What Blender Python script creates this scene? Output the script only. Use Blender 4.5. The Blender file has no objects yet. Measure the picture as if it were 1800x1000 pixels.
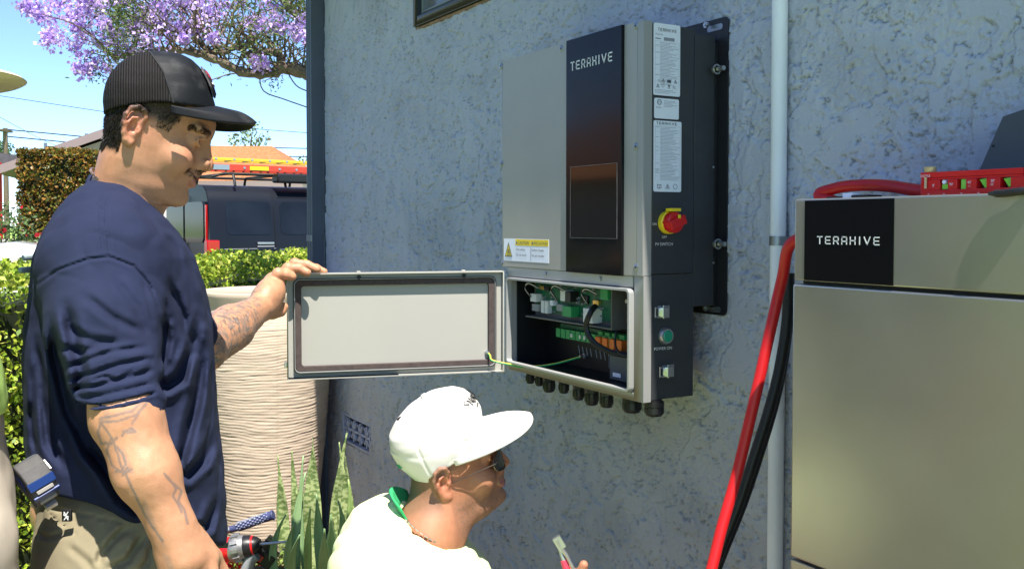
import bpy, bmesh, math, random
import numpy as np
from mathutils import Vector, Matrix
rnd = random.Random(7)
PI = math.pi
scene = bpy.context.scene
COL = scene.collection
# ------------------------------------------------------------------ camera
cam_d = bpy.data.cameras.new('camera'); cam = bpy.data.objects.new('camera', cam_d); COL.objects.link(cam)
cam.location = (0, 0, 1.5); cam.rotation_euler = (math.radians(90-1.9), 0, math.radians(59.5))
cam_d.sensor_width = 36; cam_d.lens = 34; cam_d.shift_y = -49/1800; cam_d.clip_start = .05; cam_d.clip_end = 2000
scene.camera = cam
# ------------------------------------------------------------------ sky, sun, exposure
SUN = Vector((.46, -.09, 1)).normalized()
world = bpy.data.worlds.new("World"); scene.world = world; world.use_nodes = True
wn = world.node_tree; bg = wn.nodes['Background']
sky = wn.nodes.new('ShaderNodeTexSky'); sky.sky_type = 'NISHITA'; sky.sun_disc = False
sky.sun_elevation = math.asin(SUN.z); sky.sun_rotation = math.atan2(SUN.x, SUN.y)
sky.dust_density = .0; sky.ozone_density = 5; sky.air_density = .6
wn.links.new(sky.outputs[0], bg.inputs[0]); bg.inputs[1].default_value = .14
sl = bpy.data.lights.new('sun', 'SUN'); sl.energy = 4.7; sl.angle = math.radians(.55); sl.color = (1, .95, .87)
so = bpy.data.objects.new('sun', sl); COL.objects.link(so); so.rotation_euler = (-SUN).to_track_quat('-Z', 'Y').to_euler()
vs = scene.view_settings; vs.view_transform = 'Standard'; vs.look = 'None'; vs.gamma = 1; vs.exposure = 1.15; vs.use_curve_mapping = False
try: scene.cycles.use_denoising = True
except Exception: pass
# ------------------------------------------------------------------ geometry of the picture: pixel of the photo + distance -> place
FOC = 1700.; _p = math.radians(1.9); _a = math.radians(59.5)
FH = Vector((-math.sin(_a), math.cos(_a), 0)); RT = Vector((math.cos(_a), math.sin(_a), 0)); ZU = Vector((0, 0, 1))
FW = FH*math.cos(_p)-ZU*math.sin(_p); UPV = FH*math.sin(_p)+ZU*math.cos(_p); CP = Vector((0, 0, 1.5))
def ray(px, py): return FW+RT*((px-900)/FOC)+UPV*((451-py)/FOC)
def at(px, py, t): return CP+ray(px, py)*t
def ony(px, py, y): d = ray(px, py); return CP+d*(y/d.y)
def onx(px, py, x): d = ray(px, py); return CP+d*(x/d.x)
WALL = 1.57
# ------------------------------------------------------------------ materials
MT = {}
def mat(name, col=(.5,.5,.5), rough=.5, metal=0., noise=0., nscale=20., bump=0., bscale=200., spec=.5, coat=0., sss=0., aniso=0., vcol=False,
        trans=0., emis=None, stretch=(1,1,1), detail=4, col2=None, ramp=(.35,.65), sheen=0., rn=0., alpha=1., bdist=.001, ior=1.45):
    m = bpy.data.materials.new(name); m.use_nodes = True; nt = m.node_tree; N = nt.nodes; Lk = nt.links; b = N['Principled BSDF']
    b.inputs['Base Color'].default_value = (*col, 1); b.inputs['Roughness'].default_value = rough; b.inputs['Metallic'].default_value = metal
    b.inputs['Specular IOR Level'].default_value = spec; b.inputs['Coat Weight'].default_value = coat; b.inputs['Coat Roughness'].default_value = .06
    b.inputs['Subsurface Weight'].default_value = sss; b.inputs['Subsurface Scale'].default_value = .01
    b.inputs['Subsurface Radius'].default_value = (1, .35, .2); b.inputs['Anisotropic'].default_value = aniso
    b.inputs['Transmission Weight'].default_value = trans; b.inputs['Sheen Weight'].default_value = sheen; b.inputs['Alpha'].default_value = alpha
    b.inputs['IOR'].default_value = ior
    tc = N.new('ShaderNodeTexCoord'); mp = N.new('ShaderNodeMapping'); mp.inputs['Scale'].default_value = stretch
    Lk.new(tc.outputs['Object'], mp.inputs[0])
    src = None
    if vcol:
        at_ = N.new('ShaderNodeAttribute'); at_.attribute_name = 'Col'; src = at_.outputs['Color']
    if noise > 0 or col2:
        nz = N.new('ShaderNodeTexNoise'); nz.inputs['Scale'].default_value = nscale; nz.inputs['Detail'].default_value = detail
        Lk.new(mp.outputs[0], nz.inputs['Vector'])
        if col2:
            r = N.new('ShaderNodeValToRGB'); r.color_ramp.elements[0].position = ramp[0]; r.color_ramp.elements[1].position = ramp[1]
            r.color_ramp.elements[0].color = (*col, 1); r.color_ramp.elements[1].color = (*col2, 1)
            Lk.new(nz.outputs['Fac'], r.inputs[0]); src = r.outputs[0]
        else:
            mr = N.new('ShaderNodeMapRange'); mr.inputs[1].default_value = .3; mr.inputs[2].default_value = .7
            mr.inputs[3].default_value = 1-noise; mr.inputs[4].default_value = 1+noise; Lk.new(nz.outputs['Fac'], mr.inputs[0])
            mx = N.new('ShaderNodeVectorMath'); mx.operation = 'SCALE'
            if src is None: mx.inputs[0].default_value = col
            else: Lk.new(src, mx.inputs[0])
            Lk.new(mr.outputs[0], mx.inputs['Scale']); src = mx.outputs[0]
        if rn > 0:
            m2 = N.new('ShaderNodeMapRange'); m2.inputs[1].default_value = .3; m2.inputs[2].default_value = .7
            m2.inputs[3].default_value = rough-rn; m2.inputs[4].default_value = rough+rn; Lk.new(nz.outputs['Fac'], m2.inputs[0]); Lk.new(m2.outputs[0], b.inputs['Roughness'])
    if src is not None: Lk.new(src, b.inputs['Base Color'])
    if bump > 0:
        n2 = N.new('ShaderNodeTexNoise'); n2.inputs['Scale'].default_value = bscale; n2.inputs['Detail'].default_value = 5
        Lk.new(mp.outputs[0], n2.inputs['Vector']); bp = N.new('ShaderNodeBump'); bp.inputs['Strength'].default_value = bump
        bp.inputs['Distance'].default_value = bdist; Lk.new(n2.outputs['Fac'], bp.inputs['Height']); Lk.new(bp.outputs[0], b.inputs['Normal'])
    if emis: b.inputs['Emission Color'].default_value = (*emis[0], 1); b.inputs['Emission Strength'].default_value = emis[1]
    MT[name] = m; return m
# ------------------------------------------------------------------ objects
OFF = {}
def tag(o, label=None, cat=None, group=None, kind=None):
    if label: o['label'] = label
    if cat: o['category'] = cat
    if group: o['group'] = group
    if kind: o['kind'] = kind
    return o
def thing(name, label, cat, loc=(0,0,0), group=None):
    o = bpy.data.objects.new(name, None); COL.objects.link(o); o.location = loc; o.empty_display_size = .05
    OFF[o.name] = Vector(loc); return tag(o, label, cat, group)
def link_mesh(name, me, m, parent=None, smooth=False):
    if m is not None:
        for mm in (m if isinstance(m, (list, tuple)) else [m]): me.materials.append(mm)
    if smooth: me.polygons.foreach_set('use_smooth', [True]*len(me.polygons))
    o = bpy.data.objects.new(name, me); COL.objects.link(o)
    if parent is not None: o.parent = parent; OFF[o.name] = OFF[parent.name]
    else: OFF[o.name] = Vector((0,0,0))
    return o
class MB:
    def __init__(s): s.v = []; s.f = []; s.mi = []; s.cur = 0
    def add(s, vs, fs):
        n = len(s.v); s.v += [tuple(v) for v in vs]
        for f in fs: s.f.append(tuple(n+i for i in f)); s.mi.append(s.cur)
        return s
    def box(s, x0, x1, y0, y1, z0, z1):
        return s.add([(x0,y0,z0),(x1,y0,z0),(x1,y1,z0),(x0,y1,z0),(x0,y0,z1),(x1,y0,z1),(x1,y1,z1),(x0,y1,z1)],
                     [(0,3,2,1),(4,5,6,7),(0,1,5,4),(1,2,6,5),(2,3,7,6),(3,0,4,7)])
    def obox(s, c, ax, ay, az, hx, hy, hz):   # oriented box
        c = Vector(c); v = []
        for k in (-1, 1):
            for i, j in ((-1,-1),(1,-1),(1,1),(-1,1)): v.append(c+ax*(hx*i)+ay*(hy*j)+az*(hz*k))
        return s.add(v, [(0,3,2,1),(4,5,6,7),(0,1,5,4),(1,2,6,5),(2,3,7,6),(3,0,4,7)])
    def cyl(s, p0, p1, r, n=20, r2=None, cap=True):
        p0 = Vector(p0); p1 = Vector(p1); r2 = r if r2 is None else r2; d = (p1-p0).normalized()
        a = d.orthogonal().normalized(); b = d.cross(a); v = []
        for p, q in ((p0, r), (p1, r2)):
            for i in range(n): t = 2*PI*i/n; v.append(p+(a*math.cos(t)+b*math.sin(t))*q)
        f = [(i, (i+1)%n, n+(i+1)%n, n+i) for i in range(n)]
        if cap: f += [tuple(range(n-1, -1, -1)), tuple(range(n, 2*n))]
        return s.add(v, f)
    def tube(s, pts, r, n=10, cap=True):
        pts = [Vector(p) for p in pts]; rr = r if isinstance(r, (list, tuple)) else [r]*len(pts); v = []; m = len(pts)
        d = (pts[1]-pts[0]).normalized(); a = d.orthogonal().normalized()
        for i, p in enumerate(pts):
            d = (pts[min(i+1, m-1)]-pts[max(i-1, 0)]).normalized(); a = (a-d*a.dot(d)).normalized(); b = d.cross(a)
            for j in range(n): t = 2*PI*j/n; v.append(p+(a*math.cos(t)+b*math.sin(t))*rr[i])
        f = [(i*n+j, i*n+(j+1)%n, (i+1)*n+(j+1)%n, (i+1)*n+j) for i in range(m-1) for j in range(n)]
        if cap: f += [tuple(range(n-1, -1, -1)), tuple(range((m-1)*n, m*n))]
        return s.add(v, f)
    def lathe(s, c, prof, n=48, ax=None):     # prof: (radius, height)
        c = Vector(c); ax = Vector(ax or (0,0,1)).normalized(); a = ax.orthogonal().normalized(); b = ax.cross(a); v = []
        for r, h in prof:
            for j in range(n): t = 2*PI*j/n; v.append(c+ax*h+(a*math.cos(t)+b*math.sin(t))*r)
        m = len(prof); f = [(i*n+j, i*n+(j+1)%n, (i+1)*n+(j+1)%n, (i+1)*n+j) for i in range(m-1) for j in range(n)]
        f += [tuple(range(n-1, -1, -1)), tuple(range((m-1)*n, m*n))]
        return s.add(v, f)
    def prism(s, poly, o, ax, ay, az, h):     # polygon in ax/ay plane, extruded h along az
        o = Vector(o); n = len(poly)
        v = [o+ax*p[0]+ay*p[1] for p in poly]+[o+ax*p[0]+ay*p[1]+az*h for p in poly]
        f = [tuple(range(n-1, -1, -1)), tuple(range(n, 2*n))]+[(i, (i+1)%n, n+(i+1)%n, n+i) for i in range(n)]
        return s.add(v, f)
    def quad(s, a, b, c, d): return s.add([a,b,c,d], [(0,1,2,3)])
    def stroke(s, pts, w, o, ax, ay, az, h=.0004):   # flat stroke line of width w on a face
        o = Vector(o)
        for (x0,y0),(x1,y1) in zip(pts[:-1], pts[1:]):
            L = math.hypot(x1-x0, y1-y0) or 1e-6; dx = (x1-x0)/L*w/2; dy = (y1-y0)/L*w/2
            q = [(x0-dx+dy, y0-dy-dx),(x1+dx+dy, y1+dy-dx),(x1+dx-dy, y1+dy+dx),(x0-dx-dy, y0-dy+dx)]
            s.prism(q, o, ax, ay, az, h)
        return s
    def text(s, body, size, o, ax, ay, az, lift=.0004, align='LEFT'):
        cu = bpy.data.curves.new('t', 'FONT'); cu.body = body; cu.size = size; cu.align_x = align; cu.fill_mode = 'FRONT'; cu.resolution_u = 3
        ob = bpy.data.objects.new('t', cu); COL.objects.link(ob); dg = bpy.context.evaluated_depsgraph_get()
        me = bpy.data.meshes.new_from_object(ob.evaluated_get(dg)); o = Vector(o)
        s.add([o+ax*v.co.x+ay*v.co.y+az*lift for v in me.vertices], [tuple(p.vertices) for p in me.polygons])
        bpy.data.objects.remove(ob); bpy.data.curves.remove(cu); bpy.data.meshes.remove(me); return s
    def build(s, name, m, parent=None, smooth=False, bevel=0, seg=2, auto=None, label=None):
        off = OFF[parent.name] if parent is not None else Vector((0,0,0))
        me = bpy.data.meshes.new(name); me.from_pydata([(v[0]-off.x, v[1]-off.y, v[2]-off.z) for v in s.v], [], s.f)
        if any(s.mi): me.polygons.foreach_set('material_index', s.mi)
        if bevel:
            b = bmesh.new(); b.from_mesh(me); bmesh.ops.remove_doubles(b, verts=b.verts, dist=1e-6); bmesh.ops.recalc_face_normals(b, faces=b.faces)
            es = [e for e in b.edges if len(e.link_faces) == 2 and e.calc_face_angle(0) > .6]
            bmesh.ops.bevel(b, geom=es, offset=bevel, segments=seg, profile=.5, affect='EDGES', clamp_overlap=True); b.to_mesh(me); b.free()
        me.validate(); me.update()
        if smooth or bevel:
            me.polygons.foreach_set('use_smooth', [True]*len(me.polygons))
            if auto is None: auto = 35 if not bevel else 22
            try: me.set_sharp_from_angle(angle=math.radians(auto))
            except Exception: pass
        o = link_mesh(name, me, m, parent)
        if label: o['label'] = label
        return o
def np_mesh(name, V, Fq, m, parent=None, smooth=True, cols=None):
    off = OFF[parent.name] if parent is not None else Vector((0,0,0))
    V = np.asarray(V, dtype=np.float32)-np.array(off, dtype=np.float32); Fq = np.asarray(Fq, dtype=np.int32); k = Fq.shape[1]
    me = bpy.data.meshes.new(name); me.vertices.add(len(V)); me.vertices.foreach_set('co', V.ravel())
    me.loops.add(Fq.size); me.loops.foreach_set('vertex_index', Fq.ravel()); me.polygons.add(len(Fq))
    me.polygons.foreach_set('loop_start', np.arange(0, Fq.size, k, dtype=np.int32))
    me.polygons.foreach_set('loop_total', np.full(len(Fq), k, dtype=np.int32)); me.update(calc_edges=True)
    if smooth: me.polygons.foreach_set('use_smooth', np.ones(len(Fq), dtype=bool))
    if cols is not None:
        a = me.color_attributes.new('Col', 'FLOAT_COLOR', 'POINT'); c = np.ones((len(V), 4), dtype=np.float32); c[:, :3] = cols
        a.data.foreach_set('color', c.ravel())
    return link_mesh(name, me, m, parent)
def spline(pts, n=8):                       # Catmull-Rom through points
    P = [Vector(p) for p in pts]; P = [P[0]*2-P[1]]+P+[P[-1]*2-P[-2]]; out = []
    for i in range(1, len(P)-2):
        for k in range(n):
            t = k/n; out.append(.5*((2*P[i])+(P[i+1]-P[i-1])*t+(2*P[i-1]-5*P[i]+4*P[i+1]-P[i+2])*t*t+(3*P[i]-P[i-1]-3*P[i+1]+P[i+2])*t**3))
    return out+[P[-2]]
# ------------------------------------------------------------------ numpy noise
_pr = np.random.RandomState(3); _perm = np.tile(_pr.permutation(256), 3); _g = _pr.normal(size=(256, 3)); _g /= np.linalg.norm(_g, axis=1)[:, None]
def perlin(P):
    P = np.asarray(P, dtype=float); i = np.floor(P).astype(int); f = P-i; i &= 255; u = f*f*f*(f*(f*6-15)+10); r = 0
    for dx in (0, 1):
        for dy in (0, 1):
            for dz in (0, 1):
                h = _perm[_perm[_perm[(i[..., 0]+dx) & 255]+((i[..., 1]+dy) & 255)]+((i[..., 2]+dz) & 255)]
                g = _g[h]; w = (u[..., 0] if dx else 1-u[..., 0])*(u[..., 1] if dy else 1-u[..., 1])*(u[..., 2] if dz else 1-u[..., 2])
                r = r+w*(g[..., 0]*(f[..., 0]-dx)+g[..., 1]*(f[..., 1]-dy)+g[..., 2]*(f[..., 2]-dz))
    return r*1.6
def fbm(P, o=4, s=0):
    r = 0; a = 1; P = np.asarray(P, dtype=float)+s*17.3
    for k in range(o): r = r+a*perlin(P); P = P*2.03+5.1; a *= .5
    return r
def sstep(a, b, x): t = np.clip((x-a)/(b-a), 0, 1); return t*t*(3-2*t)
# ================================================================== MATERIALS
mat('silver', (.34,.335,.32), .5, .25, noise=.03, nscale=6, bump=.03, bscale=900, rn=.03)
mat('silver_edge', (.42,.42,.40), .45, .3, noise=.03, nscale=8)
mat('steel_front', (.39,.375,.34), .46, .35, spec=.35, noise=.05, nscale=7, bump=.02, bscale=1200, aniso=.3, rn=.03)
mat('door_grey', (.40,.39,.345), .5, 0, noise=.02, nscale=5, bump=.05, bscale=900)
mat('housing_dark', (.055,.058,.064), .5, .35, noise=.08, nscale=12, bump=.15, bscale=1400)
mat('plate_black', (.012,.012,.014), .45, 0, bump=.1, bscale=900)
mat('glass_black', (.008,.008,.009), .16, 0, spec=.2, noise=.25, nscale=9, rn=.05)
mat('screen_black', (.010,.008,.007), .06, 0, spec=.45)
mat('gasket', (.012,.012,.012), .5, bump=.3, bscale=300)
mat('foam_brown', (.075,.055,.05), .85, bump=.5, bscale=600, noise=.2, nscale=80)
mat('chrome', (.52,.52,.52), .34, .9, noise=.05, nscale=60)
mat('black_plastic', (.012,.012,.013), .38, bump=.1, bscale=300)
mat('white_print', (.75,.75,.75), .6)
mat('label_white', (.78,.80,.88), .35, spec=.5)
mat('label_ink', (.10,.11,.14), .6)
mat('label_grey', (.38,.40,.46), .6)
mat('yellow', (.85,.62,.02), .4)
mat('red_plastic', (.62,.01,.012), .33, coat=.2)
mat('pcb', (.01,.13,.06), .4, noise=.35, nscale=70, detail=8, bump=.2, bscale=300)
mat('term_green', (.03,.28,.09), .45)
mat('term_orange', (.75,.16,.02), .45)
mat('white_plastic', (.68,.68,.66), .4)
mat('grey_plastic', (.25,.26,.27), .45)
mat('brass', (.75,.5,.13), .3, .9)
mat('button_green', (.01,.27,.16), .3, coat=.3)
mat('cable_red', (.55,.012,.015), .38, noise=.06, nscale=30, bump=.05, bscale=100)
mat('cable_black', (.012,.012,.012), .42, bump=.05, bscale=100)
mat('wire_green', (.02,.42,.12), .4)
mat('wire_yellow', (.75,.7,.05), .4)
mat('pvc', (.78,.78,.80), .38, noise=.09, nscale=22, bump=.04, bscale=60, stretch=(1,1,.2))
mat('galv', (.35,.37,.4), .4, .9, noise=.15, nscale=40)
mat('trim_dark', (.085,.10,.125), .5, noise=.08, nscale=8)
mat('trim_light', (.19,.21,.23), .5, noise=.08, nscale=8)
mat('window_frame', (.03,.036,.042), .45, bump=.1, bscale=80)
mat('wood_rot', (.28,.17,.12), .85, noise=.3, nscale=40)
mat('pane', (.13,.12,.115), .2, 0, coat=.4, noise=.6, nscale=9, detail=7, rn=.08)
mat('slab_grey', (.075,.085,.10), .6, noise=.08, nscale=7)
mat('vial', (.25,.75,.08), .1, coat=.5)
mat('glass_clear', (.8,.9,.85), .05, trans=.9)
mat('eave_wood', (.35,.38,.42), .7, noise=.08, nscale=5)
mat('roof_shingle', (.14,.12,.11), .9, noise=.3, nscale=20, bump=.5, bscale=40)
AX = Vector((1,0,0)); AY = Vector((0,1,0)); AZ = Vector((0,0,1))
# stucco: paint colour over real relief
m = mat('stucco', (.245,.285,.35), .72, bump=.9, bscale=260, vcol=True, bdist=.0022, noise=.05, nscale=3)
# ================================================================== STUCCO HOUSE
HX0, HX1, HZ = -4.40, 3.0, 2.86
house = thing('stucco_house', 'blue-grey stucco house wall carrying the open inverter box', 'house', (HX0, WALL, 0))
def stucco():
    xs = [HX0]
    while xs[-1] < HX1:
        x = xs[-1]; t = .8+.862*abs(min(x, 0)); d = .00145*t*(1.25 if x < -1 else 1) if x < -.35 else .05
        xs.append(x+max(d, .0022))
    zs = [0.0]
    while zs[-1] < HZ: z = zs[-1]; zs.append(z+(.0028 if .72 < z < 2.42 else (.004 if z < .8 else .03)))
    xs = np.array(xs); zs = np.array(zs); X, Z = np.meshgrid(xs, zs)
    P = np.stack([X, np.zeros_like(X), Z], -1)
    w = fbm(P*9, 3, 1)*.045; P2 = P+np.stack([w, w*0, fbm(P*9+30, 3, 2)*.045], -1)
    n = fbm(P2*np.array([15, 1, 11]), 4, 3)+.17*fbm(P*60, 3, 4)     # trowelled plateaus with torn, crinkly outlines
    n2 = fbm(P2*np.array([34, 1, 26]), 3, 5)+.18*fbm(P*95, 2, 6)
    big = sstep(-.035, .02, n)*.0042; mid = sstep(.26, .31, n2)*.0018*sstep(.0, .05, n)
    low_ = 1-sstep(-.05, .03, n)
    rough = (fbm(P*64, 2, 13)*.0017+fbm(P*125, 2, 14)*.0015+sstep(.05, .12, n2)*.0024)*(low_*.9+.1)
    edge = (np.exp(-((n+.035)/.03)**2)*sstep(-.25, .1, fbm(P*48, 2, 7))+.8*np.exp(-((n2-.29)/.03)**2)*sstep(-.1, .2, fbm(P*60, 2, 8)))*-.0040
    pits = -sstep(.50, .66, fbm(P*np.array([80, 1, 70]), 2, 9))*.0030*sstep(-.35, .35, fbm(P*5, 2, 11))
    h = big+mid+edge+pits+rough
    V = np.stack([X, WALL-h, Z], -1).reshape(-1, 3); nx, nz = len(xs), len(zs)
    i = np.arange(nx-1)[None, :]+np.arange(nz-1)[:, None]*nx
    F = np.stack([i, i+1, i+1+nx, i+nx], -1)
    xc = (X[:-1, :-1]+X[1:, 1:])/2; zc = (Z[:-1, :-1]+Z[1:, 1:])/2
    keep = ~((xc > WX0) & (xc < WX1) & (zc > WZ0) & (zc < WZ1)) & ~((xc > VX0) & (xc < VX1) & (zc > VZ0) & (zc < VZ1))
    base = np.array([.43,.445,.515]); low = np.array([.445,.445,.46])   # low: warmer light bounced off the ground, put into the wall colour
    k = sstep(1.5, .7, Z+.25*fbm(P*2, 3, 15))[..., None]
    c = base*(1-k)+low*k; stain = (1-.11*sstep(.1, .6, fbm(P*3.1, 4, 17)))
    crevice_shade = 1-.38*sstep(-.0006, -.0040, edge+pits+np.minimum(rough, 0)*.8)  # shade of the crevices, pits and hollows painted into the wall colour
    c = c*(stain*crevice_shade)[..., None]
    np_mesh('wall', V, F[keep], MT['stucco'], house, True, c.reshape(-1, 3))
WX0, WX1, WZ0, WZ1 = -3.377, -2.0, 2.247, 2.80
VX0, VX1, VZ0, VZ1 = -4.19, -3.86, .51, .645
stucco()
b = MB(); b.box(HX0, HX1, WALL+.05, WALL+6, 0, HZ); b.box(HX0, HX0+.004, WALL, WALL+.05, 0, HZ); b.build('inner_wall', mat('stucco_plain', (.38,.40,.49), .8, noise=.06, nscale=4, bump=.8, bscale=40, bdist=.01), house)
# roof, eave
b = MB(); b.box(HX0-.4, HX1+.4, 1.255, WALL+6.3, 2.87, 2.89); b.build('eave_soffit', MT['eave_wood'], house)
b = MB(); b.box(HX0-.4, HX1+.4, 1.2275, 1.2525, 2.80, 2.94); b.build('fascia', MT['trim_dark'], house, bevel=.003)
b = MB(); b.add([(HX0-.42,1.225,2.945),(HX1+.42,1.225,2.945),(HX1+.42,4.6,4.3),(HX0-.42,4.6,4.3),(HX0-.42,8,2.945),(HX1+.42,8,2.945)], [(0,1,2,3),(3,2,5,4),(0,3,4),(1,5,2)]); b.build('roof', MT['roof_shingle'], house)
# window
win = MB(); fr = .036; d0, d1 = WALL-.018, WALL+.045
win.box(WX0, WX0+fr, d0, d1, WZ0, WZ1); win.box(WX1-fr, WX1, d0, d1, WZ0, WZ1); win.box(WX0+fr, WX1-fr, d0, d1, WZ0, WZ0+fr); win.box(WX0+fr, WX1-fr, d0, d1, WZ1-fr, WZ1)
wo = win.build('window', MT['window_frame'], house, bevel=.003)
b = MB(); f2 = .02
for q in ((WX0+fr+.002, WX0+fr+f2, WZ0+fr+.002, WZ1-fr-.002), (WX0+fr+f2, WX1-fr-.004, WZ0+fr+.002, WZ0+fr+f2)): b.box(q[0], q[1], WALL, WALL+.03, q[2], q[3])
b.build('sash', MT['trim_light'], wo, bevel=.002)
b = MB(); b.box(WX0+fr+f2, WX1-fr, WALL+.022, WALL+.028, WZ0+fr+f2, WZ1-fr); b.build('pane', MT['pane'], wo)
b = MB()
pts = [(WX0+.0+i*.02) for i in range(int((WX1-WX0)/.02))]
for x in pts: b.box(x, x+.0203, WALL-.006-.004*abs(perlin(np.array([x*9, 1., 0]))), WALL+.02, WZ0-.010-.008*abs(perlin(np.array([x*14, 0., 0]))), WZ0-.002)
b.build('sill', MT['wood_rot'], wo)
# foundation vent with star pattern
b = MB(); t = .012; b.box(VX0, VX1, WALL-.004, WALL+.02, VZ0, VZ0+t); b.box(VX0, VX1, WALL-.004, WALL+.02, VZ1-t, VZ1)
b.box(VX0, VX0+t, WALL-.004, WALL+.02, VZ0+t, VZ1-t); b.box(VX1-t, VX1, WALL-.004, WALL+.02, VZ0+t, VZ1-t)
vt = b.build('vent', MT['stucco_plain'], house, bevel=.002)
b = MB(); nc = 4; cw = (VX1-VX0-2*t)/nc
for i in range(nc):
    cx = VX0+t+cw*(i+.5); cz = (VZ0+VZ1)/2; r = cw/2
    for k in range(8):
        a = PI*k/4+.001; hh = (VZ1-VZ0)/2-t
        b.obox((cx+math.cos(a)*r*.5, WALL+.006, cz+math.sin(a)*hh*.5), Vector((math.cos(a)*r, 0, math.sin(a)*hh)).normalized(), AY, Vector((-math.sin(a), 0, math.cos(a))), r*.5, .006, .005)
    b.lathe((cx, WALL+.012, cz), [(.012, -.006), (.012, .006)], 12, (0,1,0))
b.build('grille', MT['stucco_plain'], vt)
b = MB(); b.box(VX0+.003, VX1-.003, WALL+.03, WALL+.04, VZ0+.003, VZ1-.003); b.build('screen', MT['gasket'], vt)
# downspout on the corner
ds = thing('downspout', 'dark blue-grey ribbed downspout running up the house corner', 'downspout', (-4.44, WALL, 0))
b = MB(); x0, x1 = -4.478, -4.402
prof = [(0,0),(.012,0),(.014,-.004),(.022,-.004),(.024,0),(.040,0),(.042,-.004),(.050,-.004),(.052,0),(.074,0),(.074,.058),(.071,.06),(0,.06)]
b.prism([(x0+p[0]-0, WALL-.068+p[1]) for p in prof], (0,0,.05), AX, AY, AZ, 2.74); b.build('pipe', MT['trim_dark'], ds, bevel=.0015)
b = MB(); b.box(-4.490, -4.479, WALL-.055, WALL+.03, .0, 2.78); b.build('corner_strip', MT['trim_light'], ds)
for z in (1.42, 2.6, .5): b = MB(); b.box(-4.4785, -4.4005, WALL-.0705, WALL-.0685, z, z+.03); b.build('strap', MT['trim_light'], ds)
# ================================================================== INVERTER
IX0, IX1, IY, IZT, IZS, IZB = -2.3375, -1.705, 1.341, 1.951, 1.388, 1.101
inv = thing('inverter_cabinet', 'large grey and black wall-mounted inverter with its lower door swung open', 'inverter', ((IX0+IX1)/2, WALL, IZB))
# housing sides (dark), set 3 mm inside the front frame
b = MB(); b.box(IX0+.004, IX1-.0006, IY+.0265, 1.49, IZS, IZT-.004); b.build('upper_housing', MT['housing_dark'], inv, bevel=.003)
# lower housing as a hollow tray open towards the front
ly0 = IY+.004; w = .012
mat('interior_black', (.004,.0045,.006), .5, bump=.1, bscale=900)
b = MB(); b.box(IX0+.030, IX1-.0006, 1.47, 1.49, IZB+.004, IZS)                           # back
b.box(IX1-w, IX1-.0006, ly0+.022, 1.47, IZB+.004, IZS-.001); b.box(IX0+.030, IX0+.030+w, ly0+.022, 1.47, IZB+.004, IZS-.001)
b.box(IX0+.030+w, IX1-w, ly0+.022, 1.47, IZB+.004, IZB+.016); b.box(IX0+.030+w, IX1-w, ly0+.022, 1.47, IZS-.012, IZS-.001)
b.build('lower_housing', MT['housing_dark'], inv)
b = MB(); b.box(IX0+.0425, IX1-.0125, 1.4665, 1.4693, IZB+.0165, IZS-.0125); b.box(IX0+.0425, IX0+.0445, ly0+.024, 1.466, IZB+.0165, IZS-.0125); b.box(IX1-.0145, IX1-.0125, ly0+.024, 1.466, IZB+.0165, IZS-.0125); b.box(IX0+.045, IX1-.015, ly0+.024, 1.466, IZB+.0165, IZB+.0185); b.box(IX0+.045, IX1-.015, ly0+.024, 1.466, IZS-.0145, IZS-.0125)
b.build('inner_lining', MT['interior_black'], inv)
# sunlit grey wrap of the front frame
b = MB(); b.box(IX1-.022, IX1, IY, IY+.026, IZS-.004, IZT); b.box(IX0, IX1-.022, IY+.003, IY+.026, IZT-.012, IZT); b.box(IX0, IX0+.01, IY+.003, IY+.026, IZS, IZT-.012)
b.build('cover_frame', MT['silver'], inv, bevel=.0018)
b = MB(); b.box(IX0+.0102, -2.0025, IY, IY+.02, IZS-.004, IZT-.0002); b.box(-1.7745, IX1-.0222, IY, IY+.02, IZS-.004, IZT-.0002)
fcv = b.build('front_cover', MT['steel_front'], inv, bevel=.0012)
b = MB(); b.box(-2.002, -1.775, IY-.007, IY+.018, IZS-.006, IZT+.001); gp = b.build('glass_panel', MT['glass_black'], inv, bevel=.0015)
b = MB(); s0, s1 = -1.9800, -1.7905; b.box(s0, s1, IY-.0078, IY-.0072, 1.468, 1.640); b.build('display', MT['screen_black'], gp)
b = MB()
for q in ((s0-.001, s1+.001, 1.640, 1.6412), (s0-.001, s1+.001, 1.4668, 1.468), (s0-.0012, s0, 1.468, 1.640), (s1, s1+.0012, 1.468, 1.640)): b.box(q[0], q[1], IY-.0082, IY-.0070, q[2], q[3])
b.build('display_rim', mat('rim', (.10,.10,.10), .25, noise=.3, nscale=50), gp)
GL = {'T': [[(0,1),(1,1)],[(.5,1),(.5,0)]], 'E': [[(1,1),(0,1),(0,0),(1,0)],[(0,.5),(.9,.5)]], 'R': [[(0,0),(0,1),(1,1),(1,.42),(0,.42)],[(.6,.42),(1,0)]],
      'A': [[(0,0),(0,.85),(.15,1),(.85,1),(1,.85),(1,0)],[(0,.38),(1,.38)]], 'H': [[(0,0),(0,1)],[(1,0),(1,1)],[(0,.5),(1,.5)]], 'I': [[(0,0),(0,1)]], 'V': [[(0,1),(.5,0),(1,1)]]}
def logo(mb, o, ax, ay, az, width, height, sw):
    adv = [.8,.8,.8,.8,.8,.25,.95,.8]; tot = sum(adv)+.62*7; k = width/tot; x = 0
    for ch, a in zip('TERAHIVE', adv):
        for st in GL[ch]: mb.stroke([((x+(p[0] if ch != 'I' else .5)*a)*k, p[1]*height) for p in st], sw, o, ax, ay, az)
        x += a+.62
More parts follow.
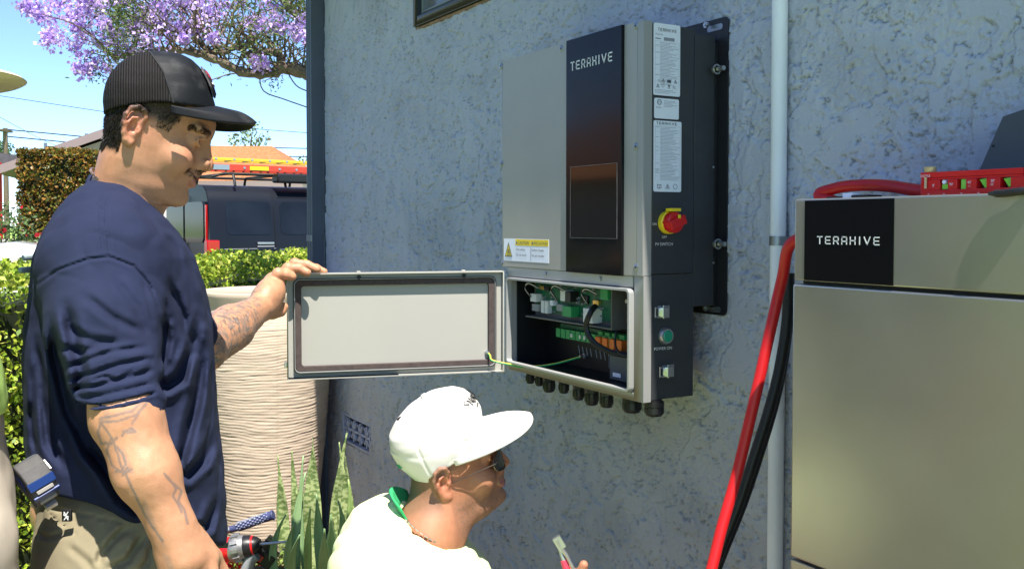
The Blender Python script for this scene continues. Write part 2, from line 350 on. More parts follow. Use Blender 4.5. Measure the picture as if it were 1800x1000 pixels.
b = MB(); p0 = ony(1008, 124, IY); p1 = ony(1080, 112, IY); logo(b, (p0.x, IY-.0071, p0.z-.001), AX, AZ, -AY, p1.x-p0.x, .0185, .0031); b.build('logo', MT['white_print'], gp)
# strip between cover and door opening
b = MB(); b.box(IX0+.03, IX1-.04, IY+.004, IY+.012, IZS-.030, IZS-.005); b.build('upper_strip', MT['silver_edge'], inv, bevel=.001)
sc_pts = [(1118,46),(1118,258),(1118,470),(987,86),(881,117),(882,288),(884,463)]
for px, py in sc_pts:
    p = ony(px, py, IY); b = MB(); b.lathe((p.x, IY+.001, p.z), [(.0085,0),(.0085,.0015),(.0062,.003)], 20, (0,-1,0)); sc = b.build('screw', MT['galv'], inv, smooth=True)
    b = MB(); b.lathe((p.x, IY-.0021, p.z), [(.0026,0),(.0026,.0003)], 6, (0,-1,0)); b.build('socket', MT['plate_black'], sc)
for px in (957, 1053):
    p = ony(px, 481+(px-957)*.08, IY); b = MB(); b.lathe((p.x, IY+.004, IZS-.0165), [(.0055,0),(.0055,.003),(.003,.004)], 16, (0,-1,0)); b.build('screw', MT['galv'], inv, smooth=True)
# front flange of the opening
fx0, fx1, fz0, fz1 = IX0+.046, IX1-.040, IZB+.022, IZS-.036
b = MB(); yy0, yy1 = IY+.004, IY+.026
b.box(IX0+.030, fx0-.004, yy0, yy1, IZB, IZS-.030); b.box(fx1+.006, IX1, yy0, yy1, IZB, IZS-.0045); b.box(fx0-.004, fx1+.006, yy0, yy1, IZB, fz0-.004); b.box(fx0-.004, fx1+.006, yy0, yy1, fz1+.004, IZS-.031)
b.build('opening_flange', MT['silver'], inv, bevel=.001)
def rrect(x0, x1, z0, z1, r, n=6):
    pts = []
    for cx, cz, a0 in ((x1-r, z1-r, 0), (x0+r, z1-r, PI/2), (x0+r, z0+r, PI), (x1-r, z0+r, 1.5*PI)):
        for k in range(n+1): a = a0+PI/2*k/n; pts.append((cx+r*math.cos(a), cz+r*math.sin(a)))
    return pts
def ring(mb, outer, inner, f, h0, h1):      # band between two loops, f maps (x,z,h)->point
    n = len(outer); v = [f(p[0], p[1], h0) for p in outer]+[f(p[0], p[1], h1) for p in outer]+[f(p[0], p[1], h1) for p in inner]+[f(p[0], p[1], h0) for p in inner]
    fs = []
    for a in range(4):
        for i in range(n): j = (i+1)%n; fs.append((a*n+i, a*n+j, ((a+1)%4)*n+j, ((a+1)%4)*n+i))
    mb.add(v, fs)
fy = lambda x, z, h: (x, h, z)
b = MB(); ring(b, rrect(fx0-.003, fx1+.005, fz0-.003, fz1+.003, .012), rrect(fx0+.003, fx1-.002, fz0+.003, fz1-.003, .008), fy, IY-.010, yy0+.002)
b.build('sealing_lip', MT['silver_edge'], inv, bevel=.0008)
# inside: circuit boards, terminals, wiring
pc = MB(); py_ = 1.405; pc.box(-2.255, -1.875, py_, py_+.002, 1.262, 1.350); pcb = pc.build('circuit_board', MT['pcb'], inv)
b = MB(); b.box(-2.262, -1.868, py_+.0025, py_+.03, 1.250, 1.262); b.box(-2.262, -1.868, py_-.03, py_+.002, 1.247, 1.2515); b.box(-1.868,-1.865, py_-.03, py_+.04, 1.247, 1.352); b.box(-2.28,-2.262, py_+.01, py_+.03, 1.262, 1.352)
b.build('board_tray', mat('tray_grey', (.14,.14,.135), .5, .3), pcb, bevel=.0008)
def comp(name, x0, x1, z0, z1, d, m, par, y=None):
    y = py_ if y is None else y; b = MB(); b.box(x0, x1, y-d, y, z0, z1); return b.build(name, MT[m], par, bevel=.001)
comp('connector', -2.250,-2.222,1.290,1.312,.022,'white_plastic',pcb); comp('connector', -2.205,-2.190,1.262,1.296,.016,'white_plastic',pcb); comp('connector', -2.186,-2.172,1.262,1.296,.016,'white_plastic',pcb)
comp('relay', -2.245,-2.212,1.265,1.284,.02,'grey_plastic',pcb); comp('relay', -2.07,-2.045,1.302,1.328,.028,'black_plastic',pcb); comp('connector', -2.098,-2.073,1.302,1.330,.024,'white_plastic',pcb)
comp('terminal_block', -2.085,-2.045,1.263,1.290,.026,'term_green',pcb); comp('terminal_block', -1.918,-1.888,1.318,1.346,.026,'term_green',pcb); comp('relay', -2.125,-2.095,1.274,1.292,.018,'grey_plastic',pcb)
comp('chip', -2.200,-2.176,1.322,1.334,.01,'black_plastic',pcb); comp('chip', -2.225,-2.202,1.324,1.334,.008,'brass',pcb); comp('chip', -2.03,-2.0,1.30,1.32,.006,'black_plastic',pcb)
comp('capacitor', -2.160,-2.146,1.285,1.299,.016,'label_white',pcb); comp('tag', -1.985,-1.945,1.256,1.292,.030,'white_plastic',pcb); comp('chip', -1.975,-1.95,1.30,1.312,.008,'brass',pcb)
for i in range(46):
    x = rnd.uniform(-2.25,-1.90); z = rnd.uniform(1.266,1.345); s = rnd.uniform(.002,.005); b = MB() if i == 0 else b; b.box(x, x+s*1.6, py_-.004-s, py_-.0005, z, z+s)
b.build('small_component', MT['grey_plastic'], pcb)['kind'] = 'stuff'
def wires(pts, r, m, par, name='wire'): b = MB(); b.tube(spline(pts, 6), r, 8); return b.build(name, MT[m], par, smooth=True)
for x in (-2.245, -2.115, -1.975):
    for k in range(3): wires([(x, py_-.02, 1.30), (x-.004+.004*k, py_-.038-.003*k, 1.322+.004*k), (x+.018, py_-.042, 1.338+.003*k), (x+.034, py_-.02, 1.326+.002*k)], .0014, 'white_plastic' if k % 2 else 'black_plastic', pcb)
wires([(-1.935, py_-.028, 1.30), (-1.925, py_-.05, 1.285), (-1.94, py_-.052, 1.25), (-1.92, py_-.045, 1.215), (-1.87, py_-.03, 1.195), (-1.83, py_-.01, 1.19)], .007, 'cable_black', inv, 'ribbon_cable')
wires([(-1.86, py_-.02, 1.245), (-1.85, py_-.03, 1.215), (-1.83, py_-.03, 1.195), (-1.80, py_-.02, 1.19)], .0025, 'cable_black', inv)
b = MB(); b.box(-2.185, -1.80, 1.44, 1.443, 1.193, 1.232); pc2 = b.build('terminal_board', MT['pcb'], inv)
for i, x in enumerate([-2.18+.0235*k for k in range(11)]):
    comp('terminal', x, x+.019, 1.198, 1.222, .018, 'term_green', pc2, 1.4395)
for x in (-2.105,-2.065,-2.045,-2.025,-2.01): comp('pin', x, x+.006, 1.204, 1.214, .004, 'white_plastic', pc2, 1.4213)
for x in (-1.99,-1.96,-1.93,-1.90):
    comp('terminal', x, x+.02, 1.192, 1.218, .024, 'term_orange', pc2, 1.4394); comp('terminal', x, x+.02, 1.2185, 1.231, .016, 'term_green', pc2, 1.4394)
b = MB()
for k in range(16):
    x = -2.14+.0185*k+(k//4)*.006; b.obox((x+.006, 1.4655, 1.165-.0006*k), Vector((.3,0,-1)).normalized(), AY, Vector((1,0,.3)).normalized(), .011, .0005, .0009)
b.build('terminal_printing', MT['label_grey'], inv)
comp('slot_cover', -1.818,-1.796,1.165,1.262,.05,'grey_plastic',inv,1.466); comp('socket_block', -1.782,-1.755,1.195,1.235,.05,'label_grey',inv,1.46); comp('socket_block', -1.776,-1.76,1.20,1.23,.004,'plate_black',inv,1.4095)
comp('antenna_plate', -1.86,-1.757,1.262,1.342,.03,'foam_brown',inv,1.44)
for px in (-1.835, -1.772):
    b = MB(); b.lathe((px, 1.409, 1.318), [(.008,0),(.008,.006),(.005,.006),(.005,.014),(.003,.014)], 16, (0,-1,0)); b.build('antenna_port', MT['chrome'], inv, smooth=True)
comp('port', -1.826,-1.808,1.305,1.319,.016,'brass',inv,1.4095); comp('port', -1.795,-1.775,1.275,1.293,.02,'white_plastic',inv,1.4095)
comp('breaker', -1.99,-1.92,1.135,1.165,.01,'slab_grey',inv,1.4663); comp('cover_box', -1.915,-1.757,1.122,1.192,.06,'slab_grey',inv,1.4663)
comp('small_tag', -1.900,-1.868,1.130,1.140,.002,'label_white',inv,1.4058)
b = MB(); b.lathe((-2.105, 1.4662, 1.152), [(.006,0),(.006,.006),(.0035,.006),(.0035,.018)], 12, (0,-1,0)); b.build('ground_stud', MT['chrome'], inv, smooth=True)
# labels on the right side
def side_label(name, px0, py0, px1, py1, text_fn, par):
    a = onx(px0, py0, IX1); c = onx(px1, py1, IX1); y0, y1, z1, z0 = a.y, c.y, a.z, c.z
    b = MB(); b.prism(rrect(y0, y1, z0, z1, .004, 3), (IX1-.0003, 0, 0), AY, AZ, AX, .0008); o = b.build(name, MT['label_white'], par); text_fn(o, y0, y1, z0, z1); return o
LX = IX1+.0006
def body_lines(o, y0, y1, z0, z1, seed, grid=True):
    r = random.Random(seed); b = MB(); z = z1; W = y1-y0
    while z > z0:
        y = y0+W*.26 if grid else y0+W*.05; n = 0
        if grid and r.random() < .35: b.box(LX, LX+.0002, y0+W*.07, y0+W*r.uniform(.14,.22), z-.0012, z)
        e = y0+W*r.uniform(.55,.95)
        while y < e: d = r.uniform(.002,.007); b.box(LX, LX+.0002, y, min(y+d, e), z-.0012, z); y += d+.0009
        z -= .0031
    b.build('small_print', MT['label_grey'], o)
    if grid:
        b = MB(); z = z1+.002
        while z > z0: b.box(LX, LX+.0002, y0+W*.05, y1-W*.05, z, z+.00035); z -= .0125
        for k in (.05,.24,.95): b.box(LX+.0003, LX+.0005, y0+W*k, y0+W*k+.0004, z0, z1+.002)
        b.build('table_rule', MT['label_grey'], o)
def icons(o, items):
    b = MB()
    for kind, y, z, s in items:
        O = (LX, y, z)
        if kind == 'tri': b.stroke([(-s,-s*.8),(s,-s*.8),(0,s),(-s,-s*.8)], s*.2, O, AY, AZ, AX); b.stroke([(0,s*.35),(0,-s*.2)], s*.22, O, AY, AZ, AX); b.stroke([(0,-s*.48),(0,-s*.55)], s*.2, O, AY, AZ, AX)
        if kind == 'circ': b.stroke([(s*math.cos(k*PI/8), s*math.sin(k*PI/8)) for k in range(17)], s*.16, O, AY, AZ, AX)
        if kind == 'book': b.stroke([(-s,s*.7),(-s,-s*.7),(0,-s),(s,-s*.7),(s,s*.7),(0,s*.4),(-s,s*.7)], s*.22, O, AY, AZ, AX); b.stroke([(0,s*.4),(0,-s)], s*.2, O, AY, AZ, AX)
        if kind == 'bin': b.stroke([(-s*.6,s*.5),(s*.6,s*.5),(s*.4,-s*.4),(-s*.4,-s*.4),(-s*.6,s*.5)], s*.2, O, AY, AZ, AX); b.stroke([(-s*.8,s*.9),(s*.8,-s*.8)], s*.16, O, AY, AZ, AX); b.stroke([(s*.8,s*.9),(-s*.8,-s*.8)], s*.16, O, AY, AZ, AX); b.box(LX, LX+.0003, y-s*.6, y+s*.6, z-s*1.3, z-s*1.05)
        if kind == 'fc': b.text('FC', s*2.6, (LX, y-s, z-s), AY, AZ, AX)
        if kind == 'chip': b.box(LX, LX+.0002, y-s*1.2, y+s*1.2, z-s*.8, z+s*.6)
        if kind == 'hot': b.stroke([(s*.8*math.cos(k*PI/8), s*.8*math.sin(k*PI/8)) for k in range(17)], s*.16, O, AY, AZ, AX); b.text('ET', s*1.1, (LX, y-s*.55, z-s*.4), AY, AZ, AX)
    b.build('icon', MT['label_ink'], o)
def lab1(o, y0, y1, z0, z1):
    W = y1-y0; b = MB(); logo(b, (LX, y0+W*.16, z1-.017), AY, AZ, AX, W*.68, .006, .0011)
    b.text('Model No', .0052, (LX, y0+W*.06, z1-.0265), AY, AZ, AX); r = random.Random(4); y = y0+W*.38
    while y < y0+W*.78: d = r.uniform(.0005,.0016); b.box(LX, LX+.0002, y, y+d, z1-.0375, z1-.030); y += d+r.uniform(.0005,.001)
    b.box(LX, LX+.0002, y0+W*.06, y0+W*.26, z1-.035, z1-.033); b.build('heading', MT['label_ink'], o)
    body_lines(o, y0, y1, z1-.138, z1-.042, 5); H = z0
    icons(o, [('circ', y0+W*.2, z0+.032, .0028), ('tri', y0+W*.36, z0+.033, .0042), ('chip', y0+W*.58, z0+.033, .0045), ('tri', y0+W*.82, z0+.033, .0042),
              ('tri', y0+W*.16, z0+.021, .0042), ('circ', y0+W*.35, z0+.022, .0034), ('bin', y0+W*.58, z0+.022, .004), ('fc', y0+W*.76, z0+.0195, .0035)])
    body_lines(o, y0, y1, z0+.004, z0+.0125, 9, False)
def lab2(o, y0, y1, z0, z1):
    W = y1-y0; icons(o, [('hot', y0+W*.2, z1-.009, .0072)]); body_lines(o, y0+W*.36, y1, z1-.018, z1-.005, 12, False)
    b = MB(); b.text('Intertek', .0046, (LX, y0+W*.06, z1-.022), AY, AZ, AX); b.build('heading', MT['label_ink'], o)
def lab3(o, y0, y1, z0, z1):
    W = y1-y0; b = MB(); logo(b, (LX, y0+W*.1, z1-.0085), AY, AZ, AX, W*.72, .005, .001); b.build('heading', MT['label_ink'], o)
    body_lines(o, y0, y1, z0+.025, z1-.014, 21); icons(o, [('book', y0+W*.2, z0+.0125, .0052), ('tri', y0+W*.5, z0+.012, .0052), ('circ', y0+W*.78, z0+.012, .0055)])
side_label('label_plate', 1149, 40, 1195, 171, lab1, inv); side_label('label_plate', 1150, 172, 1193, 211, lab2, inv); side_label('label_plate', 1149, 211.5, 1197, 338, lab3, inv)
# caution sticker on the front
a = ony(886, 428, IY); c = ony(965, 470, IY); cx0, cx1, cz0, cz1 = a.x, c.x, 1.4005, 1.4610
b = MB(); b.box(cx0, cx1, IY-.0006, IY+.001, cz0, cz1); st = b.build('caution_sticker', MT['label_white'], inv)
mid = cx0+(cx1-cx0)*.27; m2 = cx0+(cx1-cx0)*.62; YF = IY-.0007
b = MB(); b.box(mid+.001, m2-.0005, YF-.0002, YF, cz1-.018, cz1-.001); b.box(m2+.0005, cx1-.001, YF-.0002, YF, cz1-.018, cz1-.001)
b.prism([(-.0185,-.016),(.0185,-.016),(0,.020)], (cx0+.0265, YF, (cz0+cz1)/2-.002), AX, AZ, -AY, .0003); b.build('yellow_field', MT['yellow'], st)
b = MB(); YT = YF-.0002; b.text('CAUTION', .0125, (mid+.015, YT, cz1-.0145), AX, AZ, -AY, .0003); b.text('PRECAUTION', .0112, (m2+.0135, YT, cz1-.0142), AX, AZ, -AY, .0003)
for q in (mid+.008, m2+.0075): b.prism([(-.0045,-.004),(.0045,-.004),(0,.005)], (q, YT, cz1-.0095), AX, AZ, -AY, .0003)
for l, tx in enumerate(('Hot surface.', 'Do not touch.')): b.text(tx, .0098, (mid+.004, YT, cz1-.0315-l*.0145), AX, AZ, -AY, .0003)
for l, tx in enumerate(('Surface chaude.', 'Ne pas toucher.')): b.text(tx, .0098, (m2+.004, YT, cz1-.0315-l*.0145), AX, AZ, -AY, .0003)
b.stroke([(-.0185,-.016),(.0185,-.016),(0,.020),(-.0185,-.016)], .0022, (cx0+.0265, YT-.0002, (cz0+cz1)/2-.002), AX, AZ, -AY)
for k in (-1,0,1): b.stroke([(k*.004,-.006),(k*.004+.002,-.002),(k*.004-.001,.002),(k*.004+.001,.005)], .0014, (cx0+.0265, YT-.0002, (cz0+cz1)/2-.004), AX, AZ, -AY)
b.stroke([(-.009,-.0105),(.009,-.0105)], .002, (cx0+.0265, YT-.0002, (cz0+cz1)/2-.003), AX, AZ, -AY)
b.box(m2-.0004, m2+.0004, YT-.0002, YT, cz0+.002, cz1-.019); b.build('lettering', MT['label_ink'], st)
# PV switch (yellow base, red knob)
c = onx(1170, 391, IX1); O = Vector((IX1, c.y+.004, c.z))
b = MB(); b.lathe(O, [(.026,0),(.026,.012),(.023,.014)], 32, (1,0,0)); sw = b.build('rotary_switch', MT['yellow'], inv, smooth=True)
b = MB(); b.lathe(O+Vector((.0142,0,0)), [(.0235,0),(.0235,.016),(.021,.019),(.012,.02)], 28, (1,0,0)); b.obox(O+Vector((.026,0,0)), AX, Vector((0,.94,.34)).normalized(), Vector((0,-.34,.94)).normalized(), .016, .0225, .0105)
kn = b.build('knob', MT['red_plastic'], sw, bevel=.0016)
b = MB(); b.box(O.x+.012, O.x+.034, O.y-.014, O.y+.012, O.z+.0245, O.z+.0315); b.box(O.x+.0422, O.x+.0432, O.y-.004, O.y+.004, O.z+.009, O.z+.017); b.build('lock_tab', MT['yellow'], kn, bevel=.001)
b = MB(); P = onx(1146, 396, IX1); b.text('ON', .0078, (LX, P.y, P.z), AY, AZ, AX); b.build('switch_lettering', MT['white_print'], inv); b = MB(); P = onx(1163, 419, IX1); b.text('OFF', .0082, (LX, P.y, P.z), AY, AZ, AX)
P = onx(1151, 432, IX1); b.text('PV SWITCH', .0100, (LX, P.y, P.z), AY, AZ, AX); b.build('switch_lettering', MT['white_print'], inv); b = MB(); P = onx(1149, 616, IX1); b.text('POWER ON', .0098, (LX, P.y, P.z), AY, AZ, AX); b.build('switch_lettering', MT['white_print'], inv)
# power button
c = onx(1169, 590, IX1); b = MB(); b.lathe(c, [(.0195,0),(.0195,.004),(.0165,.010),(.0135,.010)], 32, (1,0,0)); pb = b.build('power_button', MT['chrome'], inv, smooth=True)
b = MB(); b.lathe(c+Vector((.0103,0,0)), [(.0132,0),(.0132,.001),(.0115,.0022)], 28, (1,0,0)); b.build('button_cap', MT['button_green'], pb, smooth=True)
# toggle latches
for px, py in ((1163, 548), (1171, 652)):
    c = onx(px, py, IX1); b = MB(); b.box(IX1, IX1+.0015, c.y-.012, c.y+.022, c.z-.014, c.z+.014); la = b.build('latch', MT['chrome'], inv, bevel=.0008)
    b = MB(); b.prism([(-.014,.006),(-.006,.014),(.010,.013),(.016,.006),(.016,.002),(-.014,.002)], (IX1, c.y, c.z-.011), AY, AX, AZ, .022); b.build('lever', MT['chrome'], la, bevel=.001)
    b = MB()
    for s in (-1, 1): b.cyl((IX1+.005, c.y-.022, c.z+s*.010), (IX1+.010, c.y, c.z+s*.010), .0016, 8)
    b.cyl((IX1+.005, c.y-.022, c.z-.0115), (IX1+.005, c.y-.022, c.z+.0115), .0016, 8); b.cyl((IX1+.006, c.y+.001, c.z-.0145), (IX1+.006, c.y+.001, c.z+.0145), .003, 10); b.build('wire_bail', MT['chrome'], la, smooth=True)
# cable glands under the cabinet
for px, r, by in ((932,.012,674),(948,.012,678),(965,.017,689),(991,.014,691),(1017,.015,703),(1040,.018,712),(1066,.017,716),(1111,.023,725),(1150,.0225,731)):
    yg = 1.385
    p = ony(px, by, yg); x = p.x; z = IZB+.003; gh = max(.026, z-p.z)
    b = MB(); b.lathe((x, yg, z), [(r*.8,0),(r*.8,-.004),(r,-.004),(r,-gh*.4)], 6 if r < .02 else 12); b.lathe((x, yg, z), [(r*.93,-gh*.42),(r*.95,-gh*.82),(r*.8,-gh*.96),(r*.55,-gh)], 24); g = b.build('cable_gland', MT['black_plastic'], inv, smooth=True, auto=30)
    b = MB()
    for k in range(12): a = k*PI/6; b.obox((x+math.cos(a)*r*.95, yg+math.sin(a)*r*.95, z-gh*.62), Vector((math.cos(a), math.sin(a), 0)), Vector((-math.sin(a), math.cos(a), 0)), AZ, .001, r*.08, gh*.17)
    b.build('grip_rib', MT['black_plastic'], g)
# heat sink and mounting plate behind
b = MB(); b.box(IX0+.05, IX1-.001, 1.4905, 1.552, IZB+.21, IZT-.015)
b.build('heat_sink', MT['housing_dark'], inv, bevel=.002)
b = MB()
for z in (1.93, 1.31):
    pass
b.box(IX1-.014, IX1-.0006, 1.5525, 1.562, 1.305, 1.92); b.build('side_bracket', MT['plate_black'], inv, bevel=.001)
bp = MB(); bp.prism(rrect(IX0+.03, -1.674, 1.288, 1.978, .014), (0, 1.5655, 0), AX, AZ, AY, -.003); mp_ = bp.build('mounting_plate', MT['plate_black'], inv, bevel=.0006)
for z in (1.3, 1.957): b = MB(); b.prism(rrect(-1.745, -1.693, z-.006, z+.008, .006), (0, 1.5624, 0), AX, AZ, AY, -.0006); b.build('slot', MT['galv'], mp_)
for px, py in ((1266,121),(1268,429)):
    p = ony(px, py, 1.54); b = MB(); b.lathe((p.x-.02, 1.54, p.z), [(.0095,0),(.0095,.010),(.006,.010),(.006,.032)], 6, (1,0,0)); b.lathe((p.x-.012, 1.54, p.z), [(.012,0),(.012,.002)], 18, (1,0,0)); b.build('bolt', MT['chrome'], inv, smooth=True, auto=30)
for px, py in ((1254,294),(1254,462)):
    p = onx(px, py, IX1-.0008); b = MB(); b.lathe((p.x, p.y, p.z), [(.0028,0),(.0028,.001),(.001,.002)], 10, (1,0,0)); b.build('rivet', MT['chrome'], inv, smooth=True)
b = MB(); b.lathe((-1.735, 1.553, 1.966), [(.008,0),(.008,.006),(.004,.006),(.004,.01)], 6, (0,-1,0)); b.build('anchor_bolt', MT['chrome'], inv, smooth=True, auto=30); b = MB(); b.lathe((-1.735, 1.556, 1.303), [(.008,0),(.008,.006),(.004,.006),(.004,.01)], 6, (0,-1,0)); b.build('anchor_bolt', MT['chrome'], inv, smooth=True, auto=30)
# ------------------------------------------------------------------ the open door
Hn = Vector((IX0+.028, IY-.004, 0)); En = Vector((-2.468, .772, 0)); dd = (En-Hn).normalized(); nn = Vector((0,0,1)).cross(dd); nn = nn if nn.x > 0 else -nn
dz0, dz1, dL = 1.094, 1.372, (En-Hn).length
fd = lambda s, z, h: Hn+dd*s+nn*h+AZ*z
def dbox(mb, s0, s1, z0, z1, h0, h1): c = Hn+dd*((s0+s1)/2)+nn*((h0+h1)/2)+AZ*((z0+z1)/2); mb.obox(c, dd, nn, AZ, (s1-s0)/2, (h1-h0)/2, (z1-z0)/2)
b = MB(); dbox(b, .004, dL, dz0, dz1, -.022, -.018)
for q in ((.004, dL, dz1-.003, dz1), (.004, dL, dz0, dz0+.003)): dbox(b, q[0], q[1], q[2], q[3], -.018, .010)
for q in ((.004, .007), (dL-.003, dL)): dbox(b, q[0], q[1], dz0+.003, dz1-.003, -.018, .010)
door = b.build('door', MT['door_grey'], inv, bevel=.0012)
b = MB(); ring(b, rrect(.0072, dL-.0032, dz0+.0032, dz1-.0032, .004), rrect(.030, dL-.024, dz0+.022, dz1-.022, .010), fd, -.0178, -.009); b.build('inner_rim', MT['door_grey'], door, bevel=.001)
b = MB(); ring(b, rrect(.024, dL-.017, dz0+.015, dz1-.014, .016), rrect(.0275, dL-.0205, dz0+.0185, dz1-.0175, .013), fd, -.0178, -.001); b.build('channel', MT['silver_edge'], door)
b = MB(); ring(b, rrect(.0279, dL-.0209, dz0+.0189, dz1-.0179, .0125), rrect(.044, dL-.037, dz0+.033, dz1-.034, .008), fd, -.0178, -.005); b.build('gasket', MT['foam_brown'], door, bevel=.002)
b = MB(); ring(b, rrect(.0240, dL-.0165, dz0+.0145, dz1-.0136, .0165), rrect(.0262, dL-.019, dz0+.0165, dz1-.0160, .0145), fd, -.002, .0012); b.build('gasket_lip', MT['gasket'], door)
for s in (.115, .40):
    b = MB(); c = fd(s, dz1-.012, .0); b.lathe(c, [(.0055,-.003),(.0055,.003)], 14, tuple(nn)); b.build('screw', MT['gasket'], door, smooth=True)
    b = MB(); dbox(b, s-.005, s+.005, dz1, dz1+.004, -.014, -.004); b.build('stop_bump', MT['door_grey'], door, bevel=.001)
for z in (1.335, 1.135):
    b = MB(); dbox(b, dL+.0005, dL+.0075, z-.011, z+.004, -.016, -.006); b.build('keeper', MT['chrome'], door, bevel=.001)
for z in (1.30, 1.18):
    b = MB(); b.box(IX0+.0305, IX0+.0425, IY-.001, IY+.003, z-.023, z+.023); hg = b.build('hinge', MT['black_plastic'], inv, bevel=.001)
    b = MB()
    for k in (-.014, .014): b.lathe((IX0+.0365, IY-.0012, z+k), [(.003,0),(.003,.001)], 10, (0,-1,0))
    b.build('hinge_screw', MT['galv'], hg)
gw = [fd(.046, 1.146, -.012), fd(.044, 1.140, .01), fd(.04, 1.128, .022), Vector((-2.27, 1.33, 1.118)), Vector((-2.22, 1.345, 1.117)), Vector((-2.17, 1.40, 1.125)), Vector((-2.105, 1.452, 1.150))]
pts = spline(gw, 8); b = MB(); b.tube(pts, .0026, 10); w1 = b.build('ground_wire', MT['wire_green'], inv, smooth=True)
b = MB(); b.tube([p+Vector((0,0,.0011))+nn*.0003 for p in pts], .0019, 8); b.build('stripe', MT['wire_yellow'], w1, smooth=True)
b = MB(); c = fd(.046, 1.146, -.018); b.lathe(c, [(.007,0),(.007,.006),(.0035,.006),(.0035,.016)], 6, tuple(nn)); b.build('ground_stud', MT['chrome'], door, smooth=True, auto=30)
# ================================================================== BATTERY CABINET
BX0, BX1, BY0, BY1, BZT, BZS, BZL = -1.1935, -.52, 1.27, 1.55, 1.5435, 1.4005, .9185
bat = thing('battery_cabinet', 'tall brushed-metal battery cabinet with black logo panel beside conduit', 'battery cabinet', ((BX0+BX1)/2, (BY0+BY1)/2, 0))
b = MB(); b.box(BX0, BX1, BY0, BY1, BZS+.003, BZT); mat('steel_battery', (.38,.365,.32), .34, .75, noise=.03, nscale=6, bump=.03, bscale=1200, rn=.03, detail=8)
hd = b.build('head_module', MT['steel_battery'], bat, bevel=.003)
b = MB(); b.box(-1.170, -.9905, BY0-.0012, BY0+.001, BZS+.0045, BZT-.003); bpn = b.build('logo_panel', mat('panel_matte_black', (.004,.004,.005), .4, spec=.12), hd)
b = MB(); p0 = ony(1438, 432, BY0); p1 = ony(1546, 432, BY0); logo(b, (p0.x, BY0-.0013, 1.4680), AX, AZ, -AY, p1.x-p0.x, .0115, .0018); b.build('logo', MT['white_print'], bpn)
for z0, z1 in ((BZL+.002, BZS-.003), (.43, BZL-.002)):
    b = MB(); b.box(BX0-.002, BX1, BY0-.001, BY1, z0, z1); b.build('battery_module', MT['steel_battery'], bat, bevel=.0035)
b = MB(); b.box(BX0+.01, BX1-.01, BY0+.012, BY1-.01, .06, BZT-.03); b.build('core', MT['gasket'], bat)
b = MB(); b.box(BX0-.002, BX1, BY0-.001, BY1, .04, .426); b.build('battery_module', MT['steel_battery'], bat, bevel=.0035)
b = MB(); b.box(BX0+.02, BX1-.02, BY0+.02, BY1-.01, 0, .0395); b.build('plinth', MT['black_plastic'], bat)
# ================================================================== CONDUIT
con = thing('conduit_pipe', 'white vertical plastic conduit strapped to the stucco wall', 'pipe', (-1.501, 1.552, 0))
b = MB(); b.tube([(-1.501, 1.5475, 0), (-1.5005, 1.5475, 1.4), (-1.5025, 1.5475, 2.86)], .0170, 24); b.build('pipe', MT['pvc'], con, smooth=True)
b = MB(); n = 14
v = []
for z in (1.455, 1.475):
    for r in (.0174, .0186):
        for k in range(n+1): a = PI+PI*k/n; v.append((-1.501+r*math.cos(a), 1.5475+r*math.sin(a), z))
m_ = n+1; fs = []
for k in range(n): fs += [(k, k+1, 2*m_+k+1, 2*m_+k), (m_+k, m_+k+1, 3*m_+k+1, 3*m_+k), (k, k+1, m_+k+1, m_+k), (2*m_+k, 2*m_+k+1, 3*m_+k+1, 3*m_+k)]
b.add(v, fs); b.box(-1.544, -1.5196, 1.5655, 1.5675, 1.455, 1.475); b.box(-1.5196, -1.5186, 1.5475, 1.5675, 1.455, 1.475); b.box(-1.4834, -1.4824, 1.5475, 1.5675, 1.455, 1.475); cl = b.build('pipe_strap', MT['galv'], con, smooth=True, auto=30)
b = MB(); b.lathe((-1.534, 1.5654, 1.465), [(.005,0),(.005,.002),(.002,.0035)], 12, (0,-1,0)); b.build('screw', MT['galv'], cl, smooth=True)
# ================================================================== CABLES
rc = spline([ony(1690,342,1.43),ony(1620,336,1.44),ony(1560,327,1.45),(*ony(1510,326,1.45),),ony(1470,331,1.45),ony(1440,345,1.445),(-1.203,1.44,1.525),(-1.213,1.40,1.48)]+[at(px,py,t) for px,py,t in ((1394,425,1.82),(1375,490,1.86),(1352,590,1.87),(1327,700,1.87),(1296,830,1.87),(1268,930,1.86),(1248,1010,1.85),(1220,1100,1.85),(1170,1250,1.9))], 8)
b = MB(); b.tube(rc, .0110, 16); tag(b.build('power_cable', MT['cable_red'], None, smooth=True), 'thick red power cable looping off the battery cabinet top', 'cable')
for k, (dx, lab) in enumerate(((0, 'black power cable hanging behind the red one, nearer the pipe'), (6, 'black power cable hanging beside its twin, nearer the battery cabinet'))):
    pts = spline([at(px+dx*s, py, 1.97+.012*k) for px, py, s in ((1386,480,.2),(1384,560,.2),(1372,640,.5),(1355,710,.8),(1330,790,1),(1300,880,1),(1268,960,1),(1248,1010,1),(1200,1120,1),(1130,1260,1))], 8)
    b = MB(); b.tube(pts, .0112, 12); tag(b.build('power_cable', MT['cable_black'], None, smooth=True), lab, 'cable', 'black cables beside the battery cabinet')
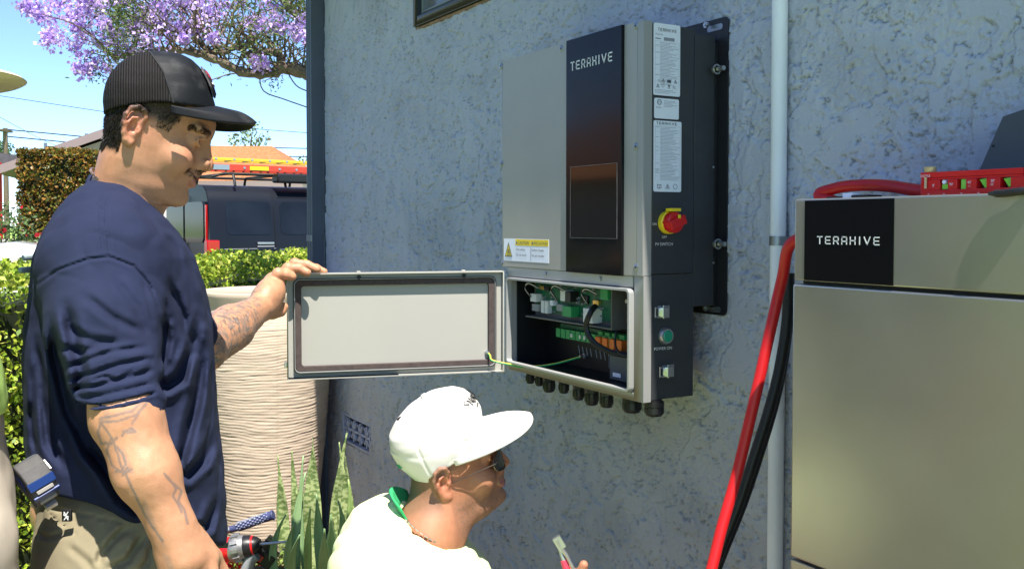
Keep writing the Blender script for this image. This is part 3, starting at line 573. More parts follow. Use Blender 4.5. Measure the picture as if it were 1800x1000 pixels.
# ================================================================== ON TOP OF THE BATTERY
lv = thing('spirit_level', 'small red spirit level with green vials lying on battery cabinet', 'level', (-.9, 1.33, BZT))
la, lb = ony(1624, 343, 1.37), ony(1830, 343, 1.37); ex = (Vector((lb.x, 1.375, 0))-Vector((la.x, 1.37, 0))).normalized(); ey = AZ.cross(ex)
L = (lb.x-la.x)+.02; O = Vector((la.x, 1.37, BZT+.0008)); H_ = .039
wins = [(.034,.048),(.064,.079),(.096,.112),(.134,.150)]
b = MB()
def lbox(s0, s1, h0, h1, d0=-.009, d1=.009): b.obox(O+ex*((s0+s1)/2)+AZ*((h0+h1)/2)+ey*((d0+d1)/2), ex, ey, AZ, (s1-s0)/2, (d1-d0)/2, (h1-h0)/2)
lbox(0, L-.03, 0, .010); 
wz0, wz1 = .0102, .0262; xs = 0.0
for (w0, w1) in wins: lbox(xs, w0, wz0, wz1); xs = w1
lbox(xs, L-.03, wz0, wz1); lbox(0.0, L-.045, .0264, .030, -.008, .008); lbox(0, L-.045, .0302, H_, -.010, .010)
b.prism([(L-.0448,.0302),(L-.0448,H_),(L-.04,H_),(L-.005,.010),(L-.03,.010)], O-ey*.009, ex, AZ, ey, .018)
lf = b.build('frame', MT['red_plastic'], lv, bevel=.0009)
for i, (w0, w1) in enumerate(wins):
    b = MB()
    c = O+ex*((w0+w1)/2)+AZ*.0182
    if i == 1: b.obox(c, ex, ey, AZ, .0042, .004, .0078)
    elif i == 0: b.obox(c-AZ*.003, ex, ey, AZ, .0062, .004, .004)
    else: b.prism([(-.006,.006),(.0055,.0075),(.0065,-.0055),(.003,-.0075)], c-ey*.004, ex, AZ, ey, .008)
    b.build('vial', MT['vial'], lv, bevel=.0006)
b = MB(); lbox(.03, .155, wz0+.0005, wz1-.0005, .0075, .0085); b.build('dark_backing', MT['gasket'], lv)
b = MB(); c = O+ex*.0415+AZ*.0225; b.lathe(c-ey*.003, [(.0032,0),(.0032,.006)], 14, tuple(-ey)); b.build('bubble', MT['label_white'], lv, smooth=True)
b = MB(); OF = O-ey*.0092; LY = -ey
for tx, s, h, sz in (('DOYLE', .0, .0315, .0052), ("0'", .0205, .0155, .0058), ("90'", .050, .0165, .0056), ("45'", .0805, .0185, .0056), ("1:1", .0815, .0135, .0035), ("30'", .118, .0195, .0056), ("22'", .118, .0145, .0045)):
    b.text(tx, sz*1.05, OF+ex*(s+.001)+AZ*h+(LY*.0012 if h > .03 else Vector()), ex, AZ, LY, .0003)
for s in (.015,.042,.072,.10,.128): b.obox(OF+ex*s+AZ*.004+LY*.0003, ex, ey, AZ, .0012, .0003, .0005)
b.build('lettering', MT['white_print'], lv)
b = MB(); c = O+ex*.011+AZ*H_; b.lathe(c, [(.0085,0),(.0095,.002),(.0095,.008),(.008,.0095)], 18); b.cyl(c-AZ*.026-ey*.0115, c-AZ*.008-ey*.0115, .002, 8); b.build('thumb_screw', mat('thumb', (.55,.42,.22), .4, .3), lv, smooth=True, auto=40)
# grey slab leaning on the wall, strap, small connector
b = MB(); pl = [ony(px, py, 1.50) for px, py in ((1700,345),(1727,285),(1762,205),(1840,178),(1990,170),(1990,345))]
b.prism([(p.x, p.z) for p in pl], (0, 1.50, 0), AX, AZ, AY, .018); sb = b.build('panel_board', MT['slab_grey'], None, bevel=.002); tag(sb, 'dark grey angular board leaning on the wall behind the level', 'board')
sb.location = (0, 0, 0)
b = MB(); q = p_ = ony(1768, 218, 1.4996)
b = MB(); hp = ony(1746, 257, 1.4995); b.lathe((hp.x, 1.4997, hp.z), [(.0022,0),(.0022,.0006)], 8, (0,-1,0)); b.build('screw_hole', MT['gasket'], sb)
s0 = spline([ony(1738,343,1.262)+AZ*.002, ony(1765,341,1.262)+AZ*.001, ony(1800,337,1.265)+AZ*.001, ony(1850,334,1.28), ony(1900,320,1.30), ony(1860,290,1.42), ony(1800,300,1.45)], 6)
b = MB(); b.tube(s0, [.0022, .003, .0038]+[.0055]*(len(s0)-3), 10); s1 = b.build('black_strap', MT['black_plastic'], None, smooth=True); tag(s1, 'black tapered strap end lying over the front edge of the cabinet top', 'strap')
b = MB(); c = ony(1492, 340, 1.36); b.box(c.x-.010, c.x+.012, 1.355, 1.375, BZT+.0005, BZT+.011); o = b.build('cable_clip', MT['label_white'], None, bevel=.0015); tag(o, 'tiny white cable clip lying on the cabinet top under the red cable', 'clip')
b = MB(); b.box(c.x+.0125, c.x+.05, 1.35, 1.385, BZT+.0005, BZT+.007); tag(b.build('cable_lug', MT['gasket'], None, bevel=.002), 'flat black cable lug right of the tiny white clip on the cabinet', 'cable lug'); b = MB(); b.box(c.x-.055, c.x-.012, 1.365, 1.40, BZT+.0005, BZT+.006); tag(b.build('cable_lug', MT['gasket'], None, bevel=.002), 'flat black cable lug left of the tiny white clip on the cabinet', 'cable lug')
# ================================================================== GROUND
mat('lawn', (.20,.36,.05), .9, col2=(.34,.46,.10), nscale=3, bump=1, bscale=60, bdist=.02)
mat('soil', (.20,.16,.11), .95, col2=(.34,.27,.19), nscale=12, bump=1, bscale=60, bdist=.02)
mat('asphalt', (.05,.05,.052), .9, noise=.2, nscale=30, bump=.4, bscale=200, bdist=.004)
mat('concrete', (.34,.32,.29), .85, noise=.1, nscale=10, bump=.3, bscale=150, bdist=.003)
b = MB(); b.box(-600, 300, -400, 400, -1, 0); tag(b.build('lawn', MT['lawn']), None, None, None, 'structure')
b = MB(); b.box(-6.5, 6, -.2, WALL, 0, .004); tag(b.build('planting_bed', MT['soil']), None, None, None, 'structure')
b = MB(); b.box(-9.6, -8.0, -60, 60, 0, .06); tag(b.build('pavement', MT['concrete'], bevel=.01), None, None, None, 'structure')
b = MB(); b.box(-21, -9.6, -90, 90, 0, .006); tag(b.build('road', MT['asphalt']), None, None, None, 'structure')
b = MB(); b.box(-22.6, -21, -60, 60, 0, .12); tag(b.build('pavement', MT['concrete'], bevel=.01), None, None, None, 'structure')
# ================================================================== FOLIAGE HELPERS
def leaf_cloud(name, pts, nrm, size, m, parent, jitter=.9, cols=None, aspect=.5, seed=1, curl=.25):
    r = np.random.RandomState(seed); n = len(pts); pts = np.asarray(pts, float)
    d = r.normal(size=(n, 3)); d /= np.linalg.norm(d, axis=1)[:, None]; N = np.asarray(nrm, float)*(1-jitter)+d*jitter; N /= np.linalg.norm(N, axis=1)[:, None]+1e-9
    t = r.normal(size=(n, 3)); t -= N*(t*N).sum(1)[:, None]; t /= np.linalg.norm(t, axis=1)[:, None]+1e-9; s = np.cross(N, t)
    sz = size*r.uniform(.6, 1.25, n)[:, None]
    V = np.stack([pts-t*sz*.5, pts+s*sz*aspect*.5+N*sz*curl*.3, pts+t*sz*.5-N*sz*curl*.3, pts-s*sz*aspect*.5+N*sz*curl*.3], 1).reshape(-1, 3)
    C = None if cols is None else np.repeat(cols, 4, axis=0)
    return np_mesh(name, V, np.arange(4*n).reshape(-1, 4), m, parent, False, C)
def leafmat(name, rough=.45, trans=.25):
    m = mat(name, (.1,.2,.05), rough, vcol=True, spec=.4); nt = m.node_tree; b_ = nt.nodes['Principled BSDF']
    tr = nt.nodes.new('ShaderNodeBsdfTranslucent'); mx = nt.nodes.new('ShaderNodeMixShader'); mx.inputs[0].default_value = trans
    a = [x for x in nt.nodes if x.type == 'ATTRIBUTE'][0]; nt.links.new(a.outputs['Color'], tr.inputs[0]); out = nt.nodes['Material Output']
    nt.links.new(b_.outputs[0], mx.inputs[1]); nt.links.new(tr.outputs[0], mx.inputs[2]); nt.links.new(mx.outputs[0], out.inputs[0]); return m
leafmat('leaf'); leafmat('petal', .7, .35)
def palette(n, cols, w, seed=1, var=.2):
    r = np.random.RandomState(seed); k = r.choice(len(cols), n, p=np.array(w)/sum(w)); c = np.array(cols)[k]*r.uniform(1-var, 1+var, (n, 1)); return c
def box_hedge(name, label, cat, c, ax, L, W, H, n, size, cols, w, seed, bumpy=.06, z0=0):
    c = Vector(c); ax = Vector(ax).normalized(); ay = AZ.cross(ax); t = thing(name, label, cat, c)
    r = np.random.RandomState(seed); L2, W2 = L/2, W/2
    A = [('s', L*H), ('s2', L*H), ('t', L*W), ('e', W*H), ('e2', W*H)]; tot = sum(a[1] for a in A); P = []; Nn = []
    for k, a in A:
        m_ = int(n*a/tot); u = r.uniform(-1, 1, m_); v = r.uniform(0, 1, m_)
        if k == 's': p = np.stack([u*L2, -W2+0*u, v*H], 1); q = (0,-1,.2)
        if k == 's2': p = np.stack([u*L2, W2+0*u, v*H], 1); q = (0,1,.2)
        if k == 't': p = np.stack([u*L2, (v*2-1)*W2, H+0*u], 1); q = (0,0,1)
        if k == 'e': p = np.stack([-L2+0*u, u*W2, v*H], 1); q = (-1,0,.2)
        if k == 'e2': p = np.stack([L2+0*u, u*W2, v*H], 1); q = (1,0,.2)
        P.append(p); Nn.append(np.tile(np.array(q, float), (m_, 1)))
    P = np.concatenate(P); Nn = np.concatenate(Nn); nz = fbm(P*4+seed, 3); dep = (nz*bumpy-np.abs(r.normal(size=len(P)))*bumpy*.7)[:, None]; P = P+Nn*dep
    B = np.array([ax, ay, AZ]); W3 = P@B+np.array(c); N3 = Nn@B
    cl = palette(len(P), cols, w, seed+100)*(1+.25*np.clip(nz, -1, 1))[:, None]
    leaf_cloud('foliage', W3, N3, size, MT['leaf'], t, .75, cl, .6, seed)
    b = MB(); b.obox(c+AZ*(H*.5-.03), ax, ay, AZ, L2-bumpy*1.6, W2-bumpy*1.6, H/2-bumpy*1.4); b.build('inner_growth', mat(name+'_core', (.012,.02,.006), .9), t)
    b = MB()
    for k in range(max(3, int(L/.5))): x = -L2+.2+(L-.4)*k/max(1, int(L/.5)-1); b.cyl(c+ax*x, c+ax*x+AZ*H*.5, .02, 8)
    b.build('stem', MT['soil'], t); return t
mat('bark', (.16,.12,.085), .9, noise=.35, nscale=14, bump=1, bscale=30, bdist=.02)
# low bright hedge from the left edge to behind the pot
P0 = at(-60, 462, 3.9); P1 = at(520, 480, 6.4)
A0, A1 = Vector((P0.x, P0.y, 0)), Vector((P1.x, P1.y, 0)); dr = (A1-A0).normalized(); mid_ = (A0+A1)/2+AZ.cross(dr)*0
cen = mid_+ (FH*.4)
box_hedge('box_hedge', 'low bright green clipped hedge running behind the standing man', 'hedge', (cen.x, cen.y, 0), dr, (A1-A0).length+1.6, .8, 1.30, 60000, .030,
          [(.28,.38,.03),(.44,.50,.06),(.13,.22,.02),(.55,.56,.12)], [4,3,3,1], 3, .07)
# young shoots standing out of the hedge top
# rusty clipped hedge by the far house
def colpx(px, py, t): p = at(px, py, t); return p
p = colpx(106, 400, 14.5)
box_hedge('clipped_hedge', 'tall square clipped hedge of rusty green leaves beside the far house', 'hedge', (p.x, p.y, .9), RT+FH*.15, 1.06, .5, 1.72, 12000, .055,
          [(.16,.16,.02),(.26,.13,.02),(.32,.17,.03),(.08,.10,.015)], [4,3,3,2], 5, .05)
b = MB(); b.box(p.x-.8, p.x+.8, p.y-.9, p.y+.9, 0, .9); o = b.build('raised_planter', mat('terracotta_wall', (.42,.20,.12), .8, noise=.15, nscale=9), None, bevel=.01); tag(o, 'low terracotta planter wall under the rusty clipped hedge', 'planter wall')
# rose bush
def bush(name, label, cat, c, rx, ry, rz, n, size, cols, w, seed, flowers=None, group=None, trunk=0, dens=.6):
    t = thing(name, label, cat, (c[0], c[1], 0), group); r = np.random.RandomState(seed); d = r.normal(size=(n, 3)); d /= np.linalg.norm(d, axis=1)[:, None]
    rad = r.uniform(0, 1, n)**.35; nz = fbm(d*2.2+seed, 3); P = d*np.array([rx, ry, rz])*(rad*(1+.35*nz))[:, None]+np.array(c)
    keep = fbm(P*(2.2/max(rx, .4))+seed*3, 3) > -dens; P = P[keep]; d = d[keep]
    leaf_cloud('foliage', P, d, size, MT['leaf'], t, .7, palette(len(P), cols, w, seed+100), .55, seed)
    if flowers:
        k, fs, fc, fw = flowers; q = r.choice(len(P), k); leaf_cloud('blossom', P[q]+d[q]*.06, d[q], fs, MT['petal'], t, .8, palette(k, fc, fw, seed), .9, seed+1)
    b = MB()
    for k in range(7 if trunk == 0 else 5):
        a = 2*PI*k/7; e = Vector(c)+Vector((math.cos(a)*rx*.6, math.sin(a)*ry*.6, rz*.35)); s = Vector((c[0]+math.cos(a)*.03, c[1]+math.sin(a)*.03, 0 if trunk == 0 else c[2]-rz))
        b.tube([s, (s+e)/2+Vector((0,0,.1*rz)), e], [.02+trunk*.3, .014+trunk*.2, .006+trunk*.05], 7)
    if trunk: b.tube([(c[0], c[1], 0), (c[0]+.02, c[1], (c[2]-rz)*.6), (c[0], c[1], c[2]-rz*.7)], [trunk*1.2, trunk, trunk*.8], 10)
    b.build('trunk' if trunk else 'stem', MT['bark'], t); return t
p = at(8, 420, 13)
bush('rose_bush', 'rose bush with small red blooms at the left edge by the white house', 'bush', (p.x, p.y, 1.15), .5, .5, .65, 2600, .06, [(.10,.17,.05),(.16,.24,.08),(.05,.09,.03)], [4,3,2], 11, (34, .075, [(.55,.02,.03),(.6,.05,.1)], [3,1]))
# ================================================================== FAR HOUSES
mat('house_white', (.62,.57,.50), .85, noise=.05, nscale=3); mat('house_grey', (.42,.39,.35), .85, noise=.05, nscale=3); mat('roof_grey', (.20,.18,.17), .9, noise=.2, nscale=4, bump=.5, bscale=12)
mat('roof_orange', (.30,.105,.032), .9, col2=(.44,.19,.075), nscale=9, stretch=(1,1,6), bump=.6, bscale=14, bdist=.03)
mat('fascia_brown', (.30,.23,.21), .7)
H1 = thing('gable_house', 'white house with a low gable roof behind the rusty clipped hedge', 'house', at(150, 395, 22))
e0, pk = at(-10, 296, 21.5), at(222, 215, 21.5); e1 = at(356, 268, 21.5); DP = (FH-RT*.335)*8
def gable(mb, a, k, c, th, out=.0): mb.add([a, k, c, a+DP, k+DP, c+DP, a-AZ*th, k-AZ*th, c-AZ*th, a+DP-AZ*th, k+DP-AZ*th, c+DP-AZ*th], [(0,1,4,3),(1,2,5,4),(6,9,10,7),(7,10,11,8),(0,6,7,1),(1,7,8,2),(0,3,9,6),(2,8,11,5)])
b = MB(); gable(b, e0, pk, e1, .10); b.build('roof', MT['roof_grey'], H1)
b = MB(); F_ = -FH*.02; b.add([e0+F_+AZ*.02, pk+F_+AZ*.02, e1+F_+AZ*.02, e0+F_-AZ*.17, pk+F_-AZ*.17, e1+F_-AZ*.17, e0+F_*3+AZ*.02, pk+F_*3+AZ*.02, e1+F_*3+AZ*.02, e0+F_*3-AZ*.17, pk+F_*3-AZ*.17, e1+F_*3-AZ*.17], [(6,7,1,0),(7,8,2,1),(6,9,10,7),(7,10,11,8),(3,4,10,9),(4,5,11,10)]); b.build('bargeboard', MT['fascia_brown'], H1)
r_ = (e1-e0).normalized(); wl, wr = e0+r_*.35+FH*.45, e1-r_*.35+FH*.45; sl_ = (pk.z-e0.z)/((pk-e0).xy.length)
b = MB(); wp = Vector((pk.x, pk.y, pk.z-.12))+FH*.45; zt = e0.z+.35*sl_-.12; ztr = e1.z+.05
q = [Vector((wl.x, wl.y, 0)), Vector((wr.x, wr.y, 0)), Vector((wr.x, wr.y, ztr)), wp, Vector((wl.x, wl.y, zt))]; b.add(q+[v+DP*.95 for v in q], [(4,3,2,1,0),(5,6,7,8,9),(0,1,6,5),(1,2,7,6),(4,0,5,9)]); b.build('wall', MT['house_white'], H1)
b = MB(); c = at(-14, 345, 21.7)+FH*.2; b.obox(Vector((c.x, c.y, 1.9)), RT, FH, AZ, .10, .05, 1.0); b.build('red_door_frame', MT['red_plastic'], H1)
for px, py, h in ((152, 250, .35), (80, 262, .25)):
    c = at(px, py, 24); b = MB(); b.cyl(c-AZ*.5, c+AZ*h*.6, .04, 8); b.build('vent_pipe', MT['galv'], H1)
b = MB(); c = at(20, 420, 17); b.obox(Vector((c.x, c.y, .62)), RT, FH, AZ, 1.6, .1, .62); tag(b.build('garden_wall', MT['house_white'], None, bevel=.02), 'low white garden wall behind the rose bush', 'wall')
H2 = thing('bungalow', 'bungalow with an orange shingle hip roof behind the van', 'house', at(430, 395, 32))
c0 = at(255, 318, 30); c1 = at(532, 318, 30); k0 = at(330, 257, 34); k1 = at(478, 257, 34); bk = FH*8
b = MB(); b.add([c0, c1, c1+bk, c0+bk, k0, k1], [(0,1,5,4),(1,2,5),(2,3,4,5),(3,0,4)]); b.build('roof', MT['roof_orange'], H2)
b = MB(); b.add([c0-AZ*.003, c1-AZ*.003, c1+bk-AZ*.003, c0+bk-AZ*.003]+[v-AZ*.2 for v in (c0, c1, c1+bk, c0+bk)], [(0,1,5,4),(1,2,6,5),(2,3,7,6),(3,0,4,7),(4,5,6,7)]); b.build('fascia', MT['fascia_brown'], H2)
b = MB(); d_ = .5; q = [c0+RT*d_+FH*d_, c1-RT*d_+FH*d_, c1-RT*d_+bk-FH*d_, c0+RT*d_+bk-FH*d_]; b.add([Vector((v.x, v.y, 0)) for v in q]+[v-AZ*.15 for v in q], [(0,1,5,4),(1,2,6,5),(2,3,7,6),(3,0,4,7)]); wl2 = b.build('wall', mat('house_peach', (.55,.36,.25), .85), H2)
for s in (.25, .6):
    b = MB(); w_ = (q[1]-q[0]); c = q[0]+w_*s; b.obox(Vector((c.x, c.y, 1.6))-FH*.02, w_.normalized(), FH, AZ, .7, .03, .55); b.build('window', MT['pane'], wl2)
# flat shed roof seen over the left house
b = MB(); c = at(8, 286, 27); b.obox(c-AZ*.05, RT, FH, AZ, 1.2, 3, .14); hh = b.build('porch_roof', MT['roof_grey'], None); tag(hh, 'thin flat grey porch roof at the far left edge', 'roof')
b = MB()
for s in (-1, 1): b.cyl(Vector((c.x, c.y, 0))+RT*s, Vector((c.x, c.y, c.z-.1))+RT*s, .06, 8)
OFF[hh.name] = Vector((0,0,0)); b.build('post', MT['fascia_brown'], hh)
# ================================================================== POLE AND LINES
pp = at(12, 395, 48); b = MB(); b.cyl((pp.x, pp.y, 0), (pp.x, pp.y, at(12, 226, 48).z), .14, 10, .11); ob = b.build('utility_pole', MT['bark']); tag(ob, 'wooden utility pole at the far left carrying the overhead lines', 'pole')
b = MB(); b.obox((pp.x, pp.y, at(12, 231, 48).z), RT, FH, AZ, .12, .5, .05); b.build('crossarm', MT['bark'], ob)
def line(pts, r, lab, g='overhead power lines'):
    b = MB(); b.tube(spline(pts, 8), r, 5, cap=False); tag(b.build('power_line', MT['gasket']), lab, 'power line', g)
for p_, q_, r_l, lab in (((12,228,48),(570,262,60),.03,'dark power line on the pole, upper of the close pair'), ((12,240,48),(570,277,60),.03,'dark power line on the pole, lower of the close pair'),
                 ((-40,163,40),(620,240,46),.014,'thin overhead line crossing the sky above the pole'), ((-20,196,40),(150,272,70),.012,'thin slanting service line left of the far gable')):
    a, c = at(*p_), at(*q_); line([a, (a*.5+c*.5)-AZ*.25, c], r_l, lab)
a = at(12, 231, 48); line([at(-120,222,40), at(-50,226,44), a], .03, 'short power line running off the left edge from the pole')
# small far trees
p = at(438, 262, 45); bush('street_tree', 'sparse young tree top showing above the orange roof', 'tree', (p.x, p.y, at(440,248,45).z), .95, .95, 1.0, 420, .22, [(.11,.17,.06),(.2,.24,.1),(.22,.17,.08)], [3,2,1], 21, None, 'far street trees', .08, .15)
p = at(532, 300, 50); bush('leafy_tree', 'round yellow-green tree behind the van beside the house corner', 'tree', (p.x, p.y, 3.3), 1.4, 1.4, 1.6, 3000, .16, [(.12,.2,.04),(.2,.28,.06)], [3,2], 22, None, 'far street trees', .12)
p = at(-6, 262, 52); bush('leafy_tree', 'dark green tree at the left edge behind the utility pole', 'tree', (p.x, p.y, 5.3), .9, .9, .9, 1500, .16, [(.06,.12,.03),(.1,.17,.04)], [3,2], 23, None, 'far street trees', .12)
p = at(500, 300, 60); bush('conifer_tree', 'small dark tree right of the orange roof', 'tree', (p.x, p.y, 3.6), .7, .7, 1.3, 900, .15, [(.04,.08,.03),(.07,.12,.04)], [3,2], 24, None, 'far street trees', .12)
# ================================================================== VAN (local axes: L along its length, towards its nose = +Y side)
mat('van_paint', (.007,.009,.014), .4, 0, spec=.3, coat=.1, noise=.15, nscale=1.5); mat('van_glass', (.010,.014,.020), .12, spec=.25, noise=.3, nscale=2); mat('tyre', (.015,.015,.015), .8)
mat('tail_red', (.45,.008,.008), .2, coat=.6); mat('ladder_red', (.6,.06,.03), .5); mat('ladder_yellow', (.78,.52,.04), .5); mat('alu', (.5,.5,.5), .35, .9); mat('white_paint', (.75,.75,.74), .25, coat=.8)
mat('seam_black', (.004,.004,.005), .6)
vc = at(365, 395, 14.7); van = thing('cargo_van', 'dark blue cargo van with roof rack parked in the street', 'van', (vc.x, vc.y, 0))
ang = math.radians(98); VL = Vector((math.cos(ang), math.sin(ang), 0)); VW = AZ.cross(VL)     # VW points away from the camera
VO = Vector((vc.x, vc.y, 0)); vf = lambda l, w, z: VO+VL*l+VW*w+AZ*z
Lv, Wv = 5.4, 1.95
sec = [(0,.35),(-.02,.55),(-.03,1.05),(.0,1.35),(.07,1.85),(.14,2.0),(.26,2.085),(.5,2.12),(.975,2.13)]
sec = sec+[(Wv-a, z) for a, z in sec[-2::-1]]
st_ = [(0,1,1),(.03,1,1),(3.7,1,1),(4.1,.93,1.0),(4.6,.62,.98),(5.1,.55,.96),(5.35,.42,.9),(5.4,.36,.85)]
b = MB(); vv = []; ns = len(sec)
for l, hz, ws in st_:
    for a, z in sec:
        zz = .35+(z-.35)*hz if z > .9 or hz < .6 else z
        lean = .05*(z-.35)/1.7 if l < .02 else 0
        vv.append(vf(l+lean, Wv/2+(a-Wv/2)*ws, zz))
fs = [(i*ns+j, (i+1)*ns+j, (i+1)*ns+(j+1)%ns, i*ns+(j+1)%ns) for i in range(len(st_)-1) for j in range(ns)]+[tuple(range(ns)), tuple(range((len(st_)-1)*ns, len(st_)*ns))[::-1]]
b.add(vv, fs); body = b.build('body', MT['van_paint'], van, smooth=True, auto=40)
def side_x(z):   # lateral offset of the side surface at height z
    for (a0, z0), (a1, z1) in zip(sec[:-1], sec[1:]):
        if z0 <= z <= z1: return a0+(a1-a0)*(z-z0)/(z1-z0)
    return 0
def side_panel(l0, l1, z0, z1, out, m, name, r=.08, parent=van, n=5):
    b = MB(); loop = rrect(l0, l1, z0, z1, r, n); o_ = [vf(x, side_x(z)-out, z) for x, z in loop]; i_ = [vf(x, side_x(z)+.01, z) for x, z in loop]; k = len(loop)
    zs_ = sorted(set([round(z, 4) for _, z in loop]))
    b.add(o_+i_, [tuple(range(k))]+[(j, (j+1)%k, k+(j+1)%k, k+j) for j in range(k)]); return b.build(name, m, parent, smooth=True, auto=30)
def seam(l0, z0, l1, z1, w=.014, m='seam_black', out=.004, name='panel_gap'):
    b = MB(); n = 8; pts = [vf(l0+(l1-l0)*k/n, side_x(z0+(z1-z0)*k/n)-out, z0+(z1-z0)*k/n) for k in range(n+1)]; b.tube(pts, w/2, 6); return b.build(name, MT[m], van, smooth=True)
side_panel(.30, 1.04, 1.34, 1.86, .006, MT['van_glass'], 'quarter_panel_glass'); side_panel(1.2, 2.4, 1.34, 1.86, .006, MT['van_glass'], 'sliding_door_glass')
seam(1.10, .5, 1.10, 1.95); seam(1.18, 1.93, 3.0, 1.93, .01); seam(.25, 1.12, 1.1, 1.12, .012, 'grey_plastic'); seam(1.16, 1.10, 3.4, 1.10, .016, 'galv', name='sliding_rail'); seam(2.5, .5, 2.5, 1.9, .01)
b = MB(); b.obox(vf(.92, side_x(1.2)-.02, 1.205), VL, VW, AZ, .14, .018, .018); b.build('door_handle', MT['chrome'], van, bevel=.006); b = MB(); b.obox(vf(.92, side_x(1.15)-.02, 1.155), VL, VW, AZ, .14, .014, .012); b.build('handle_trim', MT['grey_plastic'], van, bevel=.004)
for w0, wv in ((-.012, 0), (Wv-.1, 1)):
    b = MB(); b.obox(vf(.08, w0+.055, 1.02), VL, VW, AZ, .10, .07, .24); b.build('tail_light', MT['tail_red'], van, bevel=.02)
b = MB(); b.obox(vf(.02, .11, 1.52), VL, VW, AZ, .015, .02, .28); b.build('upper_tail_strip', MT['tail_red'], van, bevel=.006)
for w0 in (.16, 1.02):
    b = MB(); b.prism([(x, z) for x, z in rrect(w0, w0+.78, 1.22, 1.85, .09, 4)], VO+VL*-.008, VW, AZ, VL, .04); b.build('rear_door_glass', MT['van_glass'], van)
b = MB(); b.obox(vf(-.005, .975, 1.2), VL, VW, AZ, .01, .008, .75); b.build('rear_door_gap', MT['seam_black'], van)
b = MB(); b.obox(vf(-.04, .9, .45), VL, VW, AZ, .06, .85, .12); b.build('bumper', MT['black_plastic'], van, bevel=.03)
for l in (.95, 4.35):
    for w_ in (.0, Wv-.22):
        b = MB(); b.lathe(vf(l, w_, .34), [(.2,0),(.33,.01),(.34,.05),(.34,.17),(.33,.21),(.2,.22)], 28, tuple(VW)); wh = b.build('wheel', MT['tyre'], van, smooth=True)
        b = MB(); b.lathe(vf(l, w_-.004 if w_ == 0 else w_+.12, .34), [(.19,0),(.2,.02),(.05,.05)], 18, tuple(VW)); b.build('rim', MT['alu'], wh, smooth=True)
b = MB(); pts = [(3.9,1.30),(4.45,1.28),(4.15,1.75),(3.85,1.80)]; b.prism(pts, VO-VW*.0, VL, AZ, VW, .02); b.build('cab_window', MT['van_glass'], van)
b = MB(); b.obox(vf(4.45, Wv/2, 1.55), (VL-AZ*1.0).normalized(), VW, (VL+AZ).normalized(), .33, .8, .01); b.build('windscreen', MT['van_glass'], van)
# rack
b = MB()
for w_ in (.22, Wv-.22): b.tube([vf(.15, w_, 2.24), vf(.35, w_, 2.29), vf(3.6, w_, 2.29), vf(3.8, w_, 2.22)], .022, 8)
for l in (.5, 1.35, 2.2, 3.1):
    b.tube([vf(l, .14, 2.10), vf(l, .20, 2.26), vf(l, .24, 2.30), vf(l, Wv-.24, 2.30), vf(l, Wv-.20, 2.26), vf(l, Wv-.14, 2.10)], .022, 8)
b.build('roof_rack', MT['gasket'], van, smooth=True)
def ladder(label, w0, z, rail, rung, n0, n1, wid, hh):
    t = thing('ladder', label, 'ladder', vf(n0, w0, z))
    for s in (0, wid):
        b = MB(); b.obox(vf((n0+n1)/2, w0+s, z), VL, VW, AZ, (n1-n0)/2, .015, hh); b.build('rail', MT[rail], t, bevel=.004)
    l = n0+.2
    while l < n1-.05: b = MB(); b.cyl(vf(l, w0-.022, z), vf(l, w0+wid, z), .02, 8); b.build('rung', MT[rung], t); l += .3
    return t
la_ = ladder('long red ladder lying flat on the roof rack of the van', .38, 2.40, 'ladder_red', 'alu', -.35, 4.2, .45, .05)
b = MB(); b.obox(vf(1.0, .36, 2.40), VL, VW, AZ, .16, .004, .032); b.build('yellow_sticker', MT['yellow'], la_); b = MB(); b.obox(vf(.25, .36, 2.40), VL, VW, AZ, .25, .004, .04); b.build('silver_bracket', MT['alu'], la_)
ladder('thin yellow ladder lying on top of the red ladder', .42, 2.53, 'ladder_yellow', 'alu', .1, 4.6, .36, .022)
b = MB(); b.obox(vf(2.6, .12, 2.24), VL, VW, AZ, 1.45, .12, .075); o = b.build('storage_tube', MT['black_plastic'], None, bevel=.03); tag(o, 'long black storage box strapped along the near side of the van roof', 'storage box')
# ================================================================== WHITE CAR
cp = at(-10, 440, 9.4); car = thing('parked_car', 'white car roof showing between the hedge and the rose bush', 'car', (cp.x, cp.y, 0))
CL = (RT*.93+FH*.37).normalized(); CW = AZ.cross(CL); cf = lambda l, w, z: Vector((cp.x, cp.y, 0))+CL*l+CW*w+AZ*z
prof = [(-2.3,.55,.82),(-2.25,.85,.86),(-1.6,.95,.88),(-1.0,.98,.86),(-.45,1.27,.68),(.2,1.33,.66),(.75,1.25,.68),(1.4,.98,.86),(2.1,.93,.86),(2.28,.75,.84),(2.32,.5,.8)]
b = MB(); vv = []
for l, z, w in prof:
    zc = min(z, .95)
    vv += [cf(l, -.88, .25), cf(l, -.9, .6 if z > .6 else z), cf(l, -.86, zc*.98), cf(l, -w, z-.04), cf(l, -w+.12, z), cf(l, w-.12, z), cf(l, w, z-.04), cf(l, .86, zc*.98), cf(l, .9, .6 if z > .6 else z), cf(l, .88, .25)]
n = 10; b.add(vv, [(i*n+j, (i+1)*n+j, (i+1)*n+j+1, i*n+j+1) for i in range(len(prof)-1) for j in range(n-1)]+[tuple(range(n)), tuple(range((len(prof)-1)*n, len(prof)*n))[::-1]]); b.build('body', MT['white_paint'], car, smooth=True, auto=60)
b = MB(); b.add([cf(-.95,-.865,.99), cf(-.42,-.70,1.22), cf(.72,-.70,1.20), cf(1.3,-.865,.99)], [(0,1,2,3)]); b.add([cf(-.95,-.86,.99), cf(-.42,-.69,1.22), cf(.72,-.69,1.20), cf(1.3,-.86,.99)], [(3,2,1,0)]); b.build('side_window', MT['van_glass'], car)
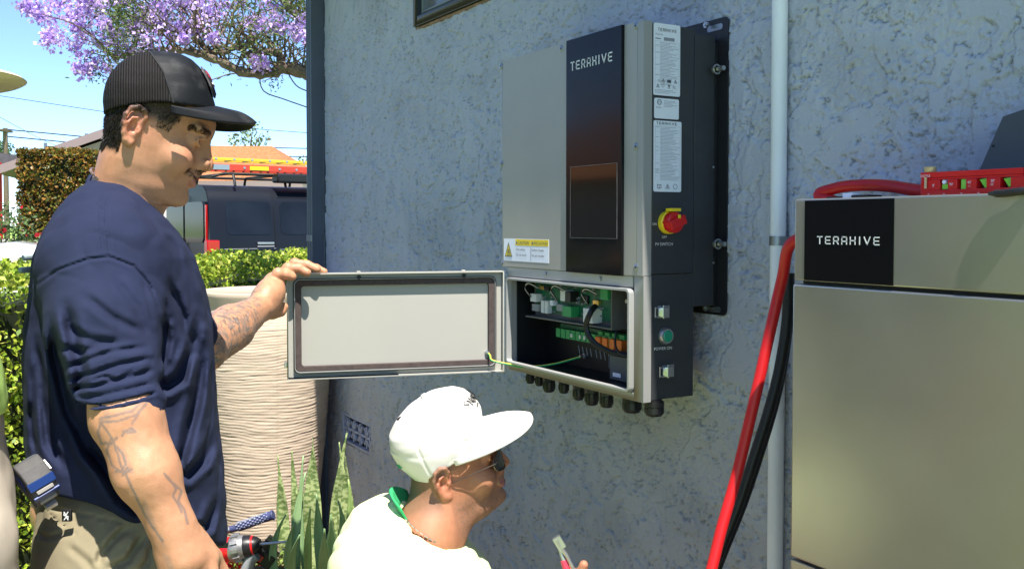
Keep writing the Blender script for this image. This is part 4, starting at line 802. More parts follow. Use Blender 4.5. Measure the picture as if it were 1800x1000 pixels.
for l in (-1.4, 1.45):
    for w_ in (-.9, .7): b = MB(); b.lathe(cf(l, w_, .32), [(.2,0),(.31,.01),(.32,.04),(.32,.16),(.2,.2)], 24, tuple(CW)); b.build('wheel', MT['tyre'], car, smooth=True)
# ================================================================== POT
def pot():
    c = at(468, 700, 4.42); t = thing('planter_pot', 'tall ribbed sand-coloured pot beside the house corner', 'pot', (c.x, c.y, 0))
    rad = lambda z: np.interp(z, [0,.06,.25,.5,.75,.95,1.05,1.10,1.13,1.19,1.205], [.20,.215,.235,.262,.283,.292,.288,.275,.268,.285,.283])
    n, zs = 220, np.concatenate([np.linspace(0, 1.12, 330), np.linspace(1.125, 1.205, 14)]); th = np.linspace(0, 2*PI, n, endpoint=False); T, Z = np.meshgrid(th, zs)
    P = np.stack([np.cos(T)*.28, np.sin(T)*.28, Z], -1); r = rad(Z)
    wv = fbm(P*np.array([2.2,2.2,3]), 3, 4)*.02; rib = np.sin((Z+wv)*2*PI/.0135+fbm(P*np.array([5,5,12]), 2, 6)*2.2); m_ = sstep(1.10, 1.07, Z)
    r = r+m_*(rib*.0008+.0014*fbm(P*np.array([12,12,70]), 2, 8)); seam_ = np.exp(-(((T-SEAM+PI)%(2*PI)-PI)*.28/.006)**2)*m_; r = r+seam_*.004
    X = c.x+np.cos(T)*r; Y = c.y+np.sin(T)*r; V = np.stack([X, Y, Z], -1).reshape(-1, 3); k = len(zs)
    # inner lip
    inner = [(.262,1.203),(.252,1.17),(.245,1.0),(.24,.9)]
    for rr, z in inner: V = np.concatenate([V, np.stack([c.x+np.cos(th)*rr, c.y+np.sin(th)*rr, np.full(n, z)], -1)])
    K = k+len(inner); i = np.arange(K-1)[:, None]*n; j = np.arange(n)[None, :]; F = np.stack([i+j, i+(j+1)%n, i+n+(j+1)%n, i+n+j], -1).reshape(-1, 4)
    col = np.array([.58,.46,.345])*(1+.10*fbm(P*np.array([3,3,25]), 3, 10)[..., None]-.10*(np.clip(-rib, 0, 1)*m_)[..., None]); col = np.concatenate([col.reshape(-1, 3), np.tile([.45,.38,.30], (n*len(inner), 1))])
    np_mesh('vessel', V, F, MT['pot_clay'], t, True, col)
    b = MB(); b.lathe((c.x, c.y, .9), [(.001,0),(.242,.0)], 40); b.build('potting_soil', MT['soil'], t)
SEAM = math.atan2(-FH.y, -FH.x)+math.asin(.38); mat('pot_clay', (.5,.43,.34), .85, vcol=True, bump=.4, bscale=160, bdist=.002); pot()
# ================================================================== SNAKE PLANT AND STRAP-LEAF PLANT
def blade(base, tip, w, bend, parent, m, name='leaf', n=26, wav=.0, cup=.25, seed=0, face=None):
    base, tip = Vector(base), Vector(tip); d = tip-base; L = d.length; face = (face or -FH); s = d.cross(face).normalized(); f = s.cross(d).normalized()
    V = []; C = []
    for i in range(n+1):
        t = i/n; c = base+d*t+bend*(4*t*(1-t)*.5); ww = w*(.62+.5*math.sin(min(t*1.9, 1.57)))*(1-sstep(.62, 1.0, np.array(t))**1.5)+.0015
        for j in range(5):
            u = (j-2)/2; wob = wav*math.sin(t*23+seed+u)*.5
            V.append(c+s*(u*ww*.5+wob*.3)+f*(-cup*ww*(1-u*u)+wob))
    V = np.array([tuple(v) for v in V]); F = [(i*5+j, i*5+j+1, i*5+5+j+1, i*5+5+j) for i in range(n) for j in range(4)]
    o = np_mesh(name, V, np.array(F), m, parent, True); so_ = o.modifiers.new('thick', 'SOLIDIFY'); so_.thickness = .003; return o
m = mat('snake_leaf', (.13,.19,.06), .45, col2=(.34,.40,.17), nscale=55, stretch=(1,1,1.8), detail=7, ramp=(.46,.54), bump=.2, bscale=60)
mat('strap_leaf', (.17,.29,.12), .4, col2=(.26,.38,.18), nscale=5, stretch=(4,4,.6)); mat('strap_leaf_pale', (.27,.38,.12), .45, noise=.15, nscale=20)
c = at(545, 1080, 3.15); sn = thing('snake_plant', 'clump of tall mottled snake plant leaves in front of the pot', 'plant', (c.x, c.y, 0))
for i, (tx, ty, bx, w, t0, bd) in enumerate(((489,800,508,19,3.2,0),(512,792,520,16,3.28,.01),(550,768,566,29,3.25,-.012),(597,777,585,21,3.15,.03),(609,760,590,18,3.3,-.02),(607,800,610,27,3.1,.015),(533,850,540,24,3.3,-.01),(520,860,516,26,3.05,.01))):
    tip = at(tx, ty, t0); bp_ = at(bx, 1000, t0); dv = (bp_-tip); base = tip+dv*((tip.z-.0)/(-dv.z)) if dv.z < 0 else bp_; base = Vector((bp_.x+(bp_.x-c.x)*-.2, bp_.y+(bp_.y-c.y)*-.2, .0))
    blade(base, tip, w/FOC*t0, RT*bd*2, sn, MT['snake_leaf'], n=34, wav=.008, cup=.15, seed=i*2.1)
c = at(562, 1060, 2.95); ag = thing('strap_leaf_plant', 'fountain of smooth blue-green strap leaves in front of the snake plant', 'plant', (c.x, c.y, 0))
for i, (tx, ty, w, bd, t0, mm) in enumerate(((537,830,17,-.05,2.95,'strap_leaf'),(502,905,15,-.10,2.9,'strap_leaf'),(518,918,17,-.07,2.85,'strap_leaf'),(556,868,20,.0,2.9,'strap_leaf'),(612,842,14,.05,2.95,'strap_leaf_pale'),
                                         (581,905,24,.02,2.75,'strap_leaf'),(594,880,20,.05,2.85,'strap_leaf'),(533,800,8,-.03,3.0,'strap_leaf'),(545,895,14,-.02,2.8,'strap_leaf_pale'),(570,930,22,.0,2.7,'strap_leaf'),(625,900,15,.08,3.0,'strap_leaf'),(527,940,18,-.06,2.75,'strap_leaf'))):
    tip = at(tx, ty, t0); base = Vector((c.x, c.y, .25))+RT*(.02*((i*37%7)-3)/3)+FH*.03*((i*17%5)-2)/2
    blade(base, tip, w*.78/FOC*t0, RT*bd*1.6-AZ*0, ag, MT[mm], n=20, cup=.22, seed=i)
b = MB(); b.lathe((c.x, c.y, 0), [(.05,0),(.045,.15),(.03,.28)], 16); b.build('stem', MT['strap_leaf_pale'], ag, smooth=True)
# leaf litter and weeds on the bed
r = np.random.RandomState(8); n = 9000; P = np.stack([r.uniform(-5.6,-1.2,n), r.uniform(.2,1.5,n), r.uniform(.005,.05,n)], 1)
leaf_cloud('ground_weeds', P, np.tile([0,0,1.], (n,1)), .035, MT['leaf'], None, .8, palette(n, [(.12,.2,.03),(.25,.3,.06),(.25,.17,.1),(.3,.15,.35)], [4,3,2,1], 2))['kind'] = 'stuff'
# ================================================================== JACARANDA
ja = thing('jacaranda_tree', 'jacaranda tree in purple bloom with a long crooked limb over the street', 'tree', at(640, 395, 10.5)*1.0*Vector((1,1,1)) if False else (at(640,395,10.5).x, at(640,395,10.5).y, 0))
limbs = []
def limb(pts, r0, r1, out=None):
    q = spline([at(*p) for p in pts], 6); rr = [r0+(r1-r0)*i/(len(q)-1) for i in range(len(q))]
    rr = [a*(1+.18*math.sin(i*1.7+r0*90)+.1*math.sin(i*3.1)) for i, a in enumerate(rr)]; out.tube(q, rr, 9); limbs.append(q); return q
tr = MB(); tx = OFF[ja.name]
tr.tube([tx, tx+Vector((0,0,1.2)), at(655,240,10.4), at(660,170,10)], [.24,.19,.16,.13], 14)
m1 = limb([(660,170,10),(600,150,9.3),(545,132,9),(505,118,8.9),(480,128,8.9),(430,128,8.8),(385,108,8.7),(340,93,8.6),(290,88,8.6),(235,96,8.7),(200,104,8.8)], .068, .018, tr)
m2 = limb([(545,132,9),(500,122,8.95),(490,96,8.9),(462,92,8.85),(435,98,8.8),(420,80,8.8),(395,92,8.7),(365,88,8.7),(345,72,8.7),(330,62,8.8),(290,55,8.8),(235,58,8.8)], .042, .012, tr)
m3 = limb([(345,74,8.7),(346,40,8.8),(352,0,8.9),(356,-40,9)], .035, .02, tr)
m4 = limb([(660,170,10),(600,60,9.4),(545,38,9.1),(515,20,9),(490,-10,9)], .08, .03, tr)
tr.build('trunk', MT['bark'], ja, smooth=True)
rj = random.Random(5); tw = MB(); tips = []
for q in (m1, m2, m3, m4):
    for k in range(4, len(q), 2):
        for _ in range(3):
            s = q[k]; d = (RT*rj.uniform(-.7,.5)+FH*rj.uniform(-.5,.5)+AZ*rj.uniform(.05,1.0)).normalized(); L_ = rj.uniform(.25,.8); pts = [s]; e = s
            for h_ in range(4): d = (d+Vector((rj.uniform(-.5,.5), rj.uniform(-.5,.5), rj.uniform(-.3,.3)))).normalized(); e = e+d*L_/4; pts.append(e)
            tw.tube(pts, [.010,.008,.006,.005,.003], 5); tips.append(e)
for q in ([(455,128,8.9),(463,160,8.9),(500,175,8.9),(543,190,9)], [(500,118,8.9),(520,150,8.95),(543,162,9)], [(200,104,8.8),(215,125,8.8)]): tw.tube(spline([at(*p) for p in q], 4), .006, 5)
tw.build('twigs', MT['bark'], ja)
# blossom clusters laid out in real depth around the limbs
rp = np.random.RandomState(12); cl_c = []
def cluster(px, py, t, rad, n): c = at(px, py, t); cl_c.append((c, rad, n))
for _ in range(170): # main mass, denser top left
    px = rp.uniform(60, 560); top = np.interp(px, [40,90,130,200,240,330,450,560], [30,70,95,110,100,75,62,85]); py = rp.uniform(-70, top); w_ = 1 if px < 330 else .55
    if rp.uniform() < w_*(1 if py < top*.8 else .6): cluster(px, py, rp.uniform(8.1,9.6), rp.uniform(.045,.13), int(rp.uniform(40,90)))
for px, py in ((140,120),(150,128),(165,112),(190,120),(212,88),(225,130),(178,75),(50,12),(42,8),(60,20),(75,30),(215,150),(452,108),(460,112),(543,70),(530,50),(520,60),(90,75),(85,65),(235,115)): cluster(px, py, 8.7, .07, 70)
PP = []
for c, rad, n in cl_c: d = rp.normal(size=(n, 3)); PP.append(np.array(c)+d*rad*np.array([.6,.6,.5]))
PP = np.concatenate(PP); nn_ = len(PP)
leaf_cloud('blossom', PP, rp.normal(size=(nn_,3)), .045, MT['petal'], ja, .9, palette(nn_, [(.58,.40,.80),(.72,.54,.88),(.40,.24,.66),(.85,.70,.92)], [4,3,2,1.5], 31), .75, 31)
gl = []
for _ in range(85):
    px = rp.choice([rp.uniform(190,250), rp.uniform(130,560), rp.uniform(400,560)]); top = np.interp(px, [130,200,240,330,450,560], [70,105,110,75,80,80]); c = at(px, rp.uniform(-60, top), rp.uniform(8,9.4)); n = int(rp.uniform(60,170)); gl.append(np.array(c)+rp.normal(size=(n,3))*np.array([.10,.10,.14]))
for px, py in ((160,118),(172,125),(168,132),(543,95),(543,105),(480,142),(470,108)): gl.append(np.array(at(px, py, 8.8))+rp.normal(size=(50,3))*.05)
gl = np.concatenate(gl); leaf_cloud('leaves', gl, np.tile([0,0,1.], (len(gl),1)), .045, MT['leaf'], ja, .7, palette(len(gl), [(.07,.12,.03),(.14,.19,.05),(.22,.26,.08)], [3,3,1], 33), .3, 33)
# ================================================================== YARD BEHIND THE VIEWER (seen only in reflections)
fn = thing('board_fence', 'weathered board fence on the far side of the yard', 'fence', (-2, -5.2, 0))
mat('fence_wood', (.28,.19,.13), .85, noise=.25, nscale=5)
b = MB()
for k in range(60): b.box(-9+.2*k, -9+.2*k+.19, -5.22-.01*(k%2), -5.2-.01*(k%2), 0, 1.8)
b.build('boards', MT['fence_wood'], fn)
b = MB()
for z in (.4, 1.4): b.box(-9, 3, -5.26, -5.232, z, z+.09)
b.build('rail', MT['fence_wood'], fn)
for k, x in enumerate((-6.4,-3.4,-.5)): bush('shrub', ('left', 'middle', 'right')[k]+' one of three green shrubs along the board fence', 'shrub', (x, -4.3, .8), .9, .6, .9, 5000, .07, [(.08,.15,.03),(.14,.22,.05)], [3,2], 40+k, None, 'shrubs along the board fence')

H3 = thing('neighbour_house', 'cream house with an orange roof across the yard', 'house', (-19, -9.5, 0))
b = MB(); b.box(-26, -12, -17, -10, 0, 2.6); b.build('wall', mat('house_cream', (.5,.42,.32), .85), H3)
b = MB(); b.add([(-26.4,-17.5,2.5),(-11.6,-17.5,2.5),(-11.6,-9.5,2.5),(-26.4,-9.5,2.5),(-22.5,-13.5,4.6),(-15.5,-13.5,4.6)], [(0,1,2,3),(0,1,5,4),(1,2,5),(2,3,4,5),(3,0,4)]); b.build('roof', MT['roof_orange'], H3)
for k, x in enumerate((-29., -10., -6.)): bush('yard_tree', 'broad green tree, '+('left of the cream house','right of the cream house','farther right along the fence')[k], 'tree', (x, -9.5, 4.2), 2.4, 2.0, 2.2, 7000, .22, [(.06,.11,.03),(.1,.17,.04)], [3,2], 60+k, None, 'trees across the yard', .16)
# ================================================================== IMPLICIT SURFACES (bodies and clothes)
V3 = lambda *a: np.array(a, float)
def A_(p): return np.array(tuple(p), float)
def cap(a, b, r1, r2=None, k=.012, op='u', g=0):          # tapered capsule
    a, b = A_(a), A_(b); r2 = r1 if r2 is None else r2; d = b-a; L2 = max(d@d, 1e-12)
    def f(P): q = P-a; h = np.clip((q@d)/L2, 0, 1); return np.sqrt(((q-h[..., None]*d)**2).sum(-1))-(r1+(r2-r1)*h)
    return (f, k, op)
def ell(c, R, ax=None, k=.012, op='u'):                   # ellipsoid, rows of ax = local axes
    c = A_(c); R = np.array(R, float); M = np.eye(3) if ax is None else np.array([A_(v) for v in ax]); mn = R.min()
    def f(P):
        q = (P-c)@M.T; k0 = np.sqrt(((q/R)**2).sum(-1)); k1 = np.sqrt(((q/(R*R))**2).sum(-1))+1e-9; return np.where(k0 < .05, -mn, k0*(k0-1)/k1)
    return (f, k, op)
def plane(p, n, op='s', k=.003):                          # cut away the side n points to
    p, n = A_(p), A_(n); n = n/np.linalg.norm(n); return (lambda P: -((P-p)@n), k, op)
def chain(pts, rs, k=.01, op='u'): return [cap(pts[i], pts[i+1], rs[i], rs[i+1], k, op) for i in range(len(pts)-1)]
def comb(d, x, k, op):
    if op == 'u': h = np.maximum(k-np.abs(d-x), 0)/k; return np.minimum(d, x)-h*h*k*.25
    x = -x; h = np.maximum(k-np.abs(d-x), 0)/k; return np.maximum(d, x)+h*h*k*.25
import time as _t
def sdf_mesh(prims, lo, hi, res, disp=None, B=14, slack=.02):
    """surface nets over the blocks that touch the surface"""
    lo = A_(lo); hi = A_(hi); S = B*res; nb = np.maximum(np.ceil((hi-lo)/S).astype(int), 1)
    I = np.stack(np.meshgrid(*[np.arange(n) for n in nb], indexing='ij'), -1).reshape(-1, 3); C = lo+(I+.5)*S; rad = S*.8661
    D = np.stack([p[0](C) for p in prims]); tot = np.full(len(C), 1e3)
    for i, (f, k, op) in enumerate(prims): tot = comb(tot, D[i], k, op)
    act = np.where(np.abs(tot) < rad*1.15+slack)[0]; g = np.arange(B+1)*res; G = np.stack(np.meshgrid(g, g, g, indexing='ij'), -1)
    N = nb*B+2; vid = []; vp = []; quads = []
    uid = lambda ix: (ix[..., 0]*N[1]+ix[..., 1])*N[2]+ix[..., 2]
    for a in act:
        o = lo+I[a]*S; P = G+o; d = np.full(P.shape[:3], 1e3)
        for i, (f, k, op) in enumerate(prims):
            if op == 'u':
                if D[i][a] > tot[a]+2*rad+k*1.2+.004 and D[i][a] > rad+k*1.2: continue
            elif D[i][a] > rad+k*1.2: continue
            d = comb(d, f(P), k, op)
        if disp is not None:
            m = np.abs(d) < slack+res
            if m.any(): d[m] += disp(P[m])
        s = d < 0
        if s.all() or not s.any(): continue
        c8 = sum(s[x:B+x, y:B+y, z:B+z].astype(np.int8) for x in (0,1) for y in (0,1) for z in (0,1)); cells = np.argwhere((c8 > 0) & (c8 < 8))
        if len(cells) == 0: continue
        acc = np.zeros((len(cells), 3)); cnt = np.zeros(len(cells))
        for ax in range(3):
            o1, o2 = [q for q in range(3) if q != ax]
            for u in (0,1):
                for v in (0,1):
                    e0 = np.zeros(3, int); e0[o1] = u; e0[o2] = v; e1 = e0.copy(); e1[ax] = 1
                    i0 = cells+e0; i1 = cells+e1; d0 = d[tuple(i0.T)]; d1 = d[tuple(i1.T)]; cr = (d0 < 0) != (d1 < 0)
                    t = np.where(cr, d0/np.where(cr, d0-d1, 1), 0); p = i0+0.; p[:, ax] += t; acc[cr] += p[cr]; cnt[cr] += 1
        vid.append(uid(cells+I[a]*B)); vp.append(o+acc/cnt[:, None]*res)
        for ax in range(3):
            o1, o2 = (ax+1) % 3, (ax+2) % 3; sl0 = [slice(0, B)]*3; sl1 = list(sl0); sl1[ax] = slice(1, B+1)
            e = np.argwhere(s[tuple(sl0)] != s[tuple(sl1)])
            if len(e) == 0: continue
            ins = s[tuple(sl0)][tuple(e.T)]; base = e+I[a]*B; m1 = np.zeros(3, int); m1[o1] = 1; m2 = np.zeros(3, int); m2[o2] = 1
            q = np.stack([uid(base), uid(base-m1), uid(base-m1-m2), uid(base-m2)], -1); q[~ins] = q[~ins][:, ::-1]; quads.append(q)
    vid = np.concatenate(vid); vp = np.concatenate(vp); Q = np.concatenate(quads); o_ = np.argsort(vid); vs_ = vid[o_]; k = np.searchsorted(vs_, Q); k = np.clip(k, 0, len(vs_)-1); ok = (vs_[k] == Q).all(1)
    return vp, o_[k[ok]][:, ::-1]
def relax(V, F, it=1, lam=.5):
    for _ in range(it):
        acc = np.zeros_like(V); cnt = np.zeros(len(V))
        for a, b_ in ((0,1),(1,2),(2,3),(3,0)):
            np.add.at(acc, F[:, a], V[F[:, b_]]); np.add.at(acc, F[:, b_], V[F[:, a]]); np.add.at(cnt, F[:, a], 1); np.add.at(cnt, F[:, b_], 1)
        V = V+lam*(acc/np.maximum(cnt, 1)[:, None]-V)
    return V
def seg_dist(P, pts):
    d = np.full(len(P), 9.); pts = [A_(p) for p in pts]
    for a, b_ in zip(pts[:-1], pts[1:]):
        v = b_-a; h = np.clip(((P-a)@v)/(v@v), 0, 1); d = np.minimum(d, np.sqrt(((P-a-h[:, None]*v)**2).sum(1)))
    return d
class Frame:     # local axes of a head or limb: x forward, y to the far side, z up
    def __init__(s, o, x, y, z): s.o = A_(o); s.M = np.array([A_(x), A_(y), A_(z)])
    def w(s, x, y, z): return s.o+s.M.T@V3(x, y, z)
    def loc(s, P): return (P-s.o)@s.M.T
def hand(W, X, N, T, curl, thumb=(.5, .3), sc=1., spread=.10, k=.006):
    """wrist W, X towards the fingers, N palm side, T thumb side"""
    W, X, N, T = A_(W), A_(X), A_(N), A_(T); P = []; w = lambda x, t, n: W+(X*x+T*t+N*n)*sc
    P.append(cap(w(-.01,0,0), w(.02,0,0), .024*sc, .026*sc, .012))
    for t, L in ((.027,.082),(.009,.086),(-.009,.082),(-.025,.074)): P.append(cap(w(.012,t*.55,0), w(L,t,.001), .016*sc, .0125*sc, .012))
    P.append(cap(w(.02,.022,.010), w(.055,.034,.012), .017*sc, .014*sc, .014)); P.append(cap(w(.02,-.02,.010), w(.06,-.026,.008), .014*sc, .012*sc, .014))
    lens = ((.043,.026,.021),(.047,.030,.022),(.043,.028,.022),(.034,.021,.020)); r0 = (.0092,.0095,.009,.008)
    for i, (t, L) in enumerate(((.028,.086),(.009,.090),(-.010,.086),(-.027,.076))):
        p = w(L, t, .0); ang = 0; sp = spread*(1.5-i); ca = curl[i]
        for j in range(3):
            ang += ca[j] if isinstance(ca, (tuple, list)) else ca*(.8, 1.0, .7)[j]
            d = X*math.cos(ang)+N*math.sin(ang)+T*sp*math.cos(ang); d /= np.linalg.norm(d); q = p+d*lens[i][j]*sc
            P.append(cap(p, q, r0[i]*sc*(1-.07*j), r0[i]*sc*(.93-.09*j), k if j == 0 else .004)); P.append(ell(q, [r0[i]*sc*(1-.08*j)]*3, None, .003)) if j < 2 else None; p = q
    a, bnd = thumb; p = w(.028,.030,.012); d = X*math.cos(a)+T*math.sin(a)+N*.35; d /= np.linalg.norm(d)
    for j, L in enumerate((.034,.030,.026)):
        q = p+d*L*sc; P.append(cap(p, q, (.0135,.0115,.0105)[j]*sc, (.0115,.0105,.0088)[j]*sc, .008 if j == 0 else .004)); p = q; d = d*math.cos(bnd)+(X*.6+N*.5-T*.6)*math.sin(bnd); d /= np.linalg.norm(d)
    return P
# ------------------------------------------------------------------ head
def head_prims(H, prof, back, wid, o):
    """prof/back: (z, x) outlines in the head frame, wid: (z, half width)"""
    pz, px_ = np.array(prof).T; bz, bx = np.array(back).T; wz, ww = np.array(wid).T; so_ = np.array(o['soft']).T
    def f(P):
        q = H.loc(P); x, y, z = q[..., 0], q[..., 1], q[..., 2]; zc = z
        F0 = np.interp(zc, pz, px_); F1 = np.interp(zc, so_[0], so_[1]); sg = np.interp(zc, [-.085,-.06,-.035,-.022,-.012,.01,.03,.05], [.026,.026,.030,.017,.016,.011,.015,.04])
        w_ = np.exp(-(y/sg)**2); xf = F1+(F0-F1)*w_; xb = np.interp(zc, bz, bx); hw = np.interp(zc, wz, ww); xc = .35*F1+.65*xb+.0
        xc = np.interp(zc, [-.1,-.02,.05,.12], [-.005,-.005,-.012,-.02]); a = np.where(x > xc, np.maximum(xf-xc, .01), np.maximum(xc-xb, .01))
        p_ = np.where(x > xc, 2.02, 2.3); rho = (np.abs((x-xc)/a)**p_+np.abs(y/hw)**p_)**(1/p_); d = (rho-1)*np.minimum(a, hw)*.9
        top = z-o['ztop']; bot = o['zbot']-z; return np.maximum(np.maximum(d, top), bot)*.8
    return (f, .012, 'u')
def ear_prims(H, s, c, sc=1., tilt=-.12):
    """c: ear canal in the head frame; s = -1 near side, +1 far side"""
    P = []; R = lambda x, z, y=0: H.w(c[0]+(x*math.cos(tilt)-z*math.sin(tilt))*sc, s*(c[1]+y*sc), c[2]+(x*math.sin(tilt)+z*math.cos(tilt))*sc)
    out = [(.004,.012,.006),(.009,.026,.009),(.004,.036,.012),(-.008,.038,.015),(-.018,.031,.018),(-.022,.017,.019),(-.020,.002,.017),(-.013,-.012,.012),(-.006,-.022,.008),(.001,-.025,.005),(.005,-.018,.002)]
    P.append(ell(R(-.007,.008,.004), [.017*sc,.0075*sc,.029*sc], [H.M[0], H.M[1], H.M[2]], .006))
    P += chain([R(x, z, y) for x, z, y in out], [.0026*sc,.0034*sc,.0038*sc,.004*sc,.004*sc,.0038*sc,.0036*sc,.0044*sc,.0058*sc,.006*sc,.004*sc], .0035)
    P += [ell(R(-.003,.003,.0125), [.0085*sc,.007*sc,.0115*sc], None, .003, 's'), ell(R(-.007,.022,.0145), [.0078*sc,.0042*sc,.0085*sc], None, .003, 's')]
    P += chain([R(-.013,-.008,.013), R(-.014,.006,.015), R(-.010,.017,.014), R(-.002,.021,.011)], [.0026*sc]*4, .003)
    P.append(ell(R(.006,.001,.008), [.0045*sc,.004*sc,.006*sc], None, .003)); P.append(ell(R(.001,-.001,.012), [.003*sc,.006*sc,.004*sc], None, .002, 's')); return P
def face_prims(H, e):
    P = []
    for s in (-1, 1):
        P.append(ell(H.w(e['eye'][0]+.012, s*e['eye'][1], e['eye'][2]), [.013,.015,.0095], H.M, .012, 's'))
        P.append(ell(H.w(e['eye'][0]-.0105, s*e['eye'][1], e['eye'][2]), [.0135,.0135,.0125], H.M, .007))            # lids over the eyeball
        P += chain([H.w(e['eye'][0]+.0065, s*(e['eye'][1]-.012), e['eye'][2]+.004), H.w(e['eye'][0]+.0085, s*e['eye'][1], e['eye'][2]+.0065), H.w(e['eye'][0]+.001, s*(e['eye'][1]+.014), e['eye'][2]+.002)], [.0025,.003,.0022], .004)
        P += chain([H.w(e['eye'][0]+.0045, s*(e['eye'][1]-.012), e['eye'][2]-.005), H.w(e['eye'][0]+.0055, s*e['eye'][1], e['eye'][2]-.0075), H.w(e['eye'][0]+.0, s*(e['eye'][1]+.014), e['eye'][2]-.003)], [.002,.0024,.002], .004)
        P.append(cap(H.w(e['eye'][0]+.009, s*(e['eye'][1]-.014), e['eye'][2]+.019), H.w(e['eye'][0]-.002, s*(e['eye'][1]+.016), e['eye'][2]+.019), .0065, .006, .012))      # brow
        n = e['nose']; P.append(ell(H.w(n[0]-.014, s*.0125, n[2]+.003), [.0095,.0075,.0078], H.M, .005)); P.append(ell(H.w(n[0]-.010, s*.007, n[2]-.0055), [.0055,.0032,.0034], H.M, .002, 's'))
        c = e['cheek']; P.append(ell(H.w(c[0], s*c[1], c[2]), [.02,.02,.018], H.M, .03))
        P += chain([H.w(*(q[0], s*q[1], q[2])) for q in e['fold']], [.003,.0034,.0024], .009, 's')
    m = e['mouth']; P += chain([H.w(m[0]-.010, -m[1], m[2]+e['smile']), H.w(m[0]-.0035, -m[1]*.6, m[2]+e['smile']*.35), H.w(m[0]+.0005, 0, m[2]), H.w(m[0]-.0035, m[1]*.6, m[2]+e['smile']*.35), H.w(m[0]-.010, m[1], m[2]+e['smile'])], [.0014,.002,.0022,.002,.0014], .003, 's')
    for dz, r, dx in ((.0052,.0036,0),(-.0062,.0048,-.001)):
        P += chain([H.w(m[0]-.0115, -m[1]*.8, m[2]+e['smile']*.6+dz*.4), H.w(m[0]-.0045+dx, -m[1]*.45, m[2]+dz+e['smile']*.2), H.w(m[0]-.003+dx, 0, m[2]+dz), H.w(m[0]-.0045+dx, m[1]*.45, m[2]+dz+e['smile']*.2), H.w(m[0]-.0115, m[1]*.8, m[2]+e['smile']*.6+dz*.4)], [r*.5,r,r,r,r*.5], .004)
    return P
def strands(name, roots, dirs, L, w, m, parent, seed=1, curve=.3, cols=None):
    """short hair: bent tapering blades"""
    r = np.random.RandomState(seed); n = len(roots); D = dirs+r.normal(size=(n,3))*.22; D /= np.linalg.norm(D, axis=1)[:, None]; S = np.cross(D, r.normal(size=(n,3))); S /= np.linalg.norm(S, axis=1)[:, None]
    l = (L*r.uniform(.55, 1.2, n))[:, None]; g = r.normal(size=(n,3))*curve*.3; m1 = roots+D*l*.5; m2 = roots+(D+g)*l
    V = np.stack([roots-S*w, roots+S*w, m1+S*w*.8, m1-S*w*.8, m2+S*w*.2, m2-S*w*.2], 1).reshape(-1,3); i = np.arange(n)[:, None]*6; F = np.concatenate([i+np.array([[0,1,2,3]]), i+np.array([[3,2,4,5]])])
    return np_mesh(name, V, F, m, parent, True)
def vnormals(V, F):
    n = np.cross(V[F[:, 2]]-V[F[:, 0]], V[F[:, 3]]-V[F[:, 1]]); N = np.zeros_like(V)
    for k in range(4): np.add.at(N, F[:, k], n)
    return N/(np.linalg.norm(N, axis=1)[:, None]+1e-12)
mat('skin', (.5,.3,.2), .46, vcol=True, sss=.10, bump=.6, bscale=560, bdist=.0009, spec=.45, noise=.07, nscale=90, detail=8, rn=.08)
mat('hair', (.018,.013,.011), .38, spec=.5); mat('hair_short', (.05,.035,.025), .6)
mat('navy_cotton', (.017,.023,.056), .9, noise=.14, nscale=9, detail=8, bump=.8, bscale=1000, bdist=.0009, spec=.25)
mat('eye_white', (.7,.68,.66), .2, coat=.5); mat('iris', (.03,.015,.01), .1, coat=1)
mat('khaki', (.235,.20,.125), .9, noise=.10, nscale=14, bump=.6, bscale=1100, bdist=.0008)
mat('khaki_pale', (.52,.45,.36), .9, noise=.06, nscale=14, bump=.5, bscale=1100, bdist=.0006)
mat('cap_mesh_black', (.022,.022,.024), .8); mat('cap_black', (.009,.010,.012), .55, col2=(.06,.06,.06), nscale=16, ramp=(.56,.8), spec=.25, bump=.4, bscale=700)
mat('cap_white', (.74,.71,.65), .85, bump=.5, bscale=800, bdist=.0006, noise=.03, nscale=20)
mat('neon', (.55,.80,.20), .8, noise=.04, nscale=10, bump=.5, bscale=700, bdist=.0008); mat('neon_pale', (.74,.84,.46), .85, noise=.03, nscale=10, bump=.4, bscale=700, bdist=.0008); mat('collar_green', (.03,.36,.13), .85, bump=.5, bscale=700)
mat('necklace', (.55,.38,.28), .3, .9)
